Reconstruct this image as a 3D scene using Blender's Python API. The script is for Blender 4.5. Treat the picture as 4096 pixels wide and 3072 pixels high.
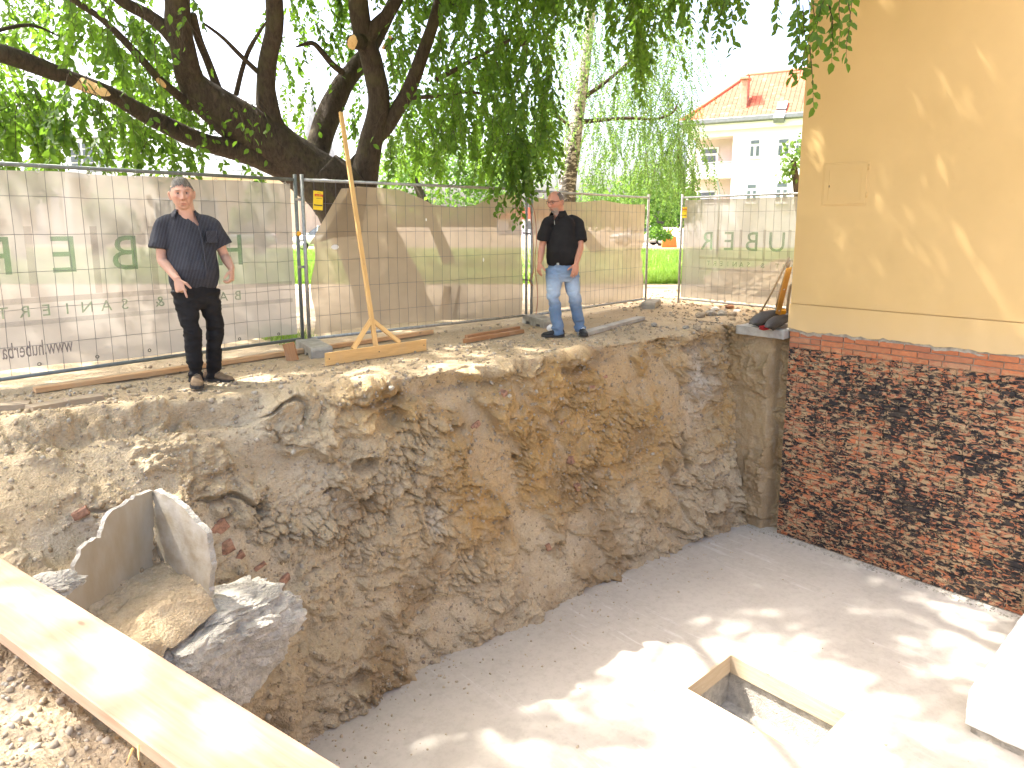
import bpy, bmesh, math, random
import numpy as np
from mathutils import Vector, Matrix, Euler, noise as mnoise
from mathutils.bvhtree import BVHTree

for _o in list(bpy.data.objects):
    bpy.data.objects.remove(_o, do_unlink=True)
scene = bpy.context.scene
COL = scene.collection
random.seed(7); RNG = np.random.default_rng(11)

# ------------------------------------------------------------------ camera
# World axes: X runs along the site fence (away to the right), Y runs along the yellow
# house wall (away to the left), origin at the foot of the house corner, z = 0 is grade.
F_PX, PITCH, PCY = 700.0, math.radians(9.5), 343.0
CAM = (-9.07, -4.47, 1.42)
YAW = math.radians(-42.0)
cd = bpy.data.cameras.new('camera'); cam = bpy.data.objects.new('camera', cd); COL.objects.link(cam)
cam.location = CAM; cam.rotation_euler = (math.pi/2-PITCH, 0, YAW)
cd.sensor_fit = 'HORIZONTAL'; cd.sensor_width = 36.0; cd.lens = F_PX/1024*36
cd.shift_y = -(384-PCY)/1024; cd.clip_start = 0.05; cd.clip_end = 2000
scene.camera = cam

# ------------------------------------------------------------------ sky, sun, exposure
SUN_L = Vector((0.35, -0.52, -1.0)).normalized()
w_ = bpy.data.worlds.new('World'); scene.world = w_; w_.use_nodes = True
wn = w_.node_tree; wn.nodes.clear()
sky = wn.nodes.new('ShaderNodeTexSky'); sky.sky_type = 'NISHITA'; sky.sun_disc = False
sky.sun_elevation = math.asin(-SUN_L.z); sky.sun_rotation = math.atan2(-SUN_L.x, -SUN_L.y) % (2*math.pi)
sky.air_density = 0.75; sky.dust_density = 8.0; sky.ozone_density = 0.0; sky.altitude = 200
bg = wn.nodes.new('ShaderNodeBackground'); bg.inputs['Strength'].default_value = 0.15
wo = wn.nodes.new('ShaderNodeOutputWorld')
wn.links.new(sky.outputs[0], bg.inputs[0]); wn.links.new(bg.outputs[0], wo.inputs[0])
sd = bpy.data.lights.new('sun', 'SUN'); sun = bpy.data.objects.new('sun', sd); COL.objects.link(sun)
sd.energy = 2.9; sd.angle = math.radians(0.8); sd.color = (1.0, 0.95, 0.87)
sun.rotation_euler = SUN_L.to_track_quat('-Z', 'Y').to_euler(); sun.location = (-14, 21, 40)
scene.view_settings.view_transform = 'Standard'; scene.view_settings.look = 'None'
scene.view_settings.exposure = 2.68; scene.view_settings.gamma = 1.0
scene.view_settings.use_curve_mapping = False
scene.render.engine = 'CYCLES'

# ------------------------------------------------------------------ placing helpers
_fw = np.array([-math.sin(YAW), math.cos(YAW)]); _rt = np.array([math.cos(YAW), math.sin(YAW)])
CAMV = np.array(CAM)
def ray(px, py):
    x = (px-512)/F_PX; y = -(py-PCY)/F_PX
    f = math.cos(PITCH)+y*math.sin(PITCH); u = -math.sin(PITCH)+y*math.cos(PITCH)
    h = _rt*x+_fw*f
    return np.array([h[0], h[1], u])
def atz(px, py, z=0.0):
    d = ray(px, py); return CAMV+d*((z-CAM[2])/d[2])
def aty(px, py, depth):                       # at a distance in front of the camera
    d = ray(px, py); return CAMV+d*(depth/(d[:2]@_fw))
def onX(px, py, X):
    d = ray(px, py); return CAMV+d*((X-CAM[0])/d[0])
def onY(px, py, Y):
    d = ray(px, py); return CAMV+d*((Y-CAM[1])/d[1])
def cw(x, y, z):                              # camera-levelled metres (right, forward, up) to world
    p = CAMV[:2]+_rt*x+_fw*y; return np.array([p[0], p[1], z])
def project(P):
    P = np.atleast_2d(np.asarray(P, float)); v = P-CAMV
    r = v[:, :2]@_rt; f0 = v[:, :2]@_fw
    fw = f0*math.cos(PITCH)-v[:, 2]*math.sin(PITCH); up = f0*math.sin(PITCH)+v[:, 2]*math.cos(PITCH)
    fs = np.where(np.abs(fw) < 1e-4, 1e-4, fw)
    return 512+F_PX*r/fs, PCY-F_PX*up/fs, fw

# ------------------------------------------------------------------ numpy noise
def _h(ix, iy, iz, s):
    n = (ix.astype(np.int64)*374761393+iy.astype(np.int64)*668265263+iz.astype(np.int64)*2147483647+s*1274126177) & 0xffffffff
    n = ((n ^ (n >> 13))*1274126177) & 0xffffffff
    n = ((n ^ (n >> 16))*2246822519) & 0xffffffff
    return ((n ^ (n >> 15)) & 0xffffff)/float(0xffffff)
def vnoise(P, freq, seed=0):
    Q = P*freq; I = np.floor(Q); f = Q-I; f = f*f*f*(f*(f*6-15)+10); I = I.astype(np.int64)
    x, y, z = I[:, 0], I[:, 1], I[:, 2]; fx, fy, fz = f[:, 0], f[:, 1], f[:, 2]
    r = 0
    for dx in (0, 1):
        for dy in (0, 1):
            for dz in (0, 1):
                r = r+_h(x+dx, y+dy, z+dz, seed)*(fx if dx else 1-fx)*(fy if dy else 1-fy)*(fz if dz else 1-fz)
    return r*2-1
def fbm(P, freq, octv=4, seed=0, gain=0.5):
    a, s, t = 1.0, 0, 0
    for i in range(octv):
        s = s+a*vnoise(P+i*3.17, freq*2**i, seed+i); t += a; a *= gain
    return s/t
def worley(P, freq, seed=0):
    Q = P*freq; I = np.floor(Q).astype(np.int64)
    best = np.full(len(P), 9.0); second = np.full(len(P), 9.0); cid = np.zeros(len(P))
    for dx in (-1, 0, 1):
        for dy in (-1, 0, 1):
            for dz in (-1, 0, 1):
                c = I+np.array([dx, dy, dz])
                jx = _h(c[:, 0], c[:, 1], c[:, 2], seed); jy = _h(c[:, 0], c[:, 1], c[:, 2], seed+91); jz = _h(c[:, 0], c[:, 1], c[:, 2], seed+173)
                d = np.sqrt((c[:, 0]+jx-Q[:, 0])**2+(c[:, 1]+jy-Q[:, 1])**2+(c[:, 2]+jz-Q[:, 2])**2)
                nb = d < best
                second = np.where(nb, best, np.minimum(second, d)); cid = np.where(nb, jx, cid); best = np.where(nb, d, best)
    return best, second, cid
def sstep(a, b, x):
    t = np.clip((x-a)/(b-a), 0, 1); return t*t*(3-2*t)

# ------------------------------------------------------------------ object helpers
def link(name, me, m=None, parent=None, smooth=False):
    o = bpy.data.objects.new(name, me); COL.objects.link(o)
    if m is not None:
        ms = m if isinstance(m, (list, tuple)) else [m]
        if len(me.materials) == 0:
            for q in ms: me.materials.append(q)
    if smooth and len(me.polygons):
        me.polygons.foreach_set('use_smooth', np.ones(len(me.polygons), bool))
    if parent is not None: o.parent = parent
    return o
def pydata(name, v, f, m=None, parent=None, smooth=False):
    me = bpy.data.meshes.new(name); me.from_pydata([tuple(map(float, p)) for p in v], [], [tuple(map(int, q)) for q in f]); me.update()
    return link(name, me, m, parent, smooth)
def fastmesh(name, V, Fc, m=None, parent=None, smooth=False, col=None, k=None):
    V = np.asarray(V, np.float32); Fc = np.asarray(Fc, np.int32); k = Fc.shape[1]
    me = bpy.data.meshes.new(name); me.vertices.add(len(V)); me.vertices.foreach_set('co', V.ravel())
    me.loops.add(Fc.size); me.loops.foreach_set('vertex_index', Fc.ravel())
    me.polygons.add(len(Fc)); me.polygons.foreach_set('loop_start', np.arange(0, Fc.size, k, dtype=np.int32))
    me.polygons.foreach_set('loop_total', np.full(len(Fc), k, np.int32))
    me.update(calc_edges=True)
    if col is not None:
        a = me.color_attributes.new('tint', 'FLOAT_COLOR', 'POINT')
        c = np.ones((len(V), 4), np.float32); c[:, :3] = col; a.data.foreach_set('color', c.ravel())
    return link(name, me, m, parent, smooth)
def gridfaces(nu, nv):
    i = np.arange(nu-1)[:, None]*nv+np.arange(nv-1)[None, :]; i = i.ravel()
    return np.stack([i, i+nv, i+nv+1, i+1], 1)
def tag(o, label=None, cat=None, group=None, kind=None):
    if label: o['label'] = label
    if cat: o['category'] = cat
    if group: o['group'] = group
    if kind: o['kind'] = kind
    return o
def thing(name, label, cat, loc=(0, 0, 0), rotz=0.0, group=None):
    o = bpy.data.objects.new(name, None); COL.objects.link(o); o.empty_display_size = 0.1
    o.location = loc; o.rotation_euler = (0, 0, rotz)
    return tag(o, label, cat, group)
def box_me(sx, sy, sz, bev=0.0, seg=1, rough=0.0):
    bm = bmesh.new(); bmesh.ops.create_cube(bm, size=1.0)
    for v in bm.verts: v.co = Vector((v.co.x*sx, v.co.y*sy, v.co.z*sz))
    if bev > 0: bmesh.ops.bevel(bm, geom=list(bm.edges), offset=bev, segments=seg, affect='EDGES', profile=0.5)
    if rough:
        for v in bm.verts: v.co += Vector((random.uniform(-1, 1), random.uniform(-1, 1), random.uniform(-1, 1)))*rough
    me = bpy.data.meshes.new('box'); bm.to_mesh(me); bm.free(); return me
def box(name, size, loc, m, parent=None, rot=(0, 0, 0), bev=0.003, rough=0.0):
    o = link(name, box_me(*size, bev=bev, rough=rough), m, parent); o.location = loc; o.rotation_euler = rot; return o
def abox(name, x0, x1, y0, y1, z0, z1, m, parent=None, bev=0.003):
    return box(name, (x1-x0, y1-y0, z1-z0), ((x0+x1)/2, (y0+y1)/2, (z0+z1)/2), m, parent, bev=bev)
def beam(name, p0, p1, wid, hgt, m, parent=None, up=(0, 0, 1), bev=0.003):
    """board from p0 to p1; hgt measured along 'up', wid sideways"""
    p0 = Vector(p0); p1 = Vector(p1); d = p1-p0; L = d.length; x = d/L; u = Vector(up); y = u.cross(x).normalized(); z = x.cross(y)
    o = link(name, box_me(L, wid, hgt, bev), m, parent)
    M = Matrix((x, y, z)).transposed().to_4x4(); M.translation = (p0+p1)/2
    o.matrix_local = M; return o
def tube_data(pts, rad, seg=10, cap=True, squash=None):
    pts = [Vector(p) for p in pts]; n = len(pts); V = []; Fc = []
    if not hasattr(rad, '__len__'): rad = [rad]*n
    t = [(pts[min(i+1, n-1)]-pts[max(i-1, 0)]).normalized() for i in range(n)]
    ref = Vector((0, 0, 1)) if abs(t[0].z) < 0.9 else Vector((1, 0, 0))
    a = t[0].cross(ref).normalized()
    for i in range(n):
        a = (a-t[i]*a.dot(t[i])).normalized(); b = t[i].cross(a)
        for k in range(seg):
            th = 2*math.pi*k/seg; V.append(pts[i]+(a*math.cos(th)+b*math.sin(th))*rad[i])
    for i in range(n-1):
        for k in range(seg):
            k2 = (k+1) % seg; Fc.append((i*seg+k, i*seg+k2, (i+1)*seg+k2, (i+1)*seg+k))
    if cap:
        Fc.append(tuple(range(seg-1, -1, -1))); Fc.append(tuple((n-1)*seg+k for k in range(seg)))
    return V, Fc
def tube(name, pts, rad, m, parent=None, seg=8, smooth=True):
    V, Fc = tube_data(pts, rad, seg); return pydata(name, V, Fc, m, parent, smooth)
def smooth_path(pts, rad, sub=6):
    """Catmull-Rom through pts with radii"""
    P = [np.array(p, float) for p in pts]; n = len(P); out = []; ro = []
    for i in range(n-1):
        p0, p1, p2, p3 = P[max(i-1, 0)], P[i], P[i+1], P[min(i+2, n-1)]
        for k in range(sub):
            t = k/sub
            out.append(0.5*((2*p1)+(-p0+p2)*t+(2*p0-5*p1+4*p2-p3)*t*t+(-p0+3*p1-3*p2+p3)*t**3)); ro.append(rad[i]*(1-t)+rad[i+1]*t)
    out.append(P[-1]); ro.append(rad[-1]); return out, ro
class MB:
    """collects several shapes that belong to ONE part"""
    def __init__(s): s.V = []; s.F = []
    def add(s, V, Fc):
        o = len(s.V); s.V += [tuple(v) for v in V]; s.F += [tuple(i+o for i in f) for f in Fc]
    def tube(s, pts, r, seg=6): s.add(*tube_data(pts, r, seg))
    def box(s, x0, x1, y0, y1, z0, z1):
        V = [(x, y, z) for x in (x0, x1) for y in (y0, y1) for z in (z0, z1)]
        s.add(V, [(0, 1, 3, 2), (4, 6, 7, 5), (0, 4, 5, 1), (2, 3, 7, 6), (0, 2, 6, 4), (1, 5, 7, 3)])
    def build(s, name, m, parent=None, smooth=False): return pydata(name, s.V, s.F, m, parent, smooth)
def prism(name, poly, y0, y1, m, parent=None, bev=0.0):
    """poly in x,z extruded along y"""
    n = len(poly); bm = bmesh.new()
    a = [bm.verts.new((p[0], y0, p[1])) for p in poly]; b = [bm.verts.new((p[0], y1, p[1])) for p in poly]
    bm.faces.new(a); bm.faces.new(b[::-1])
    for i in range(n): bm.faces.new((a[i], b[i], b[(i+1) % n], a[(i+1) % n]))
    bmesh.ops.recalc_face_normals(bm, faces=bm.faces)
    if bev: bmesh.ops.bevel(bm, geom=list(bm.edges), offset=bev, segments=1, affect='EDGES')
    me = bpy.data.meshes.new(name); bm.to_mesh(me); bm.free(); return link(name, me, m, parent)
def text_part(name, s, m, parent, size, M):
    c = bpy.data.curves.new(name, 'FONT'); c.body = s; c.size = size; c.align_x = 'CENTER'; c.align_y = 'CENTER'; c.resolution_u = 3; c.extrude = 0.0006
    t = bpy.data.objects.new(name, c); COL.objects.link(t)
    dg = bpy.context.evaluated_depsgraph_get(); me = bpy.data.meshes.new_from_object(t.evaluated_get(dg))
    bpy.data.objects.remove(t, do_unlink=True); bpy.data.curves.remove(c)
    o = link(name, me, m, parent); o.matrix_local = M; return o
def copy_tree(o, parent=None):
    c = o.copy(); COL.objects.link(c); c.parent = parent
    for ch in list(o.children): copy_tree(ch, c)
    return c

# ------------------------------------------------------------------ material helpers
def nd(nt, typ, ins=None, **at):
    n = nt.nodes.new('ShaderNode'+typ)
    for k, v in at.items(): setattr(n, k, v)
    for k, v in (ins or {}).items():
        s = n.inputs[k]
        if isinstance(v, bpy.types.NodeSocket): nt.links.new(v, s)
        elif isinstance(v, tuple) and len(v) == 3 and s.type == 'RGBA': s.default_value = (*v, 1)
        else: s.default_value = v
    return n
def newmat(name):
    m = bpy.data.materials.new(name); m.use_nodes = True; nt = m.node_tree; nt.nodes.clear()
    return m, nt, nt.nodes.new('ShaderNodeOutputMaterial')
def mixc(nt, f, a, b, bt='MIX'):
    n = nt.nodes.new('ShaderNodeMix'); n.data_type = 'RGBA'; n.blend_type = bt
    for idx, v in ((0, f), (6, a), (7, b)):
        s = n.inputs[idx]
        if isinstance(v, bpy.types.NodeSocket): nt.links.new(v, s)
        elif isinstance(v, tuple): s.default_value = (*v, 1) if len(v) == 3 else v
        else: s.default_value = v
    return n.outputs[2]
def ramp(nt, v, stops, interp='LINEAR'):
    n = nt.nodes.new('ShaderNodeValToRGB'); nt.links.new(v, n.inputs[0]); n.color_ramp.interpolation = interp
    e = n.color_ramp.elements
    while len(e) < len(stops): e.new(0.5)
    for i, (p, c) in enumerate(stops):
        e[i].position = p; e[i].color = (c, c, c, 1) if not isinstance(c, tuple) else (*c, 1)
    return n.outputs[0]
def coords(nt, scale=(1, 1, 1), obj=False):
    s = nd(nt, 'TexCoord').outputs['Object'] if obj else nd(nt, 'NewGeometry').outputs['Position']
    mp = nd(nt, 'Mapping', {'Vector': s, 'Scale': scale}); return mp.outputs[0]
def noise_n(nt, vec, sc, det=4, rough=0.55, dist=0.0):
    return nd(nt, 'TexNoise', {'Vector': vec, 'Scale': sc, 'Detail': det, 'Roughness': rough, 'Distortion': dist}).outputs[0]
def bump_n(nt, h, st=0.3, d=0.01): return nd(nt, 'Bump', {'Height': h, 'Strength': st, 'Distance': d}).outputs[0]
def simple(name, c, rough=0.6, var=0.12, vs=6.0, bump=0.0, bs=60.0, bd=0.004, metal=0.0, spec=0.4, obj=False, c2=None, scale=(1, 1, 1)):
    """one base colour with mottling, optional second colour and fine relief"""
    m, nt, out = newmat(name); v = coords(nt, scale, obj)
    n1 = noise_n(nt, v, vs, 5, 0.6)
    c2 = c2 or tuple(x*(1-2*var) for x in c)
    col = mixc(nt, ramp(nt, n1, [(0.35, 0.0), (0.65, 1.0)]), tuple(min(1, x*(1+var*0.6)) for x in c), c2)
    ins = {'Base Color': col, 'Roughness': rough, 'Metallic': metal, 'Specular IOR Level': spec}
    if bump: ins['Normal'] = bump_n(nt, noise_n(nt, v, bs, 4, 0.6), bump, bd)
    b = nd(nt, 'BsdfPrincipled', ins); nt.links.new(b.outputs[0], out.inputs[0]); return m
# ------------------------------------------------------------------ materials
def soil_mat(name, attr=True, base=(0.36, 0.28, 0.185)):
    m, nt, out = newmat(name); v = coords(nt)
    c = nd(nt, 'VertexColor', layer_name='tint').outputs[0] if attr else mixc(nt, ramp(nt, noise_n(nt, v, 0.7, 4), [(0.3, 0.0), (0.7, 1.0)]), base, tuple(x*0.8 for x in base))
    n2 = noise_n(nt, v, 38, 6, 0.65); n3 = noise_n(nt, v, 9, 4, 0.6)
    c = mixc(nt, ramp(nt, n2, [(0.3, 0.35), (0.6, 0.0)]), c, (0.20, 0.14, 0.08))
    c = mixc(nt, ramp(nt, n3, [(0.5, 0.0), (0.75, 0.45)]), c, (0.46, 0.40, 0.31))
    vo = nd(nt, 'TexVoronoi', {'Vector': v, 'Scale': 55.0}).outputs[0]
    h = nd(nt, 'Math', {0: noise_n(nt, v, 120, 5, 0.7), 1: vo}, operation='ADD').outputs[0]
    b = nd(nt, 'BsdfPrincipled', {'Base Color': c, 'Roughness': 0.95, 'Specular IOR Level': 0.15, 'Normal': bump_n(nt, h, 0.8, 0.014)})
    nt.links.new(b.outputs[0], out.inputs[0]); return m
M_SOIL = soil_mat('soil'); M_FAR = soil_mat('packed_gravel_soil', False, (0.40, 0.33, 0.25))
def pebble_mat():
    m, nt, out = newmat('pebble'); r = nd(nt, 'NewGeometry').outputs['Random Per Island']
    c = ramp(nt, r, [(0.0, (0.30, 0.23, 0.14)), (0.35, (0.42, 0.34, 0.23)), (0.6, (0.34, 0.28, 0.2)), (0.85, (0.48, 0.43, 0.34)), (1.0, (0.24, 0.19, 0.14))])
    n = noise_n(nt, coords(nt), 90, 4)
    c = mixc(nt, ramp(nt, n, [(0.35, 0.4), (0.65, 0.0)]), c, (0.16, 0.12, 0.08))
    b = nd(nt, 'BsdfPrincipled', {'Base Color': c, 'Roughness': 0.92, 'Specular IOR Level': 0.2, 'Normal': bump_n(nt, n, 0.4, 0.005)})
    nt.links.new(b.outputs[0], out.inputs[0]); return m
M_PEB = pebble_mat()
def floor_mat():
    m, nt, out = newmat('fresh_concrete'); v = coords(nt)
    n1 = noise_n(nt, v, 0.9, 5, 0.6); n2 = noise_n(nt, v, 14, 6, 0.7)
    c = mixc(nt, ramp(nt, n1, [(0.3, 0.0), (0.7, 1.0)]), (0.51, 0.47, 0.415), (0.44, 0.40, 0.345))
    sw = coords(nt, (9, 0.8, 1)); sw2 = coords(nt, (0.7, 8, 1))
    s1 = ramp(nt, noise_n(nt, sw, 2.2, 4, 0.6, 0.4), [(0.56, 0.0), (0.68, 0.6)])
    s2 = ramp(nt, noise_n(nt, v, 0.55, 3, 0.5), [(0.52, 0.0), (0.6, 1.0)])
    st = nd(nt, 'Math', {0: s1, 1: s2}, operation='MULTIPLY').outputs[0]
    c = mixc(nt, st, c, (0.62, 0.60, 0.57))
    c = mixc(nt, ramp(nt, n2, [(0.3, 0.35), (0.55, 0.0)]), c, (0.30, 0.265, 0.22))
    sp = nd(nt, 'TexVoronoi', {'Vector': v, 'Scale': 34.0}).outputs[0]
    c = mixc(nt, ramp(nt, sp, [(0.05, 0.5), (0.09, 0.0)]), c, (0.2, 0.17, 0.13))
    b = nd(nt, 'BsdfPrincipled', {'Base Color': c, 'Roughness': 0.85, 'Specular IOR Level': 0.25, 'Normal': bump_n(nt, noise_n(nt, v, 45, 6, 0.7), 0.25, 0.006)})
    nt.links.new(b.outputs[0], out.inputs[0]); return m
M_FLOOR = floor_mat()
M_CONC = simple('broken_concrete', (0.54, 0.505, 0.44), 0.95, 0.14, 14, 1.0, 55, 0.03)
M_CSLAB = simple('cast_concrete', (0.36, 0.32, 0.25), 0.8, 0.1, 4, 0.3, 30, 0.005, c2=(0.30, 0.24, 0.15), scale=(1, 1, 0.35))
M_CSLABB = simple('dusty_cast_concrete', (0.43, 0.395, 0.33), 0.85, 0.16, 6, 0.5, 26, 0.008, c2=(0.34, 0.285, 0.20))
M_CSLABG = simple('grey_cast_concrete', (0.40, 0.375, 0.33), 0.8, 0.15, 5, 0.4, 30, 0.006)
M_FOOT = simple('foot_concrete', (0.36, 0.335, 0.28), 0.9, 0.15, 8, 0.5, 50, 0.006)
M_CRUMB = simple('dry_crumb', (0.48, 0.40, 0.29), 0.95, 0.15, 30)
M_WHITE = simple('white_lime', (0.82, 0.82, 0.80), 0.8, 0.03, 5, 0.2, 40, 0.004)
def plaster_mat():
    m, nt, out = newmat('yellow_plaster'); v = coords(nt)
    c = mixc(nt, ramp(nt, noise_n(nt, v, 0.8, 4), [(0.3, 0.0), (0.7, 1.0)]), (0.64, 0.445, 0.20), (0.59, 0.405, 0.175))
    z = nd(nt, 'SeparateXYZ', {0: nd(nt, 'NewGeometry').outputs['Position']}).outputs[2]
    zn = nd(nt, 'Math', {0: z, 1: nd(nt, 'Math', {0: noise_n(nt, v, 2.5, 4), 1: 0.5}, operation='MULTIPLY').outputs[0]}, operation='ADD').outputs[0]
    c = mixc(nt, ramp(nt, zn, [(0.3, 0.35), (0.75, 0.0)]), c, (0.58, 0.45, 0.28))
    c = mixc(nt, ramp(nt, noise_n(nt, v, 7, 6, 0.7), [(0.62, 0.0), (0.78, 0.3)]), c, (0.52, 0.33, 0.12))
    b = nd(nt, 'BsdfPrincipled', {'Base Color': c, 'Roughness': 0.9, 'Specular IOR Level': 0.2, 'Normal': bump_n(nt, noise_n(nt, v, 130, 3, 0.6), 0.18, 0.004)})
    nt.links.new(b.outputs[0], out.inputs[0]); return m
M_PLAST = plaster_mat()
M_MORT0 = simple('old_mortar', (0.40, 0.36, 0.29), 0.95, 0.2, 14, 0.8, 60, 0.01)
def coated(name, brick):
    """clay brick or mortar under flaking bitumen and tan render smears (one continuous coat in wall coordinates)"""
    m, nt, out = newmat(name); p = nd(nt, 'NewGeometry').outputs['Position']; v = coords(nt)
    vh = coords(nt, (1, 1.0, 2.1)); z = nd(nt, 'SeparateXYZ', {0: p}).outputs[2]
    if brick:
        r = nd(nt, 'ObjectInfo').outputs['Random']
        r2 = nd(nt, 'NewGeometry').outputs['Random Per Island']
        rr = nd(nt, 'Math', {0: nd(nt, 'Math', {0: r, 1: r2}, operation='ADD').outputs[0], 1: 1.0}, operation='MODULO').outputs[0]
        c = ramp(nt, rr, [(0.0, (0.44, 0.14, 0.06)), (0.4, (0.52, 0.19, 0.085)), (0.7, (0.38, 0.14, 0.075)), (1.0, (0.48, 0.22, 0.12))])
        c = mixc(nt, ramp(nt, noise_n(nt, v, 24, 5, 0.7), [(0.4, 0.0), (0.7, 0.55)]), c, (0.24, 0.115, 0.07))
    else:
        c = mixc(nt, ramp(nt, noise_n(nt, v, 10, 4), [(0.35, 0.0), (0.65, 1.0)]), (0.36, 0.31, 0.24), (0.25, 0.2, 0.145))
    low = ramp(nt, z_map(nt, z), [(0.0, 0.45), (0.03, 0.9), (0.1, 1.0), (0.87, 1.0), (0.92, 0.2), (0.955, 0.0)])
    tan = ramp(nt, noise_n(nt, vh, 8.5, 5, 0.62, 0.6), [(0.49, 0.0), (0.52, 0.9)])
    tan = nd(nt, 'Math', {0: tan, 1: low}, operation='MULTIPLY').outputs[0]
    c = mixc(nt, tan, c, mixc(nt, noise_n(nt, v, 30, 4), (0.30, 0.215, 0.115), (0.46, 0.35, 0.215)))
    big = noise_n(nt, coords(nt, (1, 1, 1.2)), 1.5, 3, 0.5)
    fine = noise_n(nt, vh, 11, 7, 0.70, 1.1)
    s = nd(nt, 'Math', {0: nd(nt, 'Math', {0: big, 1: 0.30}, operation='MULTIPLY').outputs[0], 1: fine}, operation='ADD').outputs[0]
    thr = ramp(nt, s, [(0.640, 0.0), (0.662, 1.0)])
    thr = nd(nt, 'Math', {0: thr, 1: low}, operation='MULTIPLY').outputs[0]
    thr = ramp(nt, thr, [(0.45, 0.0), (0.55, 1.0)])
    c = mixc(nt, thr, c, mixc(nt, noise_n(nt, v, 20, 4), (0.012, 0.011, 0.011), (0.05, 0.045, 0.045)))
    dirt = ramp(nt, noise_n(nt, v, 5, 5, 0.65), [(0.5, 0.0), (0.8, 0.35)])
    c = mixc(nt, dirt, c, (0.20, 0.15, 0.10))
    hh = nd(nt, 'Math', {0: nd(nt, 'Math', {0: tan, 1: thr}, operation='ADD').outputs[0], 1: noise_n(nt, v, 70, 5, 0.7)}, operation='ADD').outputs[0]
    b = nd(nt, 'BsdfPrincipled', {'Base Color': c, 'Roughness': 0.85, 'Specular IOR Level': 0.2, 'Normal': bump_n(nt, hh, 0.6, 0.006)})
    nt.links.new(b.outputs[0], out.inputs[0]); return m
def z_map(nt, z):
    return nd(nt, 'MapRange', {0: z, 1: -2.9, 2: 0.1, 3: 0.0, 4: 1.0}).outputs[0]
M_BRICK = coated('clay_brick', True); M_MORT = coated('mortar_bed', False)
M_FRAG = simple('brick_red', (0.36, 0.20, 0.13), 0.9, 0.25, 25, 0.5, 60, 0.006)
def wood_mat(name, c1, c2, sc=1.0, dusty=0.0, knots=True):
    m, nt, out = newmat(name); v = coords(nt, (0.9*sc, 14*sc, 14*sc), True); vo = coords(nt, (1, 1, 1), True)
    g = noise_n(nt, v, 2.2, 6, 0.65, 1.2)
    c = mixc(nt, ramp(nt, g, [(0.32, 0.0), (0.68, 1.0)]), c1, c2)
    if knots:
        k = nd(nt, 'TexVoronoi', {'Vector': coords(nt, (2.2, 6, 6), True), 'Scale': 1.6}).outputs[0]
        c = mixc(nt, ramp(nt, k, [(0.05, 0.8), (0.10, 0.0)]), c, tuple(x*0.4 for x in c2))
    c = mixc(nt, ramp(nt, noise_n(nt, vo, 5, 4), [(0.5, 0.0), (0.8, 0.25+dusty)]), c, (0.45, 0.36, 0.25))
    b = nd(nt, 'BsdfPrincipled', {'Base Color': c, 'Roughness': 0.72, 'Specular IOR Level': 0.3, 'Normal': bump_n(nt, g, 0.25, 0.003)})
    nt.links.new(b.outputs[0], out.inputs[0]); return m
M_FORM = wood_mat('formwork_board', (0.60, 0.50, 0.36), (0.48, 0.375, 0.24))
M_PINE = wood_mat('fresh_pine', (0.72, 0.47, 0.20), (0.56, 0.33, 0.12))
M_PLANK = wood_mat('scaffold_plank', (0.52, 0.36, 0.245), (0.40, 0.255, 0.16), 0.8, 0.35)
M_BATTEN = wood_mat('brown_batten', (0.42, 0.22, 0.10), (0.30, 0.15, 0.07), 1.0, 0.1)
M_LBATTEN = wood_mat('pale_batten', (0.60, 0.38, 0.20), (0.46, 0.26, 0.12), 1.0, 0.15)
M_OLDWOOD = wood_mat('weathered_board', (0.36, 0.29, 0.20), (0.26, 0.20, 0.14), 1.0, 0.6, False)
M_HANDLE = wood_mat('tool_handle', (0.46, 0.36, 0.24), (0.34, 0.25, 0.15), 1.2, 0.2, False)
M_CUT = wood_mat('raw_cut_wood', (0.74, 0.50, 0.24), (0.58, 0.34, 0.13), 1.5, 0.0, False)
M_STEEL = simple('galvanised_steel', (0.40, 0.41, 0.40), 0.5, 0.15, 20, 0.0, metal=0.6)
M_RAIL = simple('green_grey_rail', (0.17, 0.19, 0.18), 0.5, 0.12, 10, 0.0, metal=0.2)
M_WIRE = simple('fence_wire', (0.13, 0.125, 0.14), 0.55, 0.1, 10, 0.0, metal=0.3)
M_TOOL = simple('worn_tool_steel', (0.035, 0.030, 0.025), 0.5, 0.3, 40, 0.15, 90, 0.002, metal=0.4)
M_REDBR = simple('red_bristle', (0.45, 0.03, 0.03), 0.7, 0.15, 60, 0.6, 200, 0.004)
M_YPL = simple('yellow_plastic', (0.80, 0.40, 0.02), 0.45, 0.05)
M_YSIGN = simple('yellow_sign', (0.80, 0.58, 0.02), 0.45, 0.03)
M_RED = simple('red_print', (0.55, 0.06, 0.03), 0.5, 0.03); M_INK = simple('black_print', (0.05, 0.045, 0.03), 0.5, 0.03)
M_LEVEL = simple('orange_level_paint', (0.72, 0.36, 0.07), 0.5, 0.08, 12)
M_CORD = simple('red_cord', (0.38, 0.12, 0.07), 0.8, 0.1)
M_BLACK = simple('black_plastic', (0.02, 0.02, 0.02), 0.45, 0.05)
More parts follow.
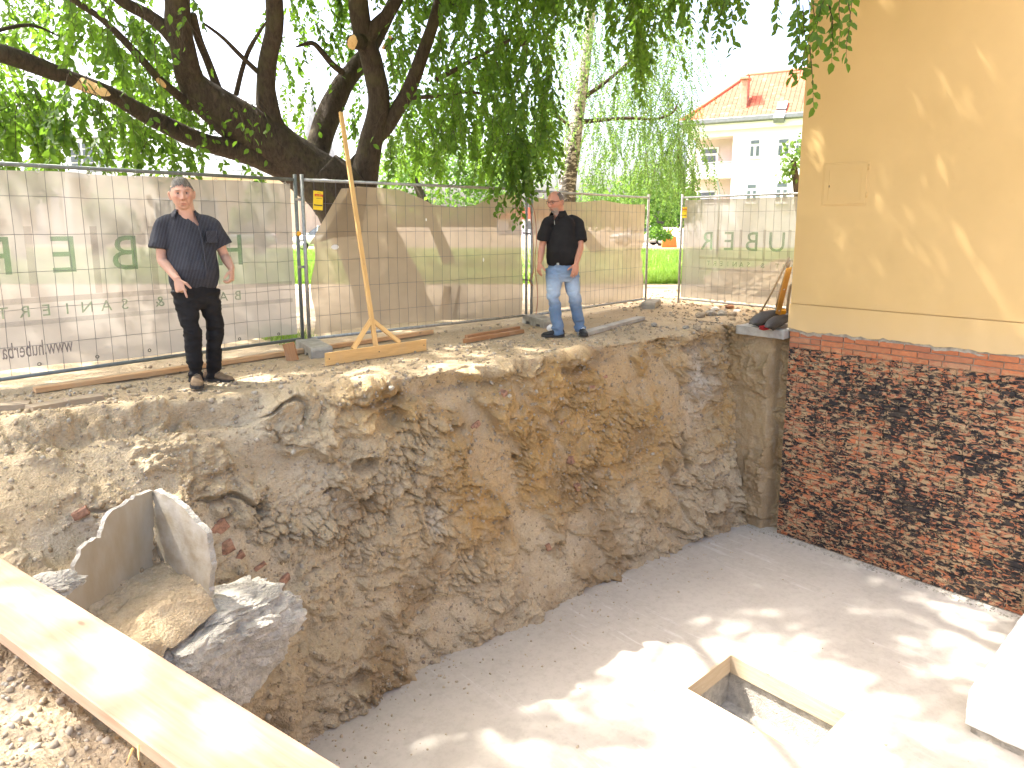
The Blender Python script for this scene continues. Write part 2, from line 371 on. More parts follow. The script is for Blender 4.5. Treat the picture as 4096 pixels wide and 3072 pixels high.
def sheet_mat(name, c, alpha, trans=0.42):
    m, nt, out = newmat(name); v = coords(nt)
    col = mixc(nt, ramp(nt, noise_n(nt, v, 2.2, 4, 0.6), [(0.3, 0.0), (0.7, 1.0)]), c, tuple(x*0.88 for x in c))
    d = nd(nt, 'BsdfDiffuse', {'Color': col}); t = nd(nt, 'BsdfTranslucent', {'Color': col})
    mx = nd(nt, 'MixShader', {0: trans, 1: d.outputs[0], 2: t.outputs[0]})
    tr = nd(nt, 'BsdfTransparent', {'Color': (1, 1, 1)})
    w = nd(nt, 'MapRange', {0: noise_n(nt, v, 1.3, 4, 0.6), 1: 0.3, 2: 0.7, 3: alpha-0.05, 4: alpha+0.05}).outputs[0]
    o = nd(nt, 'MixShader', {0: w, 1: tr.outputs[0], 2: mx.outputs[0]}); nt.links.new(o.outputs[0], out.inputs[0]); return m
M_FAB1 = sheet_mat('white_mesh_banner', (0.37, 0.345, 0.31), 0.905)
M_FAB2 = sheet_mat('beige_mesh_sheet', (0.42, 0.345, 0.245), 0.905)
M_FAB4 = sheet_mat('grey_mesh_banner', (0.38, 0.38, 0.35), 0.87)
M_PGREEN = sheet_mat('green_print', (0.14, 0.38, 0.16), 0.34); M_PBROWN = sheet_mat('brown_print', (0.30, 0.24, 0.20), 0.30)
M_PGREY = sheet_mat('grey_print', (0.32, 0.31, 0.29), 0.28); M_PURL = sheet_mat('purple_grey_print', (0.20, 0.17, 0.20), 0.5)
def bark_mat(name, c1, c2, moss=True):
    m, nt, out = newmat(name); v = coords(nt)
    n = noise_n(nt, coords(nt, (1, 1, 0.35)), 22, 6, 0.7, 0.6); n2 = noise_n(nt, v, 4, 5, 0.6)
    c = mixc(nt, ramp(nt, n, [(0.3, 0.0), (0.7, 1.0)]), c2, c1)
    if moss: c = mixc(nt, ramp(nt, n2, [(0.5, 0.0), (0.72, 0.55)]), c, (0.10, 0.095, 0.045))
    b = nd(nt, 'BsdfPrincipled', {'Base Color': c, 'Roughness': 0.9, 'Specular IOR Level': 0.2, 'Normal': bump_n(nt, n, 0.9, 0.02)})
    nt.links.new(b.outputs[0], out.inputs[0]); return m
M_BARK = bark_mat('smooth_grey_bark', (0.090, 0.070, 0.055), (0.036, 0.028, 0.022))
def birch_mat():
    m, nt, out = newmat('birch_bark'); v = coords(nt, (1, 1, 2.4))
    n = noise_n(nt, v, 7, 6, 0.7, 0.5); z = nd(nt, 'SeparateXYZ', {0: nd(nt, 'NewGeometry').outputs['Position']}).outputs[2]
    zz = nd(nt, 'MapRange', {0: z, 1: 1.0, 2: 6.0, 3: 0.13, 4: -0.08}).outputs[0]
    s = nd(nt, 'Math', {0: n, 1: zz}, operation='ADD').outputs[0]
    c = mixc(nt, ramp(nt, s, [(0.48, 0.0), (0.56, 1.0)]), (0.40, 0.38, 0.34), (0.05, 0.042, 0.034))
    b = nd(nt, 'BsdfPrincipled', {'Base Color': c, 'Roughness': 0.85, 'Normal': bump_n(nt, n, 0.6, 0.02)}); nt.links.new(b.outputs[0], out.inputs[0]); return m
M_BIRCH = birch_mat()
def leaf_mat(name, a, b_, tr, tw=0.5):
    m, nt, out = newmat(name); r = nd(nt, 'NewGeometry').outputs['Random Per Island']
    r2 = nd(nt, 'ObjectInfo').outputs['Random']
    rr = nd(nt, 'Math', {0: nd(nt, 'Math', {0: r, 1: r2}, operation='ADD').outputs[0], 1: 1.0}, operation='FRACT').outputs[0]
    big = ramp(nt, noise_n(nt, coords(nt), 0.6, 3), [(0.35, 0.0), (0.65, 1.0)])
    f = nd(nt, 'Math', {0: nd(nt, 'Math', {0: rr, 1: 0.6}, operation='MULTIPLY').outputs[0], 1: nd(nt, 'Math', {0: big, 1: 0.4}, operation='MULTIPLY').outputs[0]}, operation='ADD').outputs[0]
    c = mixc(nt, f, a, b_)
    p = nd(nt, 'BsdfPrincipled', {'Base Color': c, 'Roughness': 0.5, 'Specular IOR Level': 0.35})
    t = nd(nt, 'BsdfTranslucent', {'Color': mixc(nt, f, tuple(x*0.75 for x in tr), tr)})
    mx = nd(nt, 'MixShader', {0: tw, 1: p.outputs[0], 2: t.outputs[0]}); nt.links.new(mx.outputs[0], out.inputs[0]); return m
M_LEAF = leaf_mat('elm_leaf', (0.032, 0.080, 0.014), (0.085, 0.165, 0.026), (0.22, 0.41, 0.035), 0.5)
M_BLEAF = leaf_mat('birch_leaf', (0.06, 0.13, 0.035), (0.13, 0.22, 0.06), (0.25, 0.42, 0.08))
M_FLEAF = leaf_mat('far_leaf', (0.05, 0.11, 0.025), (0.12, 0.20, 0.05), (0.2, 0.36, 0.05))
M_TWIG = simple('twig_bark', (0.07, 0.05, 0.035), 0.9, 0.2)
M_GRASS = leaf_mat('grass_blade', (0.09, 0.19, 0.02), (0.20, 0.32, 0.05), (0.28, 0.45, 0.06), 0.35)
M_LAWN = simple('lawn_soil', (0.12, 0.20, 0.04), 0.95, 0.3, 3, c2=(0.20, 0.24, 0.08))
M_HWALL = simple('white_render', (0.72, 0.70, 0.70), 0.9, 0.03, 1.5); M_HWIN = simple('white_window_frame', (0.78, 0.78, 0.78), 0.5, 0.02)
M_LOGGIA = simple('rose_render', (0.60, 0.50, 0.46), 0.9, 0.04, 1.5)
M_GLASS = simple('window_glass', (0.10, 0.12, 0.14), 0.12, 0.1, 3, spec=0.8)
def tiles_mat():
    m, nt, out = newmat('red_roof_tile'); r = nd(nt, 'NewGeometry').outputs['Random Per Island']
    c = ramp(nt, r, [(0.0, (0.42, 0.085, 0.045)), (0.5, (0.48, 0.125, 0.065)), (0.88, (0.45, 0.11, 0.06)), (1.0, (0.50, 0.22, 0.12))])
    b = nd(nt, 'BsdfPrincipled', {'Base Color': c, 'Roughness': 0.75}); nt.links.new(b.outputs[0], out.inputs[0]); return m
M_TILE = tiles_mat(); M_GUT = simple('grey_gutter', (0.16, 0.17, 0.18), 0.6, 0.1); M_CHIM = simple('chimney_brick', (0.48, 0.24, 0.17), 0.9, 0.15, 6)
M_SLATE = simple('grey_slate', (0.40, 0.43, 0.45), 0.7, 0.12, 3); M_BEIGE = simple('beige_render', (0.62, 0.50, 0.36), 0.9, 0.06, 1.0)
M_CARP = simple('white_car_paint', (0.72, 0.73, 0.74), 0.25, 0.02, 1, spec=0.6); M_TYRE = simple('tyre_rubber', (0.025, 0.025, 0.025), 0.8, 0.1)
M_CGLASS = simple('car_glass', (0.04, 0.05, 0.055), 0.08, 0.05, spec=0.8); M_RIM = simple('alloy_rim', (0.5, 0.5, 0.5), 0.35, 0.05, metal=0.7); M_LAMP = simple('lamp_plastic', (0.65, 0.64, 0.6), 0.4, 0.05)
M_CARB = simple('dark_car_paint', (0.10, 0.13, 0.17), 0.25, 0.02, 1, spec=0.6); M_ORANGE = simple('orange_plastic', (0.75, 0.16, 0.04), 0.6, 0.1)
def clear_mat():
    m, nt, out = newmat('clear_plastic'); t = nd(nt, 'BsdfTransparent', {'Color': (0.9, 0.92, 0.94)}); g = nd(nt, 'BsdfGlossy', {'Color': (1, 1, 1), 'Roughness': 0.15})
    o = nd(nt, 'MixShader', {0: 0.35, 1: t.outputs[0], 2: g.outputs[0]}); nt.links.new(o.outputs[0], out.inputs[0]); return m
M_CLEAR = clear_mat()
# ------------------------------------------------------------------ terrain
FLOOR_Z = -2.9
def billow(P, f, octv, seed, gain=0.5):
    """rounded lumps with sharp creases between them, about 0..1"""
    a, q, t = 1.0, 0, 0
    for i in range(octv): q = q+a*np.abs(vnoise(P+i*5.1, f*2.03**i, seed+i)); t += a; a *= gain
    return q/t*1.6
def soil_disp(P, N, rough):
    """displacement of dug earth: lumps, clods, cracks and scraped patches. rough 0..1 (0 = trodden ground)"""
    w = np.stack([fbm(P, 2.5, 2, 31), fbm(P, 2.5, 2, 32), fbm(P, 2.5, 2, 33)], 1); W = P+0.16*w
    big = fbm(P, 0.8, 3, 1)
    dg = np.stack([P[:, 0]*0.80+P[:, 2]*0.60, P[:, 1], (P[:, 2]*0.80-P[:, 0]*0.60)*0.30], 1)       # runs down to the left, as the bucket drew
    sc0 = fbm(dg+0.2*w, 1.9, 3, 21); scr = sstep(0.08, 0.26, sc0)                                 # smooth scraped streaks
    b1 = billow(W*np.array([1, 1, 1.25]), 1.9, 2, 301); b2 = billow(W*np.array([1, 1, 1.5]), 5.2, 3, 311); b3 = billow(W, 15.0, 3, 321)
    g1, g2, c2 = worley(P+0.04*w, 11.0, 6); h1, h2, c3 = worley(P, 26.0, 8)
    rnd = lambda f: np.sqrt(np.clip(1-f*f, 0, 1))-0.6
    sel = sstep(0.15, 0.55, fbm(P, 1.5, 3, 55))
    clod = 0.115*(b1-0.42)+0.095*(b2-0.42)+0.045*(b3-0.42)+(0.050*rnd(g1)*(c2 > 0.55)+0.020*rnd(h1)*(c3 > 0.4))*(0.35+0.65*sel)
    crack = -0.075*np.clip(1-(g2-g1)*7, 0, 1)*sstep(0.10, 0.45, fbm(P, 1.9, 2, 51))-0.10*sstep(0.035, 0.0, np.abs(fbm(W*np.array([.6, 1, 1.4]), 1.2, 3, 57)))*sstep(0, .3, fbm(P, .9, 2, 58))
    gro = 0.016*vnoise(dg*np.array([1, 1, .4]), 16, 71)*scr
    face = 0.11*big-0.06*scr+(clod+crack)*(1-0.80*scr)+0.012*fbm(P, 40, 3, 62)*(1-.5*scr)+gro
    hole = -0.18*sstep(0.60, 0.75, fbm(P, 2.7, 2, 81))
    top = 0.020*fbm(P, 1.4, 3, 91)+0.012*rnd(h1)*sstep(-0.2, 0.4, fbm(P, 1.1, 2, 93))+0.016*rnd(g1)*sstep(0.1, 0.5, fbm(P, 0.8, 2, 94))+0.007*fbm(P, 22, 3, 92)
    return face*rough+hole*rough+top*(1-rough), scr
def soil_tint(P, rough, scr):
    base = np.array([0.54, 0.42, 0.255]); ochre = np.array([0.46, 0.30, 0.125]); grey = np.array([0.50, 0.415, 0.29]); dark = np.array([0.30, 0.205, 0.105]); lime = np.array([0.64, 0.585, 0.49])
    n = fbm(P, 0.7, 4, 101); n2 = fbm(P, 2.3, 4, 102)
    oc = sstep(0.0, 0.5, n*0.9+0.9*np.exp(-((P[:, 0]+2.6)/2.6)**2-((P[:, 2]+1.05)/1.15)**2)-0.18+0.35*n2)*rough
    gr = sstep(-1.4, -2.6, P[:, 2]+0.5*n)*rough
    gr = np.maximum(gr, 0.8*sstep(-5.2, -7.0, P[:, 0]+0.6*n)*rough)
    c = base*(1+0.15*n2[:, None]); c = c*(1-oc[:, None])+ochre*oc[:, None]
    c = c*(1-0.8*gr[:, None])+0.8*gr[:, None]*grey*(1+0.1*n2[:, None])
    dk = sstep(0.05, 0.45, fbm(P, 1.5, 5, 103)+0.25*n2)*rough; c = c*(1-0.8*dk[:, None])+dark*0.8*dk[:, None]
    ps = scr*rough*0.75; c = c*(1-ps[:, None])+ps[:, None]*(0.55*c+0.45*np.array([0.58, 0.50, 0.37]))*1.05
    lm = np.exp(-((P[:, 0]+0.75)/0.35)**2-((P[:, 2]+0.75)/0.55)**2)*sstep(-0.2, 0.3, n2)*rough
    lm = np.maximum(lm, 0.7*sstep(0.35, 0.6, fbm(P, 1.2, 4, 104)))
    c = c*(1-lm[:, None])+lime*lm[:, None]
    tp = (1-rough)*0.8; c = c*(1-tp[:, None])+tp[:, None]*np.array([0.46, 0.36, 0.24])*(1+0.2*n2[:, None])
    return np.clip(c, 0.02, 1)
def blur(A, n, ax):
    for _ in range(n):
        B = np.concatenate([np.take(A, [0], ax), A, np.take(A, [-1], ax)], ax)
        s0 = [slice(None)]*A.ndim; s1 = list(s0); s2 = list(s0); s0[ax] = slice(0, -2); s1[ax] = slice(1, -1); s2[ax] = slice(2, None)
        A = 0.25*B[tuple(s0)]+0.5*B[tuple(s1)]+0.25*B[tuple(s2)]
    return A
# columns along X; every row is (Y, z): ground behind the fence, ground, rim, face ..., toe, below the slab
BANK = [
 (-11.0, [(4.7, 0), (2.9, 0), (2.05, -.02), (1.6, -.10), (1.1, -.22), (.6, -.36), (.2, -.42), (-.2, -.36), (-.6, -.14), (-1.0, -.06), (-1.6, -.06)]),
 (-9.4,  [(4.7, 0), (2.9, 0), (1.98, -.02), (1.5, -.14), (1.0, -.32), (.5, -.52), (.15, -.62), (-.15, -.58), (-.5, -.40), (-.8, -.30), (-1.3, -.30)]),
 (-8.75, [(4.7, 0), (2.8, 0), (1.92, -.02), (1.5, -.18), (1.05, -.42), (.70, -.72), (.35, -1.0), (.1, -1.12), (-.3, -1.2), (-.6, -1.5), (-.9, -2.2)]),
 (-8.2,  [(4.7, 0), (2.7, 0), (1.86, -.02), (1.5, -.20), (1.15, -.45), (.92, -.75), (.55, -1.12), (.15, -1.28), (-.05, -1.8), (-.15, -2.4), (-.3, -3.0)]),
 (-7.5,  [(4.7, 0), (2.6, 0), (1.74, -.02), (1.45, -.20), (1.2, -.42), (1.03, -.66), (.90, -1.05), (.62, -1.45), (.46, -2.0), (.35, -2.5), (.2, -3.0)]),
 (-6.75, [(4.7, 0), (2.4, 0), (1.48, -.02), (1.30, -.28), (1.16, -.7), (1.04, -1.1), (.98, -1.5), (.90, -1.85), (.78, -2.3), (.64, -2.75), (.58, -3.0)]),
 (-5.4,  [(4.7, 0), (2.2, 0), (1.16, -.02), (1.10, -.28), (1.07, -.7), (1.05, -1.1), (1.02, -1.5), (1.0, -1.9), (.95, -2.3), (.85, -2.7), (.79, -3.0)]),
 (-3.6,  [(4.7, 0), (2.2, 0), (1.03, -.02), (.99, -.28), (1.0, -.7), (1.0, -1.1), (.99, -1.5), (.95, -1.9), (.90, -2.3), (.83, -2.7), (.78, -3.0)]),
 (-2.0,  [(4.7, 0), (2.2, 0), (1.0, -.02), (.95, -.28), (.95, -.7), (.94, -1.1), (.92, -1.5), (.88, -1.9), (.82, -2.3), (.75, -2.7), (.69, -3.0)]),
 (-0.9,  [(4.7, 0), (2.2, 0), (.97, -.02), (.93, -.28), (.90, -.7), (.86, -1.1), (.80, -1.5), (.74, -1.9), (.68, -2.3), (.62, -2.7), (.58, -3.0)]),
 (0.15,  [(4.7, 0), (2.2, 0), (.95, -.02), (.90, -.28), (.84, -.7), (.78, -1.1), (.72, -1.5), (.66, -1.9), (.60, -2.3), (.54, -2.7), (.49, -3.0)])]
def bank_surface(xs, ts):
    xc = np.array([c[0] for c in BANK]); A = np.array([c[1] for c in BANK])      # (ncol, nrow, 2)
    R = np.empty((len(xc), len(ts), 2))
    for i in range(len(xc)):
        for k in range(2): R[i, :, k] = np.interp(ts, np.arange(A.shape[1]), A[i, :, k])
    S = np.empty((len(xs), len(ts), 3)); S[:, :, 0] = xs[:, None]
    for j in range(len(ts)):
        for k in range(2): S[:, j, k+1] = np.interp(xs, xc, R[:, j, k])
    return S
def grid_normals(S):
    du = np.gradient(S, axis=0); dv = np.gradient(S, axis=1); n = np.cross(du, dv); n /= np.linalg.norm(n, axis=2, keepdims=True)+1e-9
    return n
xs = np.concatenate([np.arange(-11, -9.3, 0.03), np.arange(-9.3, 0.16, 0.0105)])
ts = np.concatenate([np.linspace(0, 1, 60)[:-1], np.linspace(1, 2, 100)[:-1], np.linspace(2, 3, 34)[:-1]]+[np.linspace(i, i+1, 38)[:-1] for i in range(3, 10)]+[[10.0]])
S = bank_surface(xs, ts); S = blur(blur(S, 30, 0), 6, 1); S[:, :, 0] = xs[:, None]
NN = grid_normals(S)
if NN[len(xs)//2, 20, 2] < 0: NN = -NN
P = S.reshape(-1, 3); Nf = blur(blur(NN, 12, 0), 12, 1).reshape(-1, 3); Nf /= np.linalg.norm(Nf, axis=1, keepdims=True)
rimv = np.broadcast_to(ts[None, :], S.shape[:2]).ravel()
rough = sstep(1.82, 2.25, rimv)*(0.45+0.55*sstep(-8.6, -7.0, P[:, 0]))
d, scr = soil_disp(P, Nf, rough)
edge = 0.05*fbm(P*np.array([1, 0, 0]), 3.5, 4, 121)*np.exp(-((rimv-2.1)/0.5)**2)             # ragged rim
crust = sstep(-.15, .25, fbm(P*np.array([1, 0, 0]), 1.6, 3, 123))
lip = (0.075*np.exp(-((rimv-2.18)/0.20)**2)-0.10*np.exp(-((rimv-2.75)/0.26)**2))*crust*sstep(-9.0, -8.0, P[:, 0])+0.16*sstep(-2.2, -2.85, P[:, 2])*sstep(-.1, .4, fbm(P*np.array([1, 0, 0]), 1.1, 2, 124))*sstep(-7.2, -6.4, P[:, 0])
PD = P+Nf*(d+lip)[:, None]; PD[:, 1] += edge*1.6; PD[:, 2] -= 0.35*np.clip(d, -.1, .3)*rough
tint = soil_tint(P, np.clip(rough, 0, 1), scr)
bank = fastmesh('earth_bank', PD, gridfaces(len(xs), len(ts))[:, ::-1], M_SOIL, None, True, tint)
tag(bank, 'dug earth bank of clumped tan soil along the pit', None, None, 'structure')
BANK_P, BANK_N, BANK_R = PD, Nf, rimv
# coarse copy only for finding points on the bank
_cs = PD.reshape(S.shape)[::4, ::3]; _v = [tuple(p) for p in _cs.reshape(-1, 3)]; _f = gridfaces(_cs.shape[0], _cs.shape[1])
BVH = BVHTree.FromPolygons(_v, [tuple(map(int, q)) for q in _f])
def on_bank(px, py):
    d = Vector(ray(px, py)); h = BVH.ray_cast(Vector(CAM), d.normalized())
    if h[0] is None: return Vector(onY(px, py, 0.9)), Vector((0, -1, 0))
    n = h[1]; n = n if n.dot(d) < 0 else -n
    return h[0], n

# cut end face between bank and house, with the slot beside the house corner
ys = np.linspace(-0.03, 1.05, 110); zs = np.linspace(0.0, -3.0, 300)
S = np.empty((len(ys), len(zs), 3)); S[:, :, 1] = ys[:, None]; S[:, :, 2] = zs[None, :]
slot = 0.24*(1-sstep(0.15, 0.23, ys[:, None]+0.03*np.sin(zs[None, :]*2.1)))
S[:, :, 0] = -0.03+slot+0.05*sstep(-0.6, -3, zs)[None, :]-0.02
P = S.reshape(-1, 3); Nf = np.tile(np.array([-1.0, 0, 0]), (len(P), 1))
rough = np.full(len(P), 0.75); d, scr = soil_disp(P+7.3, Nf, rough)
hd = 0.02*fbm(P*np.array([1, 0.3, 1]), 4, 3, 131)
PD = P+Nf*(d*0.9+hd)[:, None]
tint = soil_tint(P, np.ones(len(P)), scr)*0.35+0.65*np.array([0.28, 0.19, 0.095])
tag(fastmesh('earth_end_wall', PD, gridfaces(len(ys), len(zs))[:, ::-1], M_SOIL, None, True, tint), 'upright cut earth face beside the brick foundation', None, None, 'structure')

# trodden ground on the camera side with the pit edge under the plank
gx = np.concatenate([np.linspace(-12.6, -10.2, 60)[:-1], np.linspace(-10.2, -8.25, 200)]); gy = np.concatenate([np.linspace(-9, -4.0, 60)[:-1], np.linspace(-4.0, 0.2, 400)])
S = np.empty((len(gx), len(gy), 3)); S[:, :, 0] = gx[:, None]; S[:, :, 1] = gy[None, :]
X, Y = S[:, :, 0].ravel(), S[:, :, 1].ravel(); P0 = np.stack([X, Y, 0*X], 1)
rimx = np.interp(Y, [-9, -3, -1.6, -0.9, -0.5, 0.2], [-8.45, -8.56, -8.80, -8.95, -9.25, -10.2])+0.06*fbm(P0, 3.0, 3, 141)
dd = X-rimx
z = -0.05-np.clip(dd, 0, 2)*9.0*sstep(-0.02, 0.05, dd)-0.05*sstep(-0.25, 0.0, dd)
z = np.maximum(z, -3.0)
P = np.stack([X, Y, z], 1); rough = 0.25*sstep(-0.3, 0.0, dd)+0.12
d, scr = soil_disp(np.stack([X, Y, 0*X], 1)+11.1, None, rough)
P[:, 2] += d*0.9
tint = soil_tint(P0, np.zeros(len(P)), scr)*np.array([0.98, 1.0, 1.03])
near = fastmesh('trodden_ground', P, gridfaces(len(gx), len(gy)), M_SOIL, None, True, tint); tag(near, None, None, None, 'structure')
NEAR_P = P

# ground by the gate and the tools
gx = np.linspace(0.1, 6.2, 230); gy = np.linspace(-0.02, 4.7, 190)
S = np.empty((len(gx), len(gy), 3)); S[:, :, 0] = gx[:, None]; S[:, :, 1] = gy[None, :]; S[:, :, 2] = 0
P = S.reshape(-1, 3).copy(); d, scr = soil_disp(P, None, np.zeros(len(P))); tint = soil_tint(P, np.zeros(len(P)), scr)
P[:, 2] += d-0.03*(P[:, 1] < 0.9)*(P[:, 0] < 1.2)
tag(fastmesh('rubble_ground', P, gridfaces(len(gx), len(gy)), M_SOIL, None, True, tint), None, None, None, 'structure')
GATE_P = P

# the wide ground sheet, with an opening where the dug site lies
bm = bmesh.new()
def _loop(pts, z):
    vs = [bm.verts.new((x, y, z)) for x, y in pts]; return [bm.edges.new((vs[i], vs[(i+1) % len(vs)])) for i in range(len(vs))]
es = _loop([(-600, -600), (600, -600), (600, 600), (-600, 600)], -0.025)+_loop([(-12.3, -8.7), (14, -8.7), (14, -0.1), (5.9, -0.1), (5.9, 4.4), (-10.8, 4.4), (-12.3, 4.4)], -0.025)
bmesh.ops.triangle_fill(bm, use_beauty=True, use_dissolve=False, edges=es)
for f in bm.faces:
    if f.normal.z < 0: f.normal_flip()
me = bpy.data.meshes.new('ground'); bm.to_mesh(me); bm.free(); tag(link('ground', me, M_FAR), None, None, None, 'structure')
# strip that closes the site to the left of the bank
gx = np.linspace(-12.6, -10.8, 40); gy = np.linspace(-0.6, 4.7, 90); S = np.empty((40, 90, 3)); S[:, :, 0] = gx[:, None]; S[:, :, 1] = gy[None, :]
S[:, :, 2] = np.interp(gy, [-.6, .2, .6, 1.1, 1.6, 2.05, 2.9, 4.7], [-.14, -.42, -.36, -.22, -.10, -.02, 0, 0])[None, :]
P = S.reshape(-1, 3); d, scr = soil_disp(P, None, np.full(len(P), 0.1)); P[:, 2] += d
tag(fastmesh('sloping_ground', P, gridfaces(40, 90), M_SOIL, None, True, soil_tint(P, np.zeros(len(P)), scr)), None, None, None, 'structure')

# concrete pit floor with the shaft opening
OX0, OX1, OY0, OY1 = -3.83, -3.05, -2.28, -1.12
bm = bmesh.new()
es = _loop([(-8.6, -6.2), (0.25, -6.2), (0.25, 1.4), (-8.6, 1.4)], FLOOR_Z)+_loop([(OX0, OY0), (OX1, OY0), (OX1, OY1), (OX0, OY1)], FLOOR_Z)
bmesh.ops.triangle_fill(bm, use_beauty=True, use_dissolve=False, edges=es)
for f in bm.faces:
    if f.normal.z < 0: f.normal_flip()
me = bpy.data.meshes.new('pit_floor'); bm.to_mesh(me); bm.free(); tag(link('pit_floor', me, M_FLOOR), 'pale smoothed concrete slab at the bottom of the pit', None, None, 'structure')
# near walls of the pit (cut earth, behind and under the camera)
mb = MB(); mb.add([(-8.62, -6.2, -3), (0.3, -6.2, -3), (0.3, -6.6, 0), (-8.7, -6.6, 0)], [(0, 1, 2, 3)])
tag(mb.build('pit_side', M_FAR), None, None, None, 'structure')

# formwork in the opening
fw = thing('formwork_shaft', 'timber-lined rectangular opening in the concrete floor', 'shaft', ((OX0+OX1)/2, (OY0+OY1)/2, -3.44))
def sub(o, root):                                                   # keep world placing under a thing
    o.location = Vector(o.location)-root.location; return o
for nm, a in (('board', (OX1-.004, OX1+.024, OY0, OY1, -3.09, -2.897)), ('board', (OX0-.024, OX0+.004, OY0, OY1, -3.09, -2.897)), ('board', (OX0, OX1, OY1-.004, OY1+.024, -3.09, -2.897)), ('board', (OX0, OX1, OY0-.024, OY0+.004, -3.09, -2.897))):
    o = sub(abox(nm, *a, M_FORM), fw); o.parent = fw
    if a[1]-a[0] < .1:                                               # grain along the board
        o.data = box_me(a[3]-a[2], .028, a[5]-a[4], .003); o.data.materials.append(M_FORM); o.rotation_euler = (0, 0, math.pi/2)
mb = MB(); z0, z1 = -3.44, -3.085; e = 0.03
for q in ([(OX0-e, OY0-e), (OX1+e, OY0-e)], [(OX1+e, OY0-e), (OX1+e, OY1+e)], [(OX1+e, OY1+e), (OX0-e, OY1+e)], [(OX0-e, OY1+e), (OX0-e, OY0-e)]):
    (x0, y0), (x1, y1) = q; mb.add([(x0, y0, z0), (x1, y1, z0), (x1, y1, z1), (x0, y0, z1)], [(0, 1, 2, 3)])
mb.add([(OX0-e, OY0-e, z0), (OX1+e, OY0-e, z0), (OX1+e, OY1+e, z0), (OX0-e, OY1+e, z0)], [(0, 1, 2, 3)])
o = sub(mb.build('shaft_lining', M_CONC), fw); o.parent = fw

# white block at the right of the pit
wb = thing('white_block', 'white limewashed masonry block at the edge of the pit floor', 'block', (-1.6, -4.0, -2.9))
def jag(name, x0, x1, y0, y1, z0, z1, m, parent, amp, res=0.04):
    """box with finely uneven faces"""
    bm = bmesh.new(); bmesh.ops.create_cube(bm, size=1.0)
    for v in bm.verts: v.co = Vector(((x0+x1)/2+v.co.x*(x1-x0), (y0+y1)/2+v.co.y*(y1-y0), (z0+z1)/2+v.co.z*(z1-z0)))
    n = int(min(22, max(x1-x0, y1-y0)/res)); bmesh.ops.subdivide_edges(bm, edges=list(bm.edges), cuts=n, use_grid_fill=True)
    for v in bm.verts: v.co += Vector((mnoise.noise(v.co*9), mnoise.noise(v.co*9+Vector((7, 3, 1))), mnoise.noise(v.co*9+Vector((1, 9, 4)))))*amp+mnoise.noise_vector(v.co*31)*amp*0.6
    me = bpy.data.meshes.new(name); bm.to_mesh(me); bm.free(); return link(name, me, m, parent, True)
o = sub(jag('plastered_cap', -2.54, 0.0, -5.2, -3.06, -2.82, -2.5, M_WHITE, None, 0.006), wb); o.parent = wb
o = sub(jag('rough_base', -2.50, 0.0, -5.1, -3.10, -2.93, -2.80, M_CONC, None, 0.03, 0.05), wb); o.parent = wb
# ------------------------------------------------------------------ yellow house
hs = thing('yellow_house', 'yellow plastered house wall above an exposed brick foundation', 'house', (0, 0, 0))
def ragged_sheet(name, y0, y1, z0, z1, x, m, parent, amp, seg=260, thick=0.03):
    """plaster sheet on the wall plane with a broken lower edge; x is its face"""
    yy = np.linspace(y0, y1, seg); Pq = np.stack([yy, 0*yy, 0*yy], 1)
    lo = z0+amp*fbm(Pq, 3.0, 3, 151)+amp*0.6*fbm(Pq, 14, 3, 152)
    V = []; Fc = []
    for i, y in enumerate(yy): V += [(x, y, lo[i]), (x, y, z1), (x+thick, y, z1), (x+thick, y, lo[i]+0.01)]
    for i in range(seg-1):
        a = 4*i; b = a+4
        Fc += [(a, a+1, b+1, b), (a+1, a+2, b+2, b+1), (a+3, a, b, b+3)]
    return pydata(name, V, Fc, m, parent)
abox('wall', 0.03, 9.0, -9.0, -0.004, 0.06, 9.0, M_PLAST, hs, bev=0.002)
ragged_sheet('upper_plaster', -9.0, 0.0, 0.395, 9.0, 0.012, M_PLAST, hs, 0.0, 4)
ragged_sheet('plinth_plaster', -9.0, 0.012, 0.045, 0.385, -0.006, M_PLAST, hs, 0.03, 700, 0.05)
ragged_sheet('mortar_coat', -9.0, 0.004, 0.0, 0.12, 0.012, M_MORT0, hs, 0.035, 500, 0.05)
# meter box door
mbx = thing('meter_box', 'flush yellow meter cupboard door set in the house wall', 'cupboard', (0.0, -0.6, 1.67))
abox('frame', 0.006, 0.02, -0.28, 0.28, 0.0, 0.53, M_PLAST, mbx, 0.003); abox('door', 0.001, 0.02, -0.262, 0.262, 0.018, 0.512, M_PLAST, mbx, 0.003)
mb = MB()
for (a, b_, c, d_) in ((-.2, .2, .07, .074), (-.2, .2, .446, .45), (-.2, -.196, .07, .45), (.196, .2, .07, .45)): mb.box(-0.002, 0.002, a, b_, c, d_)
mb.build('panel_moulding', M_PLAST, mbx)
for zz in (0.09, 0.42): tube('hinge', [(0.002, -0.272, zz), (0.002, -0.272, zz+0.07)], 0.008, M_PLAST, mbx)
tube('keyhole', [(0.0, 0.19, 0.23), (0.0, 0.19, 0.255)], 0.005, M_INK, mbx)
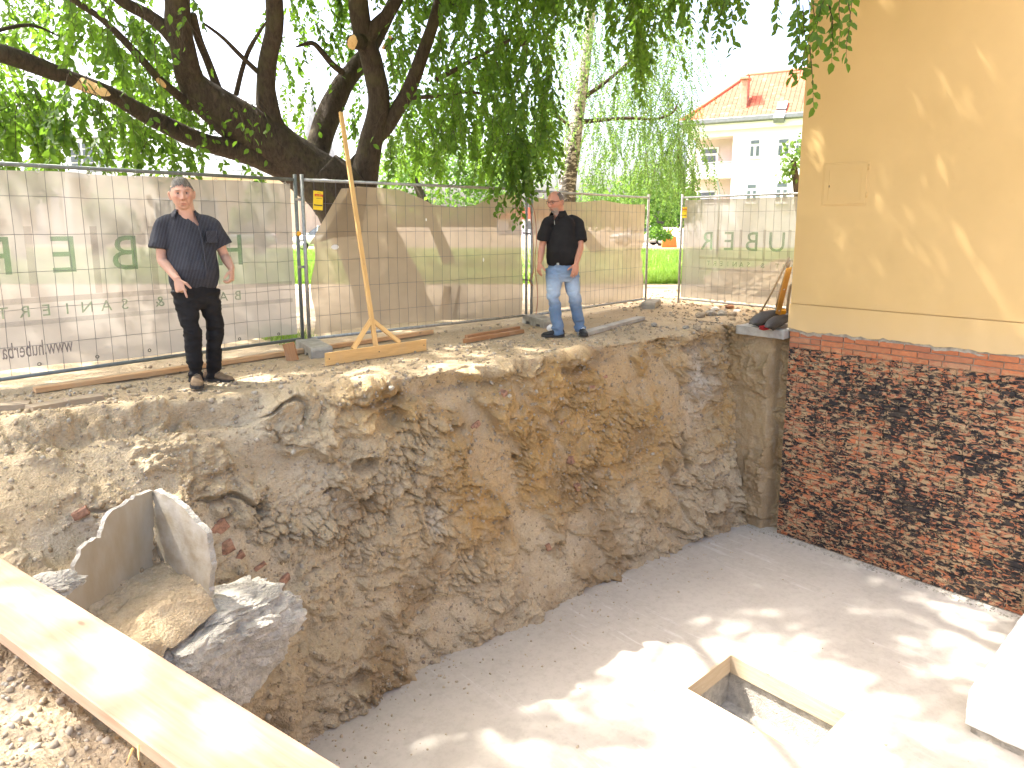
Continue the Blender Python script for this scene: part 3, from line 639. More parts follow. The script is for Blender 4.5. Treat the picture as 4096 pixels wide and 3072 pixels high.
# foundation: mortar core and bricks
fd = thing('brick_foundation', 'old brick foundation wall with flaking black bitumen coat', 'wall', (0, 0, FLOOR_Z))
abox('mortar_bed', 0.028, 0.6, -5.2, -0.012, -0.02, 3.0, M_MORT, fd, bev=0)
CH, BL, JT = 0.0765, 0.29, 0.011
proto = []
for k in range(6):
    bm = bmesh.new(); bmesh.ops.create_cube(bm, size=1.0)
    for v in bm.verts: v.co = Vector((v.co.x*0.05, v.co.y, v.co.z*(CH-JT)))
    bmesh.ops.bevel(bm, geom=[e for e in bm.edges], offset=0.006, segments=1, affect='EDGES')
    rr = random.Random(k)
    for v in bm.verts: v.co += Vector((rr.uniform(-1, 1)*.0025, rr.uniform(-1, 1)*.006, rr.uniform(-1, 1)*.003))
    me = bpy.data.meshes.new('brick'); bm.to_mesh(me); bm.free(); me.materials.append(M_BRICK); proto.append(me)
cand = []
nrow = int(2.98/CH)+1
rb = random.Random(5)
for r in range(nrow):
    zc = FLOOR_Z+0.01+CH*(r+0.5)
    if zc > 0.035: continue
    y = -0.014-(0 if r % 2 else 0.0); first = True
    while y > -4.6:
        L = BL if (rb.random() < 0.78) else 0.14
        if first and r % 2: L = 0.14
        first = False
        cand.append((y-L/2, zc, L-JT)); y -= L
bp = []
for (y, z, L) in cand:
    px, py, dp = project([(0, y, z)]); bp.append((dp[0] if px[0] < 1040 else 99, y, z, L))
bp.sort()
NB = 0; rest = MB()
for dpt, y, z, L in bp:
    dx = rb.uniform(-0.006, 0.006)-(0.008 if rb.random() < 0.06 else 0); tilt = rb.uniform(-0.012, 0.012); pr = rb.choice(proto)
    if NB < 298 and dpt < 90:
        o = bpy.data.objects.new('brick', pr); COL.objects.link(o); o.parent = fd
        o.location = (0.037+dx, y, z-FLOOR_Z); o.scale = (1, L, 1); o.rotation_euler = (tilt, 0, 0); NB += 1
    else:
        M = Matrix.Translation((0.037+dx, y, z-FLOOR_Z))@Matrix.Rotation(tilt, 4, 'X')@Matrix.Diagonal((1, L, 1, 1))
        rest.add([M@v.co for v in pr.vertices], [tuple(p.vertices) for p in pr.polygons])
o = rest.build('further_bricks', M_BRICK, fd); o['kind'] = 'stuff'
# concrete apron by the house corner
ap = thing('concrete_apron', 'grey concrete apron slab at the house corner under the tools', 'slab', (0.5, 0.35, 0))
jag('slab', -0.63, 0.62, -0.345, 0.36, -0.09, 0.03, M_CSLABG, ap, 0.004)

# ------------------------------------------------------------------ broken concrete shaft in the bank
K = onY(153, 490, 0.80)
sh = thing('broken_concrete_shaft', 'remains of a broken concrete shaft with two upright walls in the bank', 'shaft', (K[0], K[1], -1.25))
def cdir(deg):                                                     # ground direction, degrees right of the viewing axis
    a = math.radians(deg); v = _rt*math.sin(a)+_fw*math.cos(a); return np.array([v[0], v[1], 0.0])
def slab_from_outline(name, pts3, nrm, th, m, parent, rim_m):
    """upright slab cut to a broken outline (world points, listed round), extruded along nrm"""
    org = np.array(parent.location); n = np.array(nrm)*th; V = []; k = len(pts3)
    A = [np.array(p)-org for p in pts3]
    bm = bmesh.new(); fa = [bm.verts.new(tuple(p)) for p in A]; fb = [bm.verts.new(tuple(p+n)) for p in A]
    f1 = bm.faces.new(fa); f2 = bm.faces.new(fb[::-1]); rim = []
    for i in range(k): rim.append(bm.faces.new((fa[i], fb[i], fb[(i+1) % k], fa[(i+1) % k])))
    bmesh.ops.recalc_face_normals(bm, faces=bm.faces)
    for f in rim: f.material_index = 1
    bmesh.ops.triangulate(bm, faces=[f1, f2])
    me = bpy.data.meshes.new(name); bm.to_mesh(me); bm.free(); me.materials.append(m); me.materials.append(rim_m)
    return link(name, me, None, parent)
def planepts(pxs, base, direc):
    """pixels of an outline to the vertical plane through base along direc"""
    d = np.array(direc); n = np.array([-d[1], d[0], 0.0]); out = []
    for (x, y) in pxs:
        r = ray(x, y); t = (np.array(base)-CAMV)@n/(r@n); out.append(CAMV+r*t)
    return out
def roughen(poly, amp, seg=5, seed=1):
    rr = random.Random(seed); out = []
    for i in range(len(poly)):
        a, b_ = np.array(poly[i], float), np.array(poly[(i+1) % len(poly)], float); n = max(1, int(np.linalg.norm(b_-a)/seg))
        for k in range(n): out.append(tuple(a+(b_-a)*k/n+np.array([rr.uniform(-amp, amp), rr.uniform(-amp, amp)])*(1 if k else 0.3)))
    return out
dl = cdir(21+180); dr = cdir(-60+180)
pl = planepts(roughen([(153.5, 490), (140, 495), (118, 508), (110, 513), (105, 523), (101, 538), (92, 541), (84, 546), (76, 562), (68, 590), (63, 612), (80, 640), (153.5, 640)], 1.5, 4), K, dl)
slab_from_outline('upright_slab', pl, [-dl[1], dl[0], 0] if np.dot([-dl[1], dl[0]], _fw) > 0 else [dl[1], -dl[0], 0], 0.038, M_CSLAB, sh, M_CONC)
pr_ = planepts(roughen([(153.5, 490), (168, 497), (180, 505), (190, 516), (200, 526), (207, 534), (208, 548), (211, 562), (208, 600), (153.5, 620)], 1.5, 4, seed=2), K, dr)
slab_from_outline('upright_slab', pr_, [-dr[1], dr[0], 0] if np.dot([-dr[1], dr[0]], _fw) > 0 else [dr[1], -dr[0], 0], 0.042, M_CSLABB, sh, M_CONC)
# crumbling floor fill of the shaft
uu = np.linspace(0, 1, 90); vv = np.linspace(0, 1, 90)
Kz = -1.02; a0 = np.array([K[0], K[1], Kz]); la = dl*0.66; lb = dr*0.62
S = a0+uu[:, None, None]*la+vv[None, :, None]*lb; S[:, :, 2] += 0.03-0.10*uu[:, None]-0.08*vv[None, :]-0.10*np.maximum(uu[:, None]**8, vv[None, :]**8)
P = S.reshape(-1, 3); d_, sc_ = soil_disp(P+3.3, None, np.full(len(P), 0.3)); P[:, 2] += d_
o = fastmesh('earth_fill', P-np.array(sh.location), gridfaces(90, 90), M_SOIL, sh, True, soil_tint(P, np.full(len(P), .3), sc_)); o['kind'] = 'stuff'
def lump(name, center, size, m, parent, seed, amp=0.25, sub=5, rotz=0.0, flat=0.0):
    """rough boulder: noisy ellipsoid with broken facets"""
    bm = bmesh.new(); bmesh.ops.create_icosphere(bm, subdivisions=sub, radius=1.0)
    for v in bm.verts:
        p = v.co.copy(); q = p+Vector((seed*3.1, seed*1.7, seed))
        k = 1+amp*mnoise.noise(q*1.3)+amp*0.5*mnoise.noise(q*3.1)+amp*0.28*mnoise.noise(q*8)+amp*0.20*mnoise.noise(q*19)+amp*0.12*mnoise.noise(q*43)
        c = mnoise.voronoi(q*1.4)[0]; k += amp*0.35*(c[0]-0.4)
        p = p*k
        if flat: p.z = min(p.z, flat+0.06*mnoise.noise(q*4)+0.25*(p.z-flat) if p.z > flat else p.z)
        v.co = Vector((p.x*size[0], p.y*size[1], p.z*size[2]))
    me = bpy.data.meshes.new(name); bm.to_mesh(me); bm.free(); o = link(name, me, m, parent, False); o.location = center; o.rotation_euler = (0, 0, rotz)
    me.polygons.foreach_set('use_smooth', np.zeros(len(me.polygons), bool)); return o
bp_ = onY(203, 643, 0.38)
lump('broken_floor_edge', Vector(bp_)-Vector(sh.location), (0.70, 0.36, 0.44), M_CONC, sh, 2, 0.30, 6, 0.10, 0.5)
lump('concrete_piece', Vector(onY(40, 590, 0.1))-Vector(sh.location), (0.20, 0.14, 0.07), M_CONC, sh, 5, 0.3, 5)

# ------------------------------------------------------------------ brick fragments, stones
FR = [(475, 425, .07, .025), (571, 460, .06, .045), (577, 486, .035, .04), (548, 547, .03, .045), (592, 386, .05, .02), (604, 378, .05, .02), (561, 423, .03, .04), (503, 392, .035, .03),
      (82, 511, .05, .03), (218, 528, .09, .05), (224, 548, .09, .03), (240, 555, .05, .03), (260, 566, .05, .02), (282, 581, .08, .035)]
frl = {577: 'small orange brick chip just below the square brick half', 548: 'orange brick chip low in the bank just above the slab', 592: 'left one of two brick chips high in the bank below the man in jeans', 604: 'right one of two brick chips high in the bank below the man in jeans', 561: 'narrow upright brick chip above the square brick half', 503: 'faint brick chip high in the bank left of the flat piece', 240: 'small brick chip right of the two bricks by the shaft', 260: 'flat brick chip between the shaft and the brown brick end', 475: 'flat orange brick piece low under the worn rim of the bank', 571: 'square orange brick half sticking out at mid height of the bank', 82: 'reddish brick shard in the hollow left of the concrete shaft', 218: 'upper brick beside the broken concrete shaft wall', 224: 'lower brick beside the broken concrete shaft wall', 282: 'brown brick end to the right of the rough concrete lump'}
for i, (x, y, sx, sz) in enumerate(FR):
    p, n = on_bank(x, y)
    if x < 100: p = Vector(onY(x, y, 1.03))
    o = box('brick_fragment', (sx*2, 0.09, sz*2), p+n*-0.026, M_FRAG, None, (random.uniform(-.3, .3), random.uniform(-.5, .5) if x > 300 else -0.4, random.uniform(-.3, .5)), 0.006, 0.006)
    tag(o, frl.get(x, 'small orange brick fragment embedded in the earth bank'), 'brick', 'brick fragments in the bank')
# pebbles and clods as one scattered mass each
def scatter(name, pts, nrm, size, m, parent=None, sink=0.35, seed=3, label=None, sub=1):
    rg = np.random.default_rng(seed); bm = bmesh.new(); bmesh.ops.create_icosphere(bm, subdivisions=sub, radius=1.0)
    bv = np.array([v.co[:] for v in bm.verts]); bf = np.array([[v.index for v in f.verts] for f in bm.faces]); bm.free()
    n = len(pts); nv = len(bv)
    q = rg.normal(size=(n, 4)); q /= np.linalg.norm(q, axis=1, keepdims=True); w, x, y, z = q.T
    R = np.stack([1-2*(y*y+z*z), 2*(x*y-z*w), 2*(x*z+y*w), 2*(x*y+z*w), 1-2*(x*x+z*z), 2*(y*z-x*w), 2*(x*z-y*w), 2*(y*z+x*w), 1-2*(x*x+y*y)], 1).reshape(n, 3, 3)
    sc = size[:, None]*rg.uniform(0.55, 1.25, (n, 3))
    V = bv[None]*(1+rg.uniform(-.28, .28, (n, nv, 1)))*sc[:, None, :]
    V = np.einsum('nij,nkj->nki', R, V)+pts[:, None, :]+nrm[:, None, :]*(size*(0.5-sink))[:, None, None]
    Fq = (bf[None]+(np.arange(n)*nv)[:, None, None]).reshape(-1, 3)
    o = fastmesh(name, V.reshape(-1, 3), Fq, m, parent, False); tag(o, label, None, None, 'stuff'); return o
rg = np.random.default_rng(21)
vis = (BANK_P[:, 0] > -9.6)
ix = np.where(vis & (BANK_R > 2.1) & (BANK_R < 9.9))[0]; pick = rg.choice(ix, 7500)
scatter('soil_clods', BANK_P[pick], BANK_N[pick], 0.008+0.020*rg.random(7500)**3.5, M_SOILC if 'M_SOILC' in globals() else M_PEB, None, 0.5, 4, 'crumbs and stones in the bank face')
ix = np.where(vis & (BANK_R > 0.6) & (BANK_R < 2.15))[0]; pick = rg.choice(ix, 5200); clus = fbm(BANK_P[pick], 1.3, 3, 7); pick = pick[clus > -0.25]
scatter('loose_stones', BANK_P[pick], np.tile([0, 0, 1.0], (len(pick), 1)), 0.005+0.022*rg.random(len(pick))**6, M_PEB, None, 0.25, 5, 'loose pebbles and crumbs on the trodden ground')
ix = np.where((NEAR_P[:, 2] > -0.25) & (NEAR_P[:, 1] > -4.2) & (NEAR_P[:, 0] > -10.6))[0]; pick = rg.choice(ix, 9000)
scatter('gravel', NEAR_P[pick]+np.stack([rg.uniform(-.01, .01, 9000), rg.uniform(-.01, .01, 9000), np.zeros(9000)], 1), np.tile([0, 0, 1.0], (9000, 1)), 0.003+0.013*rg.random(9000)**3.0, M_PEB, None, 0.3, 6, 'fine gravel on the ground in front of the plank')
pick = rg.choice(np.where((GATE_P[:, 0] > 0.2))[0], 2600); sz_ = 0.008+0.03*rg.random(2600)**4; gp = GATE_P[pick]
scatter('rubble', gp, np.tile([0, 0, 1.0], (2600, 1)), sz_, M_PEB, None, 0.2, 8, 'broken rubble by the fence opening')
# crumbs at the toe of the bank and specks on the slab
n = 1700; xq = rg.uniform(-7.6, 0.0, n); yq = np.interp(xq, [-7.5, -6.7, -5.4, -3.6, -2, -.9, 0.15], [.2, .60, .80, .79, .70, .58, .5])-rg.random(n)**3*0.9+0.05
scatter('toe_crumbs', np.stack([xq, yq, np.full(n, FLOOR_Z)], 1), np.tile([0, 0, 1.0], (n, 1)), 0.003+0.013*rg.random(n)**4, M_CRUMB, None, 0.3, 9, 'earth crumbs along the foot of the bank')
n = 170; scatter('slab_specks', np.stack([rg.uniform(-7.5, -.2, n), rg.uniform(-5, .4, n), np.full(n, FLOOR_Z)], 1), np.tile([0, 0, 1.0], (n, 1)), 0.004+0.014*rg.random(n)**4, M_CRUMB, None, 0.3, 10, 'scattered small stones on the concrete slab')
n = 900; scatter('brick_toe_crumbs', np.stack([rg.uniform(-.14, 0.03, n), rg.uniform(-3.2, .5, n), np.full(n, FLOOR_Z)], 1), np.tile([0, 0, 1.0], (n, 1)), 0.004+0.014*rg.random(n)**3, M_FOOT, None, 0.3, 12, 'mortar crumbs along the foot of the brick wall')
ST = [(686, 329, .05, 'pale stone close to the pit rim in front of the right fence'), (700, 318, .09, 'left one of the big stones in the rubble by the opening'), (711, 316, .10, 'middle one of the big stones in the rubble by the opening'), (697, 330, .06, 'second pale stone at the pit rim nearer to the shovels'), (722, 316, .09, 'brown stone right of the big stones in the rubble'), (733, 316, .07, 'rightmost rubble stone beside the shovels'), (654, 326, .05, 'small tan clod nearest the pit below the fence end'), (673, 317, .04, 'lone small stone in front of the fence opening'), (648, 307, .05, 'small stone against the concrete foot at the fence end')]
for i, (x, y, s, nm) in enumerate(ST):
    p = atz(x, y, 0.0); o = lump('stone', (p[0], p[1], s*0.4), (s, s*0.8, s*0.6), M_PEB if i % 2 else M_FOOT, None, i+11, 0.35, 3)
    tag(o, nm, 'stone', 'rubble stones by the opening')
for (x, y, s, m_, lb) in ((715, 310, .07, M_WHITE, 'crumpled white plaster lump left of the other in the rubble'), (737, 312, .06, M_WHITE, 'small white plaster lump nearer the shovels'), (729, 308, .08, M_FRAG, 'orange brick lump lying behind the white rubble')):
    p = atz(x, y, 0.0); tag(lump('rubble_lump', (p[0], p[1], s*.3), (s*1.2, s*.8, s*.5), m_, None, s*100, 0.4, 3), lb, 'rubble')
# ------------------------------------------------------------------ foreground plank
pk = thing('scaffold_plank', 'long pale scaffold plank lying along the pit edge in the foreground', 'plank', (-8.72, -1.9, 0))
A = np.array([-8.95, -0.60, 0.0]); B = np.array([-8.27, -3.35, 0.0]); dv = (B-A)/np.linalg.norm(B-A)
pA, pB = Vector(A-dv*0.9)-pk.location, Vector(B+dv*0.9)-pk.location
off = Vector((-dv[1], dv[0], 0))*-0.0
pb = beam('board', pA+off+Vector((-0.085, -0.02, 0.022)), pB+off+Vector((-0.085, -0.02, 0.022)), 0.235, 0.048, M_PLANK, pk, bev=0.004)
spl = MB(); rr = random.Random(3)
for k in range(5):
    t = rr.uniform(0.1, 0.9); q = pA.lerp(pB, t)+Vector((-0.2, -0.07, rr.uniform(0.0, 0.03))); spl.tube([q, q+Vector((rr.uniform(-.03, 0), -0.06, rr.uniform(-.02, .01)))], [0.004, 0.001], 4)
spl.build('splinter', M_PINE, pk)

# ------------------------------------------------------------------ fence panels
FENCES = {}
def vplane(px, py, o, ang):
    d = np.array([math.cos(ang), math.sin(ang), 0]); n = np.array([-d[1], d[0], 0]); r = ray(px, py)
    t = (np.array([o[0], o[1], 0])-CAMV)@n/(r@n); p = CAMV+r*t; return (p-np.array([o[0], o[1], 0]))@d, p[2]
def fence(name, label, o, e, H, mrail, mpost, fabric=None):
    L = math.hypot(e[0]-o[0], e[1]-o[1]); ang = math.atan2(e[1]-o[1], e[0]-o[0])
    r = thing(name, label, 'fence', (o[0], o[1], 0), ang, 'site fence panels')
    for x in (0.0, L): tube('post', [(x, 0, 0.02), (x, 0, H+0.03)], 0.021, mpost, r, 12)
    tube('top_rail', [(0.02, 0, H-0.03), (L-0.02, 0, H-0.03)], 0.0185, mrail, r, 10)
    tube('bottom_rail', [(0.02, 0, 0.10), (L-0.02, 0, 0.10)], 0.0185, mrail, r, 10)
    mb = MB(); nw = int(L/0.135); rr = random.Random(int(L*100)+len(label))
    for i in range(1, nw):
        x = L*i/nw; zz = np.linspace(0.09, H-0.03, 7)
        mb.tube([(x+rr.uniform(-.005, .005), -0.006+rr.uniform(-.004, .004), z) for z in zz], 0.0021, 4)
    for k in range(1, 6):
        z = 0.10+(H-0.13)*k/6+0.02*(k-3); bnd = [(x, -0.001+rr.uniform(-.004, .004), z+rr.uniform(-.006, .006)) for x in np.linspace(0.015, L-0.015, 14)]; mb.tube(bnd, 0.0021, 4)
    w_o = mb.build('wire_mesh', M_WIRE, r); w_o['kind'] = 'stuff'
    FENCES[name+str(len(FENCES))] = r
    return r, L, ang
def sheet(parent, x0f, x1f, z0f, z1f, m, ny=0.028, seed=0, nu=70, nv=46, wav=0.010, name='mesh_sheet'):
    """hung sheet: boundary functions of the other coordinate, 0..1"""
    u = np.linspace(0, 1, nu); v = np.linspace(0, 1, nv); V = np.empty((nu, nv, 3))
    for i, a in enumerate(u):
        zl, zh = z0f(a), z1f(a)
        for j, b_ in enumerate(v):
            xl, xh = x0f(b_), x1f(b_); V[i, j] = (xl+(xh-xl)*a, 0, zl+(zh-zl)*b_)
    Q = V.reshape(-1, 3); Q[:, 1] = ny+wav*fbm(Q*np.array([1, 1, .5])+seed*5.3, 3.0, 3, seed)+wav*0.5*fbm(Q*np.array([.5, 1, 1])+seed, 6.0, 2, seed+1)
    return fastmesh(name, Q, gridfaces(nu, nv), m, parent, True)
MIR = lambda x, y, z: Matrix(((-1, 0, 0, x), (0, 0, 1, y), (0, 1, 0, z), (0, 0, 0, 1)))
def letter(ch, parent, s, z, h, m, y=0.010):
    return text_part('letter', ch, m, parent, h/0.72, MIR(s, y, z))
def quad(name, parent, x0, x1, z0, z1, m, y=0.012):
    return pydata(name, [(x0, y, z0), (x1, y, z0), (x1, y, z1), (x0, y, z1)], [(0, 1, 2, 3)], m, parent)
def eyelets(parent, L, H, m, n=9, y=0.014):
    for k in range(n):
        mb = MB(); x = 0.12+(L-0.24)*k/(n-1); c = [(x+0.014*math.cos(t), y, H-0.075+0.014*math.sin(t)) for t in np.linspace(0, 2*math.pi, 9)]; mb.tube(c, 0.004, 5)
        mb.tube([(x, y, H-0.065), (x+0.004, -0.02, H-0.03), (x, y, H-0.012)], 0.003, 4); mb.build('eyelet', m, parent)
# panel left of the post behind the pointing man
f1o = (-8.86, 2.885); f1, L1, a1 = fence('site_fence', 'left fence panel with white banner, mirrored green letters behind the pointing man', f1o, (-5.43, 3.28), 1.97, M_RAIL, M_RAIL)
hb = 0.0
fb1 = sheet(f1, lambda b: 0.03, lambda b: L1-0.05, lambda a: 0.15+0.02*math.sin(a*9), lambda a: 1.895+0.006*math.sin(a*25), M_FAB1, 0.028, 1)
sE, zE = vplane(65, 255, f1o, a1); sB, zB = vplane(126.5, 254.5, f1o, a1); pit = sB-sE
zl0 = vplane(126, 272.5, f1o, a1)[1]; zl1 = vplane(126, 236.8, f1o, a1)[1]
for k, ch in enumerate('REBUH'):
    s = sE+(k-1)*pit
    letter(ch, fb1, s, (zl0+zl1)/2, (zl1-zl0), M_PGREEN)
    if k < 4: quad('print_bar', fb1, s+pit*0.5-0.035, s+pit*0.5+0.025, zl0-0.18, zl1+0.10, M_PBROWN)
quad('print_line', fb1, 0.05, L1-0.1, zl0-0.235, zl0-0.185, M_PBROWN); quad('print_line', fb1, 0.05, L1-0.1, zl0-0.43, zl0-0.385, M_PGREY)
sS, zS = vplane(124.7, 297, f1o, a1); sN, _ = vplane(86.7, 298, f1o, a1); q = (sS-sN)/2
for k, ch in enumerate('TREINAS & TUAB'):
    if ch != ' ': letter(ch, fb1, sS+(k-6)*q, zl0-0.31, 0.105, M_PGREEN)
su0, zu = vplane(73, 345, f1o, a1); su1, _ = vplane(2, 352, f1o, a1)
o = text_part('web_address', 'www.huberba', M_PURL, fb1, 0.20, MIR((su0+su1)/2, 0.010, zu))
w0 = max(v.co.x for v in o.data.vertices)-min(v.co.x for v in o.data.vertices); o.scale.x *= (su0-su1)/w0
eyelets(f1, L1, 1.97, M_STEEL)
for x in np.linspace(0.3, L1-0.3, 7):
    mb = MB(); mb.tube([(x+0.014*math.cos(t), 0.014, 0.19+0.014*math.sin(t)) for t in np.linspace(0, 2*math.pi, 9)], 0.004, 5); mb.build('eyelet', M_BLACK, f1)
# middle panel, torn sheet
f2o = (-5.37, 3.23); f2, L2, a2 = fence('site_fence', 'middle fence panel whose beige sheet is torn and folded at its upper corner', f2o, (-1.96, 3.11), 1.97, M_STEEL, M_STEEL)
def top2(a):
    s = a*L2
    return float(np.interp(s, [0.0, 0.08, 0.50, 0.62, 0.95, 1.25, 1.55, 1.75, 2.1, 2.5, 2.75, 3.05, L2], [1.22, 1.24, 1.86, 1.89, 1.885, 1.87, 1.78, 1.70, 1.665, 1.70, 1.80, 1.865, 1.85]))
sheet(f2, lambda b: 0.06+0.05*b+0.03*math.sin(b*9), lambda b: L2-0.06+0.02*math.sin(b*7), lambda a: 0.14+0.03*math.sin(a*5), top2, M_FAB2, 0.030, 2, 100, 50, 0.022)
fl = [(0.06, 1.20), (0.50, 1.86), (0.86, 1.885), (0.80, 1.60), (0.74, 1.30), (0.40, 1.285)]
V = [(x, 0.020, z) for x, z in fl]; pydata('folded_flap', V, [(0, 1, 2, 3), (0, 3, 4, 5)], M_FAB2, f2)
for (s, z, w_, h_) in ((0.38, 1.17, .05, .03), (2.62, 0.95, .012, .03), (1.68, 1.50, .01, .02)):
    pydata('light_patch', [(s+w_*math.cos(t), 0.009, z+h_*math.sin(t)) for t in np.linspace(0, 2*math.pi, 12)[:-1]], [tuple(range(11))], M_WHITE, f2)
# panel behind the man in jeans
f3o = (-1.90, 3.06); f3, L3_, a3 = fence('site_fence', 'fence panel with plain beige sheet behind the man in jeans', f3o, (1.35, 3.43), 1.95, M_STEEL, M_STEEL)
def right3(b): return L3_-0.05-0.10*math.exp(-((b-0.48)/0.09)**2)-0.05*math.exp(-((b-0.3)/0.05)**2)
sheet(f3, lambda b: 0.05+0.02*math.sin(b*8), right3, lambda a: 0.13+0.02*math.sin(a*6), lambda a: 1.84-0.05*abs(math.sin(a*5.5)), M_FAB2, 0.030, 3, 90, 50, 0.02)
# panel across the gate, beside the house
f4o = (1.81, 3.03); f4, L4, a4 = fence('site_fence', 'right fence panel with grey banner beside the yellow house', f4o, (1.71, -0.42), 1.95, M_STEEL, M_STEEL)
fb4 = sheet(f4, lambda b: 0.03, lambda b: L4-0.04, lambda a: 0.13, lambda a: 1.875, M_FAB4, 0.028, 4)
LX = {'R': 707, 'E': 729, 'B': 751.5, 'U': 776.5}
ss = [vplane(x, 242, f4o, a4)[0] for x in LX.values()]; z1_ = vplane(730, 232.5, f4o, a4)[1]; z0_ = vplane(730, 252, f4o, a4)[1]
p4 = (ss[3]-ss[0])/3
for k, ch in enumerate('REBUH'):
    letter(ch, fb4, ss[0]+p4*k, (z0_+z1_)/2, z1_-z0_, M_PGREEN)
    if k < 4: quad('print_bar', fb4, ss[0]+p4*(k+.5)-0.03, ss[0]+p4*(k+.5)+0.02, z0_-0.10, z1_+0.05, M_PBROWN)
quad('print_line', fb4, ss[0]-0.15, L4-0.1, z0_-0.135, z0_-0.095, M_PBROWN); quad('print_line', fb4, ss[0]-0.15, L4-0.1, z0_-0.33, z0_-0.29, M_PGREY)
sT = vplane(708, 265, f4o, a4)[0]; sS4 = vplane(748, 265, f4o, a4)[0]; q = (sS4-sT)/6
for k, ch in enumerate('TREINAS & TUAB'):
    if ch != ' ' and sT+k*q < L4-0.1: letter(ch, fb4, sT+k*q, z0_-0.21, 0.085, M_PGREEN)
eyelets(f4, L4, 1.95, M_STEEL, 8)
# yellow hire signs, seen from behind on the middle panel, from in front on the right panel
def sign(parent, s, z0, w_, h_, rot=0.0):
    b = box('hire_sign', (w_, 0.006, h_), (s, -0.012, z0+h_/2), M_YSIGN, parent, (0, rot, 0), 0.002)
    quad('sign_stripe', b, -w_*0.38, w_*0.48, h_*0.20, h_*0.335, M_RED, -0.0045); text_part('sign_text', 'mubs', M_YSIGN, b, h_*0.17, Matrix(((1, 0, 0, w_*0.05), (0, 0, -1, -0.006), (0, 1, 0, h_*0.245), (0, 0, 0, 1))))
    quad('sign_stripe', b, -w_*0.45, w_*0.45, -h_*0.28, -h_*0.22, M_INK, -0.0045); quad('sign_stripe', b, -w_*0.1, w_*0.3, h_*0.39, h_*0.41, M_INK, -0.0045); quad('sign_stripe', b, -w_*0.2, w_*0.4, h_*0.10, h_*0.12, M_INK, -0.0045)
sgl, sgz = vplane(314, 210, f2o, a2); sgr, _ = vplane(322, 210, f2o, a2); sgt = vplane(318, 191, f2o, a2)[1]
sign(f2, (sgl+sgr)/2, sgz, sgr-sgl+0.02, sgt-sgz, 0.07)
sgl, sgz = vplane(682.5, 218, f4o, a4); sgr, sgt = vplane(687.5, 207, f4o, a4); sign(f4, (sgl+sgr)/2, sgz, sgr-sgl, sgt-sgz)
# yellow plug, couplings between posts
tube('yellow_plug', [(L1, -0.024, 1.33), (L1-0.01, -0.045, 1.33)], 0.028, M_YPL, f1, 12)
for z in (0.95, 1.72): beam('coupling', (L1-0.03, -0.03, z), (L1+0.10, -0.03, z-0.005), 0.008, 0.03, M_STEEL, f1)
for z in (0.62, 1.30): beam('coupling', (L2-0.10, -0.03, z+0.02), (L2+0.09, -0.03, z), 0.006, 0.02, M_WIRE, f2)
# concrete feet
def foot(loc, rotz, label):
    poly = [(-.36, 0), (-.24, 0), (-.22, .045), (-.12, .045), (-.10, 0), (.10, 0), (.12, .045), (.22, .045), (.24, 0), (.36, 0), (.36, .10), (.33, .13), (-.33, .13), (-.36, .10)]
    r = thing('ballast_block', label, 'fence foot', loc, rotz, 'concrete fence feet'); prism('block', poly, -.12, .12, M_FOOT, r, 0.006)
    return r
foot((-5.52, 2.82, -0.01), math.radians(78), 'concrete fence foot between left and middle panel, behind the pine T board')
foot((-2.02, 2.75, -0.01), math.radians(72), 'concrete fence foot beside the left shoe of the man in jeans')
foot((0.98, 3.02, -0.01), math.radians(28), 'concrete fence foot at the end of the panel by the opening')

# ------------------------------------------------------------------ timber on the ground
q0 = Vector(atz(325.5, 366, 0.0)); q1 = Vector(atz(426, 350.6, 0.0)); mid = (q0+q1)/2
tb = thing('screed_board', 'pine T-shaped screed with tall pole leaning on the fence', 'screed', mid)
bd = beam('board', q0-mid+Vector((0, 0, .068)), q1-mid+Vector((0, 0, .068)), 0.026, 0.132, M_PINE, tb)
d = (q1-q0).normalized(); nb = Vector((-d.y, d.x, 0))
pt = Vector(onY(352, 187, 3.14)); pb0 = mid+nb*0.03+Vector((0, 0, 0.03)); pdir = (pt-pb0).normalized()
top = pb0+pdir*3.2
for k in range(60):
    t_ = pb0+pdir*(2.0+k*0.025)
    if project([t_])[1][0] < 113: top = t_; break
beam('pole', pb0-mid, top-mid, 0.030, 0.052, M_PINE, tb, up=d)
for s_, px_ in ((-1, 352.0), (1, 391.0)):
    e_ = mid+d*s_*0.30+nb*0.025+Vector((0, 0, .13)); beam('brace', e_-mid, pb0+pdir*0.42-mid+nb*0.01, 0.025, 0.055, M_PINE, tb, up=d)
for t in (0.03, 0.5, 0.97): tube('screw', [q0.lerp(q1, t)-mid+Vector((0, 0, .07))-nb*0.012, q0.lerp(q1, t)-mid+Vector((0, 0, .07))-nb*0.016], 0.007, M_INK, tb)
tag(beam('batten', (-8.2, 2.60, 0.035), (-3.75, 3.02, 0.045), 0.085, 0.045, M_LBATTEN), 'very long pale batten on the ground along the fence behind the pointing man', 'batten')
o = beam('timber_offcut', Vector(atz(293, 361, 0.0)), Vector(atz(293, 361, 0.0))+Vector((-0.02, 0.05, 0.19)), 0.045, 0.12, M_BATTEN, None, up=(1, -1, 0)); tag(o, 'short brown timber offcut standing beside the concrete foot', 'timber')
for (a, b_, z, lb) in (((464, 341), (523, 331), 0.03, 'front brown batten of the pair lying before the fence'), ((466, 337), (519, 328), 0.032, 'rear brown batten of the pair lying before the fence')):
    tag(beam('batten', atz(*a, z), atz(*b_, z), 0.05, 0.05, M_BATTEN), lb, 'batten', 'pair of brown battens')
tag(beam('ground_board', atz(582, 334, 0.03), atz(641, 318, 0.03), 0.14, 0.05, M_CSLABG), 'pale flat board along the fence behind the man in jeans', 'board')
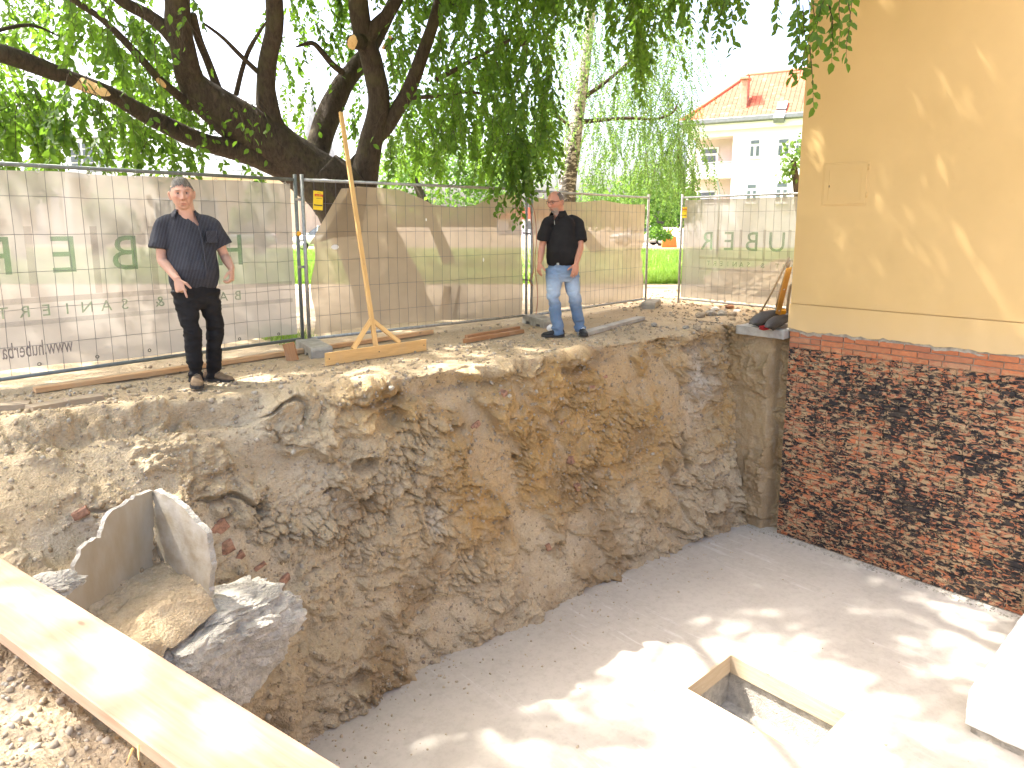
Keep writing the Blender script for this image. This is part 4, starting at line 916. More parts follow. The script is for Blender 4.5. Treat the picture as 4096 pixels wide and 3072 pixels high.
for (a, b_, lb) in (((29, 409), (70, 402), 'nearest of the weathered boards sunk in the soil at the left'), ((66, 402), (101, 397), 'rear weathered board sunk in the soil at the left'), ((-4, 407), (30, 405), 'leftmost weathered board sunk in the soil')):
    tag(beam('sunken_board', atz(*a, 0.01), atz(*b_, 0.0), 0.13, 0.05, M_OLDWOOD), lb, 'board', 'weathered boards at the left')
for (x, lb, m_) in ((447, 'upright pale board leaning behind the beige fence sheet', M_PINE), (459, 'slanted pale lath behind the beige fence sheet', M_LBATTEN)):
    p0_ = Vector(onY(x-5, 318, 3.34)); p1_ = Vector(onY(x+1, 286, 3.24)); tag(beam('leaning_board', p0_, p1_, 0.02, 0.13 if x < 450 else 0.05, m_, None, up=(1, 0, 0)), lb, 'board')

# ------------------------------------------------------------------ tools by the house corner
def shovel_blade(w_, L, bow, m, parent, M):
    nu, nv = 13, 12; V = []
    for i in range(nu):
        a = i/(nu-1)*2-1
        for j in range(nv):
            b_ = j/(nv-1); half = w_/2*(1-0.42*max(0, (b_-0.55)/0.45)**2)*(0.72+0.28*min(1, b_*4)); V.append((a*half, bow*(1-a*a)+0.05*L*math.sin(b_*2.6)-0.01, -b_*L*(1-0.06*abs(a)*b_)))
    o = pydata('blade', V, gridfaces(nu, nv), m, parent, True); so = o.modifiers.new('t', 'SOLIDIFY'); so.thickness = 0.004; o.matrix_local = M; return o
def toolframe(tip, topp, face):
    """matrix with -z from the socket to the tip"""
    z = (Vector(topp)-Vector(tip)).normalized(); y = Vector(face); y = (y-z*y.dot(z)).normalized(); x = y.cross(z)
    return Matrix((x, y, z)).transposed().to_4x4()
def shovel(label, tip, sock, topp, w_, face):
    """angled blade from tip to socket, then a long handle up to topp"""
    tip, sock, topp = Vector(tip), Vector(sock), Vector(topp); r = thing('shovel', label, 'shovel', tip, 0, 'shovels against the house'); L = (sock-tip).length
    M = toolframe(tip, sock, face); M.translation = sock-tip; shovel_blade(w_, L, 0.03, M_TOOL, r, M)
    u = (topp-sock).normalized(); v = (sock-tip).normalized(); s0 = sock-tip
    pp, rr_ = smooth_path([s0-v*0.06, s0+v*0.02, s0+(u+v).normalized()*0.07, s0+u*0.16+v*.02], [0.016, 0.021, 0.021, 0.019], 5); tube('socket', pp, rr_, M_STEEL, r, 10)
    hp, hr = smooth_path([s0+u*0.13+v*.02, s0.lerp(topp-tip, 0.55)+Vector((0.015, 0.01, 0.0)), topp-tip], [0.018, 0.019, 0.017], 6); tube('handle', hp, hr, M_HANDLE, r, 10)
    return r
def onwall(px, py): return Vector(onY(px, py, 0.04))
shovel('round-bladed shovel leaning furthest from the house corner', atz(752, 327.5, 0.035), aty(774.5, 311.5, 10.25), onwall(789.5, 262), 0.25, (0.30, -0.15, 0.9))
shovel('second shovel close to the house corner beside the red brush', atz(767, 331, 0.035), aty(786, 316, 9.95), onwall(790, 285)+Vector((.02, 0, 0)), 0.22, (0.30, -0.15, 0.9))
lv = thing('spirit_level', 'orange spirit level leaning between the shovels', 'level', atz(776, 322, 0.02))
l0 = Vector((0, 0, 0)); l1 = onwall(789, 268)-lv.location
beam('bar', l0, l1, 0.022, 0.075, M_LEVEL, lv, up=(1, -0.6, 0))
for t in (0.22, 0.62): 
    c = l0.lerp(l1, t)+Vector((-0.02, -0.012, 0)); tube('vial', [c, c+Vector((0.012, -0.012, 0.04))], 0.009, M_WHITE, lv)
rk = thing('rake_pole', 'thin pale wooden pole leaning left of the shovels', 'pole', atz(757, 322, 0.01)); rp = onwall(789, 258)-rk.location
tube('handle', [Vector((0, 0, 0.05)), rp*0.5, rp], 0.013, M_HANDLE, rk); tube('ferrule', [Vector((0, 0, 0)), rp*0.06], 0.015, M_STEEL, rk)
br = thing('hand_brush', 'red-bristled brush lying on its side before the shovels', 'brush', atz(766, 331, 0.012), math.radians(-20))
box('block', (0.10, 0.09, 0.045), (0.06, 0, 0.05), M_HANDLE, br, (0, -0.15, 0), 0.008)
mb = MB(); rr = random.Random(9)
for i in range(9):
    for j in range(7):
        y0_ = -0.04+0.08*i/8; z0_ = 0.03+0.04*j/6; mb.tube([(0.012, y0_, z0_), (-0.075, y0_*1.25+rr.uniform(-.006, .006), max(0.004, z0_*1.15-0.012+rr.uniform(-.006, .006)))], [0.005, 0.004], 4)
mb.build('bristles', M_REDBR, br)
bk = thing('yellow_bucket_rim', 'yellow plastic tub edge showing behind the shovel blades', 'tub', atz(786, 324, 0.012))
mb = MB(); ring = []
for (rr_, zz) in ((0.10, 0), (0.125, 0.17), (0.135, 0.17), (0.135, 0.185), (0.118, 0.185), (0.095, 0.01)):
    ring.append([(0.18+rr_*math.cos(t), 0.10+rr_*math.sin(t), zz) for t in np.linspace(0, 2*math.pi, 25)[:-1]])
V = [p for r_ in ring for p in r_]; Fq = [(i*24+k, i*24+(k+1) % 24, (i+1)*24+(k+1) % 24, (i+1)*24+k) for i in range(5) for k in range(24)]
mb.add(V, Fq); mb.build('tub_wall', M_YPL, bk, True)

# ------------------------------------------------------------------ bottle and cord at the post
bt = thing('plastic_bottle', 'clear plastic bottle lying behind the concrete foot by the shoe', 'bottle', atz(549, 332, 0.0), math.radians(35))
prof = [(0.0, 0.001), (0.0, 0.035), (0.03, 0.042), (0.14, 0.042), (0.15, 0.038), (0.16, 0.042), (0.22, 0.041), (0.27, 0.018), (0.29, 0.013), (0.30, 0.013)]
V, Fq = tube_data([(x, 0, 0.044) for x, r_ in prof], [r_ for x, r_ in prof], 16); pydata('bottle_body', V, Fq, M_CLEAR, bt, True)
tube('label_band', [(0.05, 0, 0.044), (0.13, 0, 0.044)], 0.0425, M_WHITE, bt, 16); tube('cap', [(0.30, 0, 0.044), (0.32, 0, 0.044)], 0.016, M_TOOL, bt, 12)
cp = [onY(x, y, 2.98) for x, y in ((526, 190), (530, 200), (535, 215), (536.5, 240), (535, 262), (537, 285), (537.5, 300), (535, 318), (528, 327), (526, 335), (531, 343))]
pp, rr_ = smooth_path(cp, [0.005]*len(cp), 5); tag(tube('red_cord', pp, rr_, M_CORD, None, 5), 'thin red cord hanging down the fence post beside the man in jeans', 'cord')
cp = [onY(x, y, 2.97) for x, y in ((528, 192), (532, 225), (533.5, 250), (533, 275), (530, 281), (533, 286), (529, 280), (534, 272))]
pp, rr_ = smooth_path(cp, [0.0045]*len(cp), 5); tag(tube('red_cord', pp, rr_, M_CORD, None, 5), 'shorter knotted red cord tied to the same fence post', 'cord')
# ------------------------------------------------------------------ trees
def leaf_mesh(base, dirs, nrm, L, wr, fine):
    n = len(base); s = np.cross(dirs, nrm); s /= np.linalg.norm(s, axis=1, keepdims=True)+1e-9; nn = np.cross(s, dirs)
    if fine: prof = [(0, 0, 0), (.28, .42, .10), (.66, .40, .08), (1.0, 0, -.06), (.66, -.40, .08), (.28, -.42, .10), (.5, 0, 0)]; fc = [(0, 6, 1), (1, 6, 2), (2, 6, 3), (3, 6, 4), (4, 6, 5), (5, 6, 0)]
    else: prof = [(0, 0, 0), (.45, .42, .10), (1.0, 0, -.04), (.45, -.42, .10)]; fc = [(0, 2, 1), (0, 3, 2)]
    pr = np.array(prof); k = len(pr)
    V = base[:, None, :]+L[:, None, None]*(pr[None, :, 0:1]*dirs[:, None, :]+pr[None, :, 1:2]*wr*s[:, None, :]+pr[None, :, 2:3]*nn[:, None, :])
    Fq = np.array(fc)[None]+(np.arange(n)*k)[:, None, None]
    return V.reshape(-1, 3), Fq.reshape(-1, 3)
def grow(starts, l0, l1, nleaf, size, rg, droop=0.35, seg=6, out=0.5, side=0.65):
    """hanging twigs with leaves set alternately; returns twig polylines and leaf frames"""
    n = len(starts); ang = rg.uniform(0, 2*math.pi, n); d = np.stack([np.cos(ang)*out, np.sin(ang)*out, rg.uniform(-.5, .1, n)], 1)
    L = rg.uniform(l0, l1, n); P = [starts.copy()]; D = []
    for k in range(seg):
        d = d+np.array([0, 0, -droop])+rg.normal(0, .12, (n, 3)); d /= np.linalg.norm(d, axis=1, keepdims=True); D.append(d.copy()); P.append(P[-1]+d*(L/seg)[:, None])
    P = np.stack(P, 1); D = np.stack(D+[D[-1]], 1)
    t = np.linspace(0.08, 1, nleaf)*seg; B = []; Dr = []; Nn = []; Ls = []
    for i, tt in enumerate(t):
        k = min(int(tt), seg-1); f = tt-k; p = P[:, k]*(1-f)+P[:, k+1]*f; dd = D[:, k]
        h = np.cross(dd, np.array([0.13, 0.07, 1.0])); h /= np.linalg.norm(h, axis=1, keepdims=True)+1e-6
        sg = (1 if i % 2 else -1); v = dd*0.55+h*sg*side+rg.normal(0, .28, (n, 3))+np.array([0, 0, -.28]); v /= np.linalg.norm(v, axis=1, keepdims=True)
        u = np.cross(h, dd)*0.6+rg.normal(0, .5, (n, 3))+np.array([0, 0, .35]); u -= v*np.sum(u*v, 1, keepdims=True); u /= np.linalg.norm(u, axis=1, keepdims=True)+1e-6
        B.append(p); Dr.append(v); Nn.append(u); Ls.append(size*rg.uniform(.65, 1.2, n)*(0.75 if i < 2 else 1))
    return P, np.concatenate(B), np.concatenate(Dr), np.concatenate(Nn), np.concatenate(Ls)
def twig_mesh(name, P, r, m, parent):
    """three-sided twigs from polylines (n, k, 3)"""
    n, k, _ = P.shape; a = np.linspace(0, 2*math.pi, 4)[:-1]; rad = np.linspace(1, .25, k)*r
    off = np.stack([np.cos(a), np.sin(a), 0*a], 1); V = P[:, :, None, :]+off[None, None]*rad[None, :, None, None]
    ii = (np.arange(n)*k*3)[:, None, None]+(np.arange(k-1)*3)[None, :, None]+np.arange(3)[None, None, :]; jj = ii-np.arange(3)+(np.arange(3)+1) % 3
    Fq = np.stack([ii, jj, jj+3, ii+3], -1).reshape(-1, 4); return fastmesh(name, V.reshape(-1, 3), Fq, m, parent, True)
TB = atz(392, 311, 0.0)
tree = thing('spreading_tree', 'large spreading tree with dark leaning limbs behind the fence', 'tree', (TB[0], TB[1], 0))
TBv = np.array([TB[0], TB[1], 0])
LIMBS = []
def limb(name, pts, parent=tree, sub=7, seg=14, knob=0.05, m=None):
    """pts: (px, py, depth, radius in px)"""
    W = [aty(x, y, dpt)-TBv for x, y, dpt, r in pts]; R = [r*dpt/F_PX for x, y, dpt, r in pts]
    P, Rr = smooth_path(W, R, sub); V, Fq = tube_data(P, Rr, seg); out = []; LIMBS.append((np.array([np.array(q)+TBv for q in P]), np.array(Rr)))
    for v in V:
        out.append(v)
    o = pydata(name, out, Fq, m or M_BARK, parent, True); A = np.empty(len(out)*3, np.float32); o.data.vertices.foreach_get('co', A); A = A.reshape(-1, 3)
    C = np.repeat(np.array([list(p) for p in P]), seg, 0); rad = A-C; k = 1+knob*2.2*fbm(A.astype(float), 1.6, 3, 5)+knob*1.2*fbm(A.astype(float), 5, 3, 6); A = C+rad*k[:, None]
    o.data.vertices.foreach_set('co', A.astype(np.float32).ravel()); o.data.update(); return P, Rr
limb('trunk', [(398, 330, 11.3, 44), (393, 305, 11.3, 38), (378, 262, 11.3, 33), (357, 222, 11.2, 31), (340, 195, 11.0, 29), (318, 174, 10.9, 27)], seg=20)
limb('limb', [(340, 192, 11.0, 27), (300, 164, 10.8, 24), (252, 131, 10.4, 22), (212, 103, 10.0, 18), (191, 80, 9.8, 12.5), (184, 52, 9.6, 11), (178, 25, 9.5, 11.5), (177, -5, 9.4, 11), (172, -60, 9.2, 8), (150, -140, 8.8, 5)], seg=18)
limb('limb', [(181, 45, 9.6, 9), (167, 30, 9.5, 7), (148, 15, 9.4, 6), (124, 2, 9.2, 5.5), (90, -25, 8.9, 4)])
limb('limb', [(280, 150, 10.6, 17), (270, 120, 10.5, 11), (266, 90, 10.4, 9), (268, 60, 10.3, 8.6), (274, 30, 10.2, 8.2), (274, -5, 10.1, 8), (268, -70, 9.8, 6)], seg=16)
Lp, Lr = limb('limb', [(322, 186, 11.0, 14), (292, 172, 10.7, 11), (237, 151, 10.2, 9), (200, 141, 9.8, 8.5), (150, 117, 9.3, 8), (110, 94, 8.9, 7.4), (63, 76, 8.5, 7.6), (16, 58, 8.1, 8.6), (-30, 45, 7.7, 8.0), (-110, 20, 7.0, 6), (-190, -15, 6.5, 4), (-260, -60, 6.1, 1.2)])
limb('limb', [(192, 107, 9.9, 5), (172, 90, 9.6, 4), (158, 78, 9.4, 3.6), (134, 51, 9.1, 3.6), (103, 20, 8.8, 3.2), (71, -2, 8.5, 3), (30, -40, 8.1, 2.4)])
limb('limb', [(312, 172, 11.2, 17), (317, 150, 11.4, 12), (327, 119, 11.6, 11.5), (340, 89, 11.8, 10.5), (354, 70, 12.0, 9), (372, 45, 12.3, 7), (395, 0, 12.6, 6)])
limb('stem', [(372, 250, 11.4, 22), (362, 205, 11.3, 17), (364, 180, 11.2, 13.5), (371, 142, 11.1, 11.5), (379, 103, 11.0, 10.5), (372, 63, 10.9, 10), (363, 32, 10.8, 10), (358, 0, 10.7, 9.5), (352, -70, 10.4, 7)], seg=18)
limb('limb', [(378, 135, 11.1, 8.5), (389, 123, 11.1, 7.5), (409, 89, 11.0, 6.6), (425, 47, 10.9, 5.6), (436, 14, 10.8, 5), (450, -40, 10.6, 4)])
limb('limb', [(367, 40, 10.8, 8), (376, 26, 10.8, 6.6), (388, 14, 10.8, 6), (399, -5, 10.8, 5.5), (420, -60, 10.6, 4)])
for pts in ([(192, 15, 9.6, 4.5), (199, 40, 9.9, 4), (208, 62, 10.2, 4), (219, 92, 10.3, 4.5)], [(203, 23, 9.7, 1.2), (222, 37, 9.9, 1.8), (240, 55, 10.1, 2.2), (257, 71, 10.3, 2.6), (268, 80, 10.4, 3)], [(266, 22, 9.9, .8), (250, 48, 10.2, 2.2), (242, 70, 10.3, 2.4), (236, 95, 10.4, 2.6)],
            [(296, 47, 10.6, .7), (312, 43, 10.8, 2.4), (322, 52, 11, 2.6), (332, 64, 11.3, 3), (342, 72, 11.6, 3.4)], [(345, 178, 11.4, 6), (356, 160, 11.5, 4.5), (366, 150, 11.6, 4)], [(436, 80, 11.2, 2.6), (462, 66, 11.2, 2.2), (482, 55, 11.2, 1.8), (510, 40, 11, 1.4)], [(515, 47, 10.6, 2.2), (530, 41, 10.4, 1.6)],
            [(-15, 34, 7.8, 2.0), (30, 25, 8.4, 1.6), (62, 38, 9, .5)], [(405, 98, 11, 2.4), (440, 96, 11, 1.8), (470, 92, 11, 1.4), (498, 98, 11, 1.1)]):
    limb('branch', pts, sub=4, seg=8, knob=0.03)
# limbs that reach over the pit and the camera, above the frame
def wlimb(name, pts, rad): 
    P, R = smooth_path([np.array(p, float)-TBv for p in pts], rad, 6); return tube(name, P, R, M_BARK, tree, 10)
wlimb('limb', [aty(358, 0, 10.7), (-3.6, 4.6, 6.2), (-4.3, 3.0, 7.2), (-4.9, 1.0, 7.8), (-4.6, -1.0, 8.0)], [.14, .13, .11, .09, .05])
wlimb('limb', [aty(274, -5, 10.1), (-5.9, 4.6, 6.0), (-7.4, 3.0, 7.0), (-9.0, 1.0, 7.6), (-10.0, -1.5, 7.8)], [.11, .11, .09, .07, .04])
wlimb('limb', [aty(399, -5, 10.8), (-1.9, 4.0, 5.6), (-1.3, 2.2, 6.4), (-1.0, 0.2, 6.6), (-1.2, -1.4, 6.2)], [.08, .08, .07, .05, .03])
wlimb('limb', [aty(436, 14, 10.8), (-1.0, 5.0, 5.4), (0.8, 4.4, 6.4), (2.2, 3.0, 7.0)], [.07, .07, .05, .03])
wlimb('limb', [aty(177, -5, 9.4), (-6.8, 5.6, 6.4), (-8.4, 5.6, 7.4), (-10.5, 5.0, 8.0)], [.11, .10, .08, .05])
# pruning scars
def scar(px, py, dpt, w_, h_, tilt, face):
    c = aty(px, py, dpt)-TBv; f = Vector(face).normalized(); u = Vector((0, 0, 1)); r = u.cross(f).normalized(); u = f.cross(r)
    V = []; n = 22; rr = random.Random(int(px)); ca, sa = math.cos(tilt), math.sin(tilt)
    for ring, k, bul in ((1.0, n, 0.0), (0.7, n, .55), (0.3, n, .8)):
        for i in range(n):
            t = 2*math.pi*i/n; a = ring*w_*math.cos(t)*(1+rr.uniform(-.08, .08)); b_ = ring*h_*math.sin(t)*(1+rr.uniform(-.12, .12)); x, y = a*ca-b_*sa, a*sa+b_*ca
            V.append(Vector(c)+r*x+u*y+f*(bul*0.03+0.0))
    V.append(Vector(c)+f*0.028); Fq = [(q*n+i, q*n+(i+1) % n, (q+1)*n+(i+1) % n, (q+1)*n+i) for q in (0, 1) for i in range(n)]+[(2*n+i, 2*n+(i+1) % n, 3*n) for i in range(n)]
    return pydata('cut_scar', V, Fq, M_CUT, tree, True)
tocam = -np.array([_fw[0], _fw[1], 0.0])
scar(83, 84.5, 8.56, .36, .080, -0.36, tocam+np.array([0, 0, .35])); scar(161, 82.5, 9.36, .085, .034, -.8, tocam)
# sawn stub and torn branch
c = aty(361, 42, 10.7)-TBv; e = aty(352.5, 42, 10.45)-TBv; tube('cut_stub', [c, e], [.11, .10], M_BARK, tree, 12); e2 = aty(352.2, 42, 10.44)-TBv
sv = scar(352.3, 42, 10.43, .095, .10, 0, tocam+0.6*(-np.array([_rt[0], _rt[1], 0])))
beam('torn_branch', aty(383, 49, 10.75)-TBv, aty(391, 36, 10.6)-TBv, .05, .045, M_CUT, tree, bev=.01)
beam('torn_branch', aty(385, 49, 10.72)-TBv, aty(394, 38, 10.6)-TBv, .05, .03, M_BARK, tree, bev=.01)
# leaves in view, gathered on hanging twigs
rg = np.random.default_rng(31)
def region(n, x0, x1, y0, y1, d0, d1, seed, cut=-9.0, gaps=()):
    r = np.random.default_rng(seed); out = []
    while len(out) < n:
        x = r.uniform(x0, x1); y = r.uniform(y0, y1); dp = r.uniform(d0, d1)
        p = aty(x, y, dp)
        if fbm(np.array([p]), 0.9, 2, 200+seed)[0] < cut: continue
        if any(((x-gx)/rx)**2+((y-gy)/ry)**2 < 1 and r.random() < pr for gx, gy, rx, ry, pr in gaps): continue
        out.append(p)
    return np.array(out)
GAPS = [(228, 35, 34, 62, .97), (300, 85, 16, 40, .85), (262, 95, 12, 30, .5), (212, 95, 14, 14, .6), (120, 45, 20, 10, .5), (60, 60, 16, 8, .6), (20, 25, 18, 10, .4)]
st = [region(135, -40, 190, -60, 48, 7.4, 10.5, 1, 0.02, GAPS), region(120, -40, 120, 62, 122, 7.2, 9.2, 2, -0.05, GAPS), region(75, 100, 265, 100, 140, 8.6, 10.2, 3, 0.0, GAPS), region(70, 120, 215, 40, 100, 9.3, 11.5, 16, -.05, GAPS),
      region(90, 275, 372, -50, 120, 10.5, 13.5, 4, -0.1, GAPS), region(470, 385, 552, -60, 140, 8.8, 13.5, 5, -0.12), region(110, 395, 520, 60, 158, 11.5, 14.5, 6), region(110, 545, 650, -80, -5, 8.4, 12, 7, 0.0), region(34, 622, 650, -30, 60, 9, 11, 8),
      region(34, 655, 745, -60, -12, 7.5, 9.5, 9), region(30, 505, 525, 120, 172, 9.2, 9.8, 10), region(20, 480, 560, 120, 150, 10, 12, 12)]
st = np.concatenate(st)
P, B, D, Nn, Ls = grow(st, .35, .95, 22, .098, rg)
keep = B[:, 2] > 1.15
# leaves hang below and behind the big limbs rather than in front of them
bx, by, bd = project(B+D*Ls[:, None]*.5); front = np.zeros(len(B), bool)
for Lq, Rq in LIMBS:
    if Rq.max() < .05: continue
    qx, qy, qd = project(Lq)
    for i in range(len(Lq)-1):
        ex, ey = qx[i+1]-qx[i], qy[i+1]-qy[i]; t = np.clip(((bx-qx[i])*ex+(by-qy[i])*ey)/(ex*ex+ey*ey+1e-6), 0, 1); dist = np.hypot(bx-qx[i]-t*ex, by-qy[i]-t*ey)
        front |= (dist < Rq[i]/qd[i]*F_PX*1.05+2) & (bd < qd[i]+.1)
keep &= ~(front & (rg.random(len(B)) < .93) & (bx < 440))
V, Fq = leaf_mesh(B[keep]-TBv, D[keep], Nn[keep], Ls[keep], .62, True)
crown = fastmesh('crown', V, Fq, M_LEAF, tree); crown['kind'] = 'stuff'
twig_mesh('twigs', P-TBv, .005, M_TWIG, crown)['kind'] = 'stuff'
# drooping bough beside the house: leaves large enough to tell apart
bs = []
for (x, y, dp) in ((800, -30, 6.3), (812, -10, 6.2), (822, -22, 6.0), (835, -25, 5.8), (842, -30, 5.9), (806, 20, 6.2), (814, 30, 6.1), (797, -8, 6.4), (828, 0, 6.0), (845, -12, 5.8), (850, -25, 5.9), (790, -25, 6.5), (818, -35, 6.2), (803, 5, 6.2), (810, 45, 6.15), (826, -8, 6.1)): bs.append(aty(x, y, dp))
P, B, D, Nn, Ls = grow(np.array(bs), .38, .62, 13, .088, np.random.default_rng(5), out=.25, droop=.45)
me, _ = leaf_mesh(np.zeros((1, 3)), np.array([[0, 0, 1.0]]), np.array([[0, 1.0, 0]]), np.ones(1), .62, True)
lm = bpy.data.meshes.new('leaf'); lm.from_pydata([tuple(v) for v in me], [], [(0, 6, 1), (1, 6, 2), (2, 6, 3), (3, 6, 4), (4, 6, 5), (5, 6, 0)]); lm.materials.append(M_LEAF)
bough = twig_mesh('bough', P-TBv, .006, M_TWIG, tree)
for i in range(len(B)):
    o = bpy.data.objects.new('leaf', lm); COL.objects.link(o); o.parent = bough
    z = Vector(D[i]); y = Vector(Nn[i]); x = y.cross(z); M = Matrix((x*Ls[i], y*Ls[i], z*Ls[i])).transposed().to_4x4(); M.translation = Vector(B[i]-TBv); o.matrix_local = M
# high crown over the site: throws the broken shade
SL = np.array(SUN_L)
def inpoly(x, y, poly):
    c = False; n = len(poly)
    for i in range(n):
        (x0, y0), (x1, y1) = poly[i], poly[(i+1) % n]
        if (y0 > y) != (y1 > y) and x < (x1-x0)*(y-y0)/(y1-y0)+x0: c = not c
    return c
LITP = [[tuple(atz(x, y, FLOOR_Z)[:2]) for x, y in pl_] for pl_ in (
    [(585, 680), (640, 655), (716, 630), (800, 632), (860, 650), (925, 700), (935, 775), (900, 860), (740, 860), (690, 740), (640, 700)],
    [(640, 700), (655, 694), (760, 790), (740, 800)], [(690, 596), (735, 590), (735, 597), (690, 602)], [(600, 640), (640, 634), (640, 640), (602, 646)], [(930, 590), (1040, 600), (1060, 720), (960, 690)])]
r = np.random.default_rng(77); cs = []
while len(cs) < 6400:
    z = r.uniform(5.4, 9.0); g = np.array([r.uniform(-11.0, 2.6) if len(cs) < 4200 else r.uniform(-3.2, 2.6), r.uniform(-5.4, 3.6), 0.0]); p = g-SL*(z/-SL[2]); p[2] = z
    x, y, dpt = project([p])
    if dpt[0] > 0.2 and -60 < x[0] < 1085 and y[0] > -75: continue
    if p[0] > -0.5 and p[1] < 0.5: continue
    f = p+SL*((FLOOR_Z-z)/SL[2])
    if any(inpoly(f[0], f[1], q) for q in LITP): continue
    if -9.35 < g[0] < -8.0 and -3.4 < g[1] < -0.6 and fbm(np.array([g]), 1.1, 2, 3)[0] > .42: continue
    if g[0] < -9.2 and g[1] < 0.6 and fbm(np.array([g]), 1.3, 2, 4)[0] > -.15: continue
    if g[0] < -6.5 and 1.2 < g[1] and fbm(np.array([g]), .9, 2, 6)[0] > .45: continue
    cs.append(p)
n0 = len(cs)
while len(cs) < n0+1500:
    z = r.uniform(6.5, 12.0); g = np.array([r.uniform(-15.0, 3.0), r.uniform(3.4, 12.0), 0.0]); p = g-SL*(z/-SL[2]); p[2] = z
    x, y, dpt = project([p])
    if (dpt[0] > 0.2 and -60 < x[0] < 1085 and y[0] > -75) or fbm(np.array([g]), .5, 2, 8)[0] > .12: continue
    cs.append(p)
P, B, D, Nn, Ls = grow(np.array(cs), .5, 1.0, 20, .135, r, out=.8, droop=.2)
V, Fq = leaf_mesh(B-TBv, D, Nn, Ls, .66, False); o = fastmesh('high_crown', V, Fq, M_LEAF, tree); o['kind'] = 'stuff'
twig_mesh('high_twigs', P[::2]-TBv, .006, M_TWIG, tree)['kind'] = 'stuff'

# ------------------------------------------------------------------ birch
bb = atz(566, 268, 0.0); bdep = 17.0; bb = aty(566, 300, bdep); bb = np.array([bb[0], bb[1], 0.0])
birch = thing('birch_tree', 'weeping birch with pale speckled trunk behind the fence', 'tree', bb); TBk = TBv; TBv = bb
limb('trunk', [(562, 300, 17, 11), (565, 230, 17, 9.5), (567, 190, 17, 9), (572, 150, 17, 8), (577, 119, 17, 6.6), (582, 87, 17, 5.6), (585, 63, 17, 5), (590, 20, 17, 4.4), (592, -30, 17, 3.6), (590, -110, 17, 2)], birch, seg=16, m=M_BIRCH)
limb('branch', [(579, 122, 17, 2.6), (600, 120, 16.8, 2), (628, 118, 16.5, 1.6), (655, 119, 16.2, 1.4), (672, 113, 16, 1.1), (677, 104, 16, .9)], birch, 4, 7, .03, M_BARK)
limb('branch', [(583, 98, 17, 2.6), (600, 86, 16.8, 2), (618, 72, 16.5, 1.5), (640, 50, 16.3, 1.2)], birch, 4, 7, .03, M_BARK)
limb('branch', [(575, 130, 17, 2), (560, 118, 17, 1.5), (545, 100, 17, 1.2)], birch, 4, 7, .03, M_BARK)
r = np.random.default_rng(9)
BG = [(690, 60, 40, 30, .9), (560, 55, 10, 14, .6), (540, 160, 18, 18, .8), (600, 170, 12, 14, .4), (520, 140, 14, 20, .7)]
st = np.concatenate([region(560, 545, 690, -90, 150, 15, 19.5, 41, -.18, BG), region(240, 640, 700, 20, 178, 15.5, 18, 42, -.05, [(720, 60, 30, 60, .9)]), region(160, 585, 680, 100, 190, 17, 20, 43, -.1), region(90, 500, 560, 90, 165, 17, 21, 44, 0)])
P, B, D, Nn, Ls = grow(st, .6, 1.7, 34, .062, r, out=.45, droop=.3, seg=7)
V, Fq = leaf_mesh(B-bb, D, Nn, Ls, .8, False); cr = fastmesh('crown', V, Fq, M_BLEAF, birch); cr['kind'] = 'stuff'
twig_mesh('twigs', P-bb, .005, M_TWIG, cr)['kind'] = 'stuff'
# ------------------------------------------------------------------ trees and bushes further back
def bushy(name, label, cat, px, pyb, depth, blobs, nl, size, m, seed, trunk=True):
    """blobs: (px, py, rx px, ry px)"""
    global TBv
    b = aty(px, pyb, depth); b = np.array([b[0], b[1], -0.02]); rt = thing(name, label, cat, b, 0, 'greenery beyond the fence'); r = np.random.default_rng(seed)
    pts = []
    tot = sum(rx*ry for _, _, rx, ry in blobs)
    for (x, y, rx, ry) in blobs:
        k = int(nl*rx*ry/tot); a = r.normal(size=(k, 3)); a /= np.linalg.norm(a, axis=1, keepdims=True); a *= (r.random((k, 1))**.45)
        c = aty(x, y, depth); s = depth/F_PX; pts.append(c+a[:, :1]*rx*s*np.array([_rt[0], _rt[1], 0])+a[:, 1:2]*rx*s*np.array([_fw[0], _fw[1], 0])+a[:, 2:]*np.array([0, 0, ry*s]))
    pts = np.concatenate(pts); pts = pts[(pts[:, 2] > 0.05) & (fbm(pts, 8.0/depth*1.6, 2, seed) > -.22)]
    D = r.normal(size=(len(pts), 3))+np.array([0, 0, -.5]); D /= np.linalg.norm(D, axis=1, keepdims=True); U = r.normal(size=(len(pts), 3)); U -= D*np.sum(U*D, 1, keepdims=True); U /= np.linalg.norm(U, axis=1, keepdims=True)
    V, Fq = leaf_mesh(pts-b, D, U, size*r.uniform(.6, 1.3, len(pts)), .75, False); c_ = fastmesh('crown', V, Fq, m, rt); c_['kind'] = 'stuff'
    if trunk:
        mx = max(bl[1] for bl in blobs); t_ = aty(blobs[0][0], blobs[0][1], depth)-b; tube('trunk', [(0, 0, 0), tuple(t_*0.5+np.array([0, 0, .1])), tuple(t_)], [.016*depth*.6, .012*depth*.6, .004*depth], M_BARK, rt, 8)
    return rt
bushy('bright_bush', 'yellow-green sunlit bush low behind the middle fence panel', 'bush', 450, 262, 26, [(410, 170, 40, 28), (455, 168, 42, 26), (495, 178, 35, 22), (430, 200, 60, 26)], 5200, .17, M_FLEAF, 61)
bushy('far_tree', 'pale green tree behind the birch trunk', 'tree', 600, 240, 38, [(548, 195, 26, 16), (610, 205, 50, 26), (655, 195, 40, 34), (680, 208, 22, 22), (520, 200, 24, 12)], 5200, .24, M_FLEAF, 62)
bushy('wall_side_tree', 'small leafy tree peeping out beside the yellow house', 'tree', 812, 262, 15, [(793, 160, 13, 22), (812, 150, 18, 22), (784, 172, 7, 12)], 520, .10, M_FLEAF, 63)
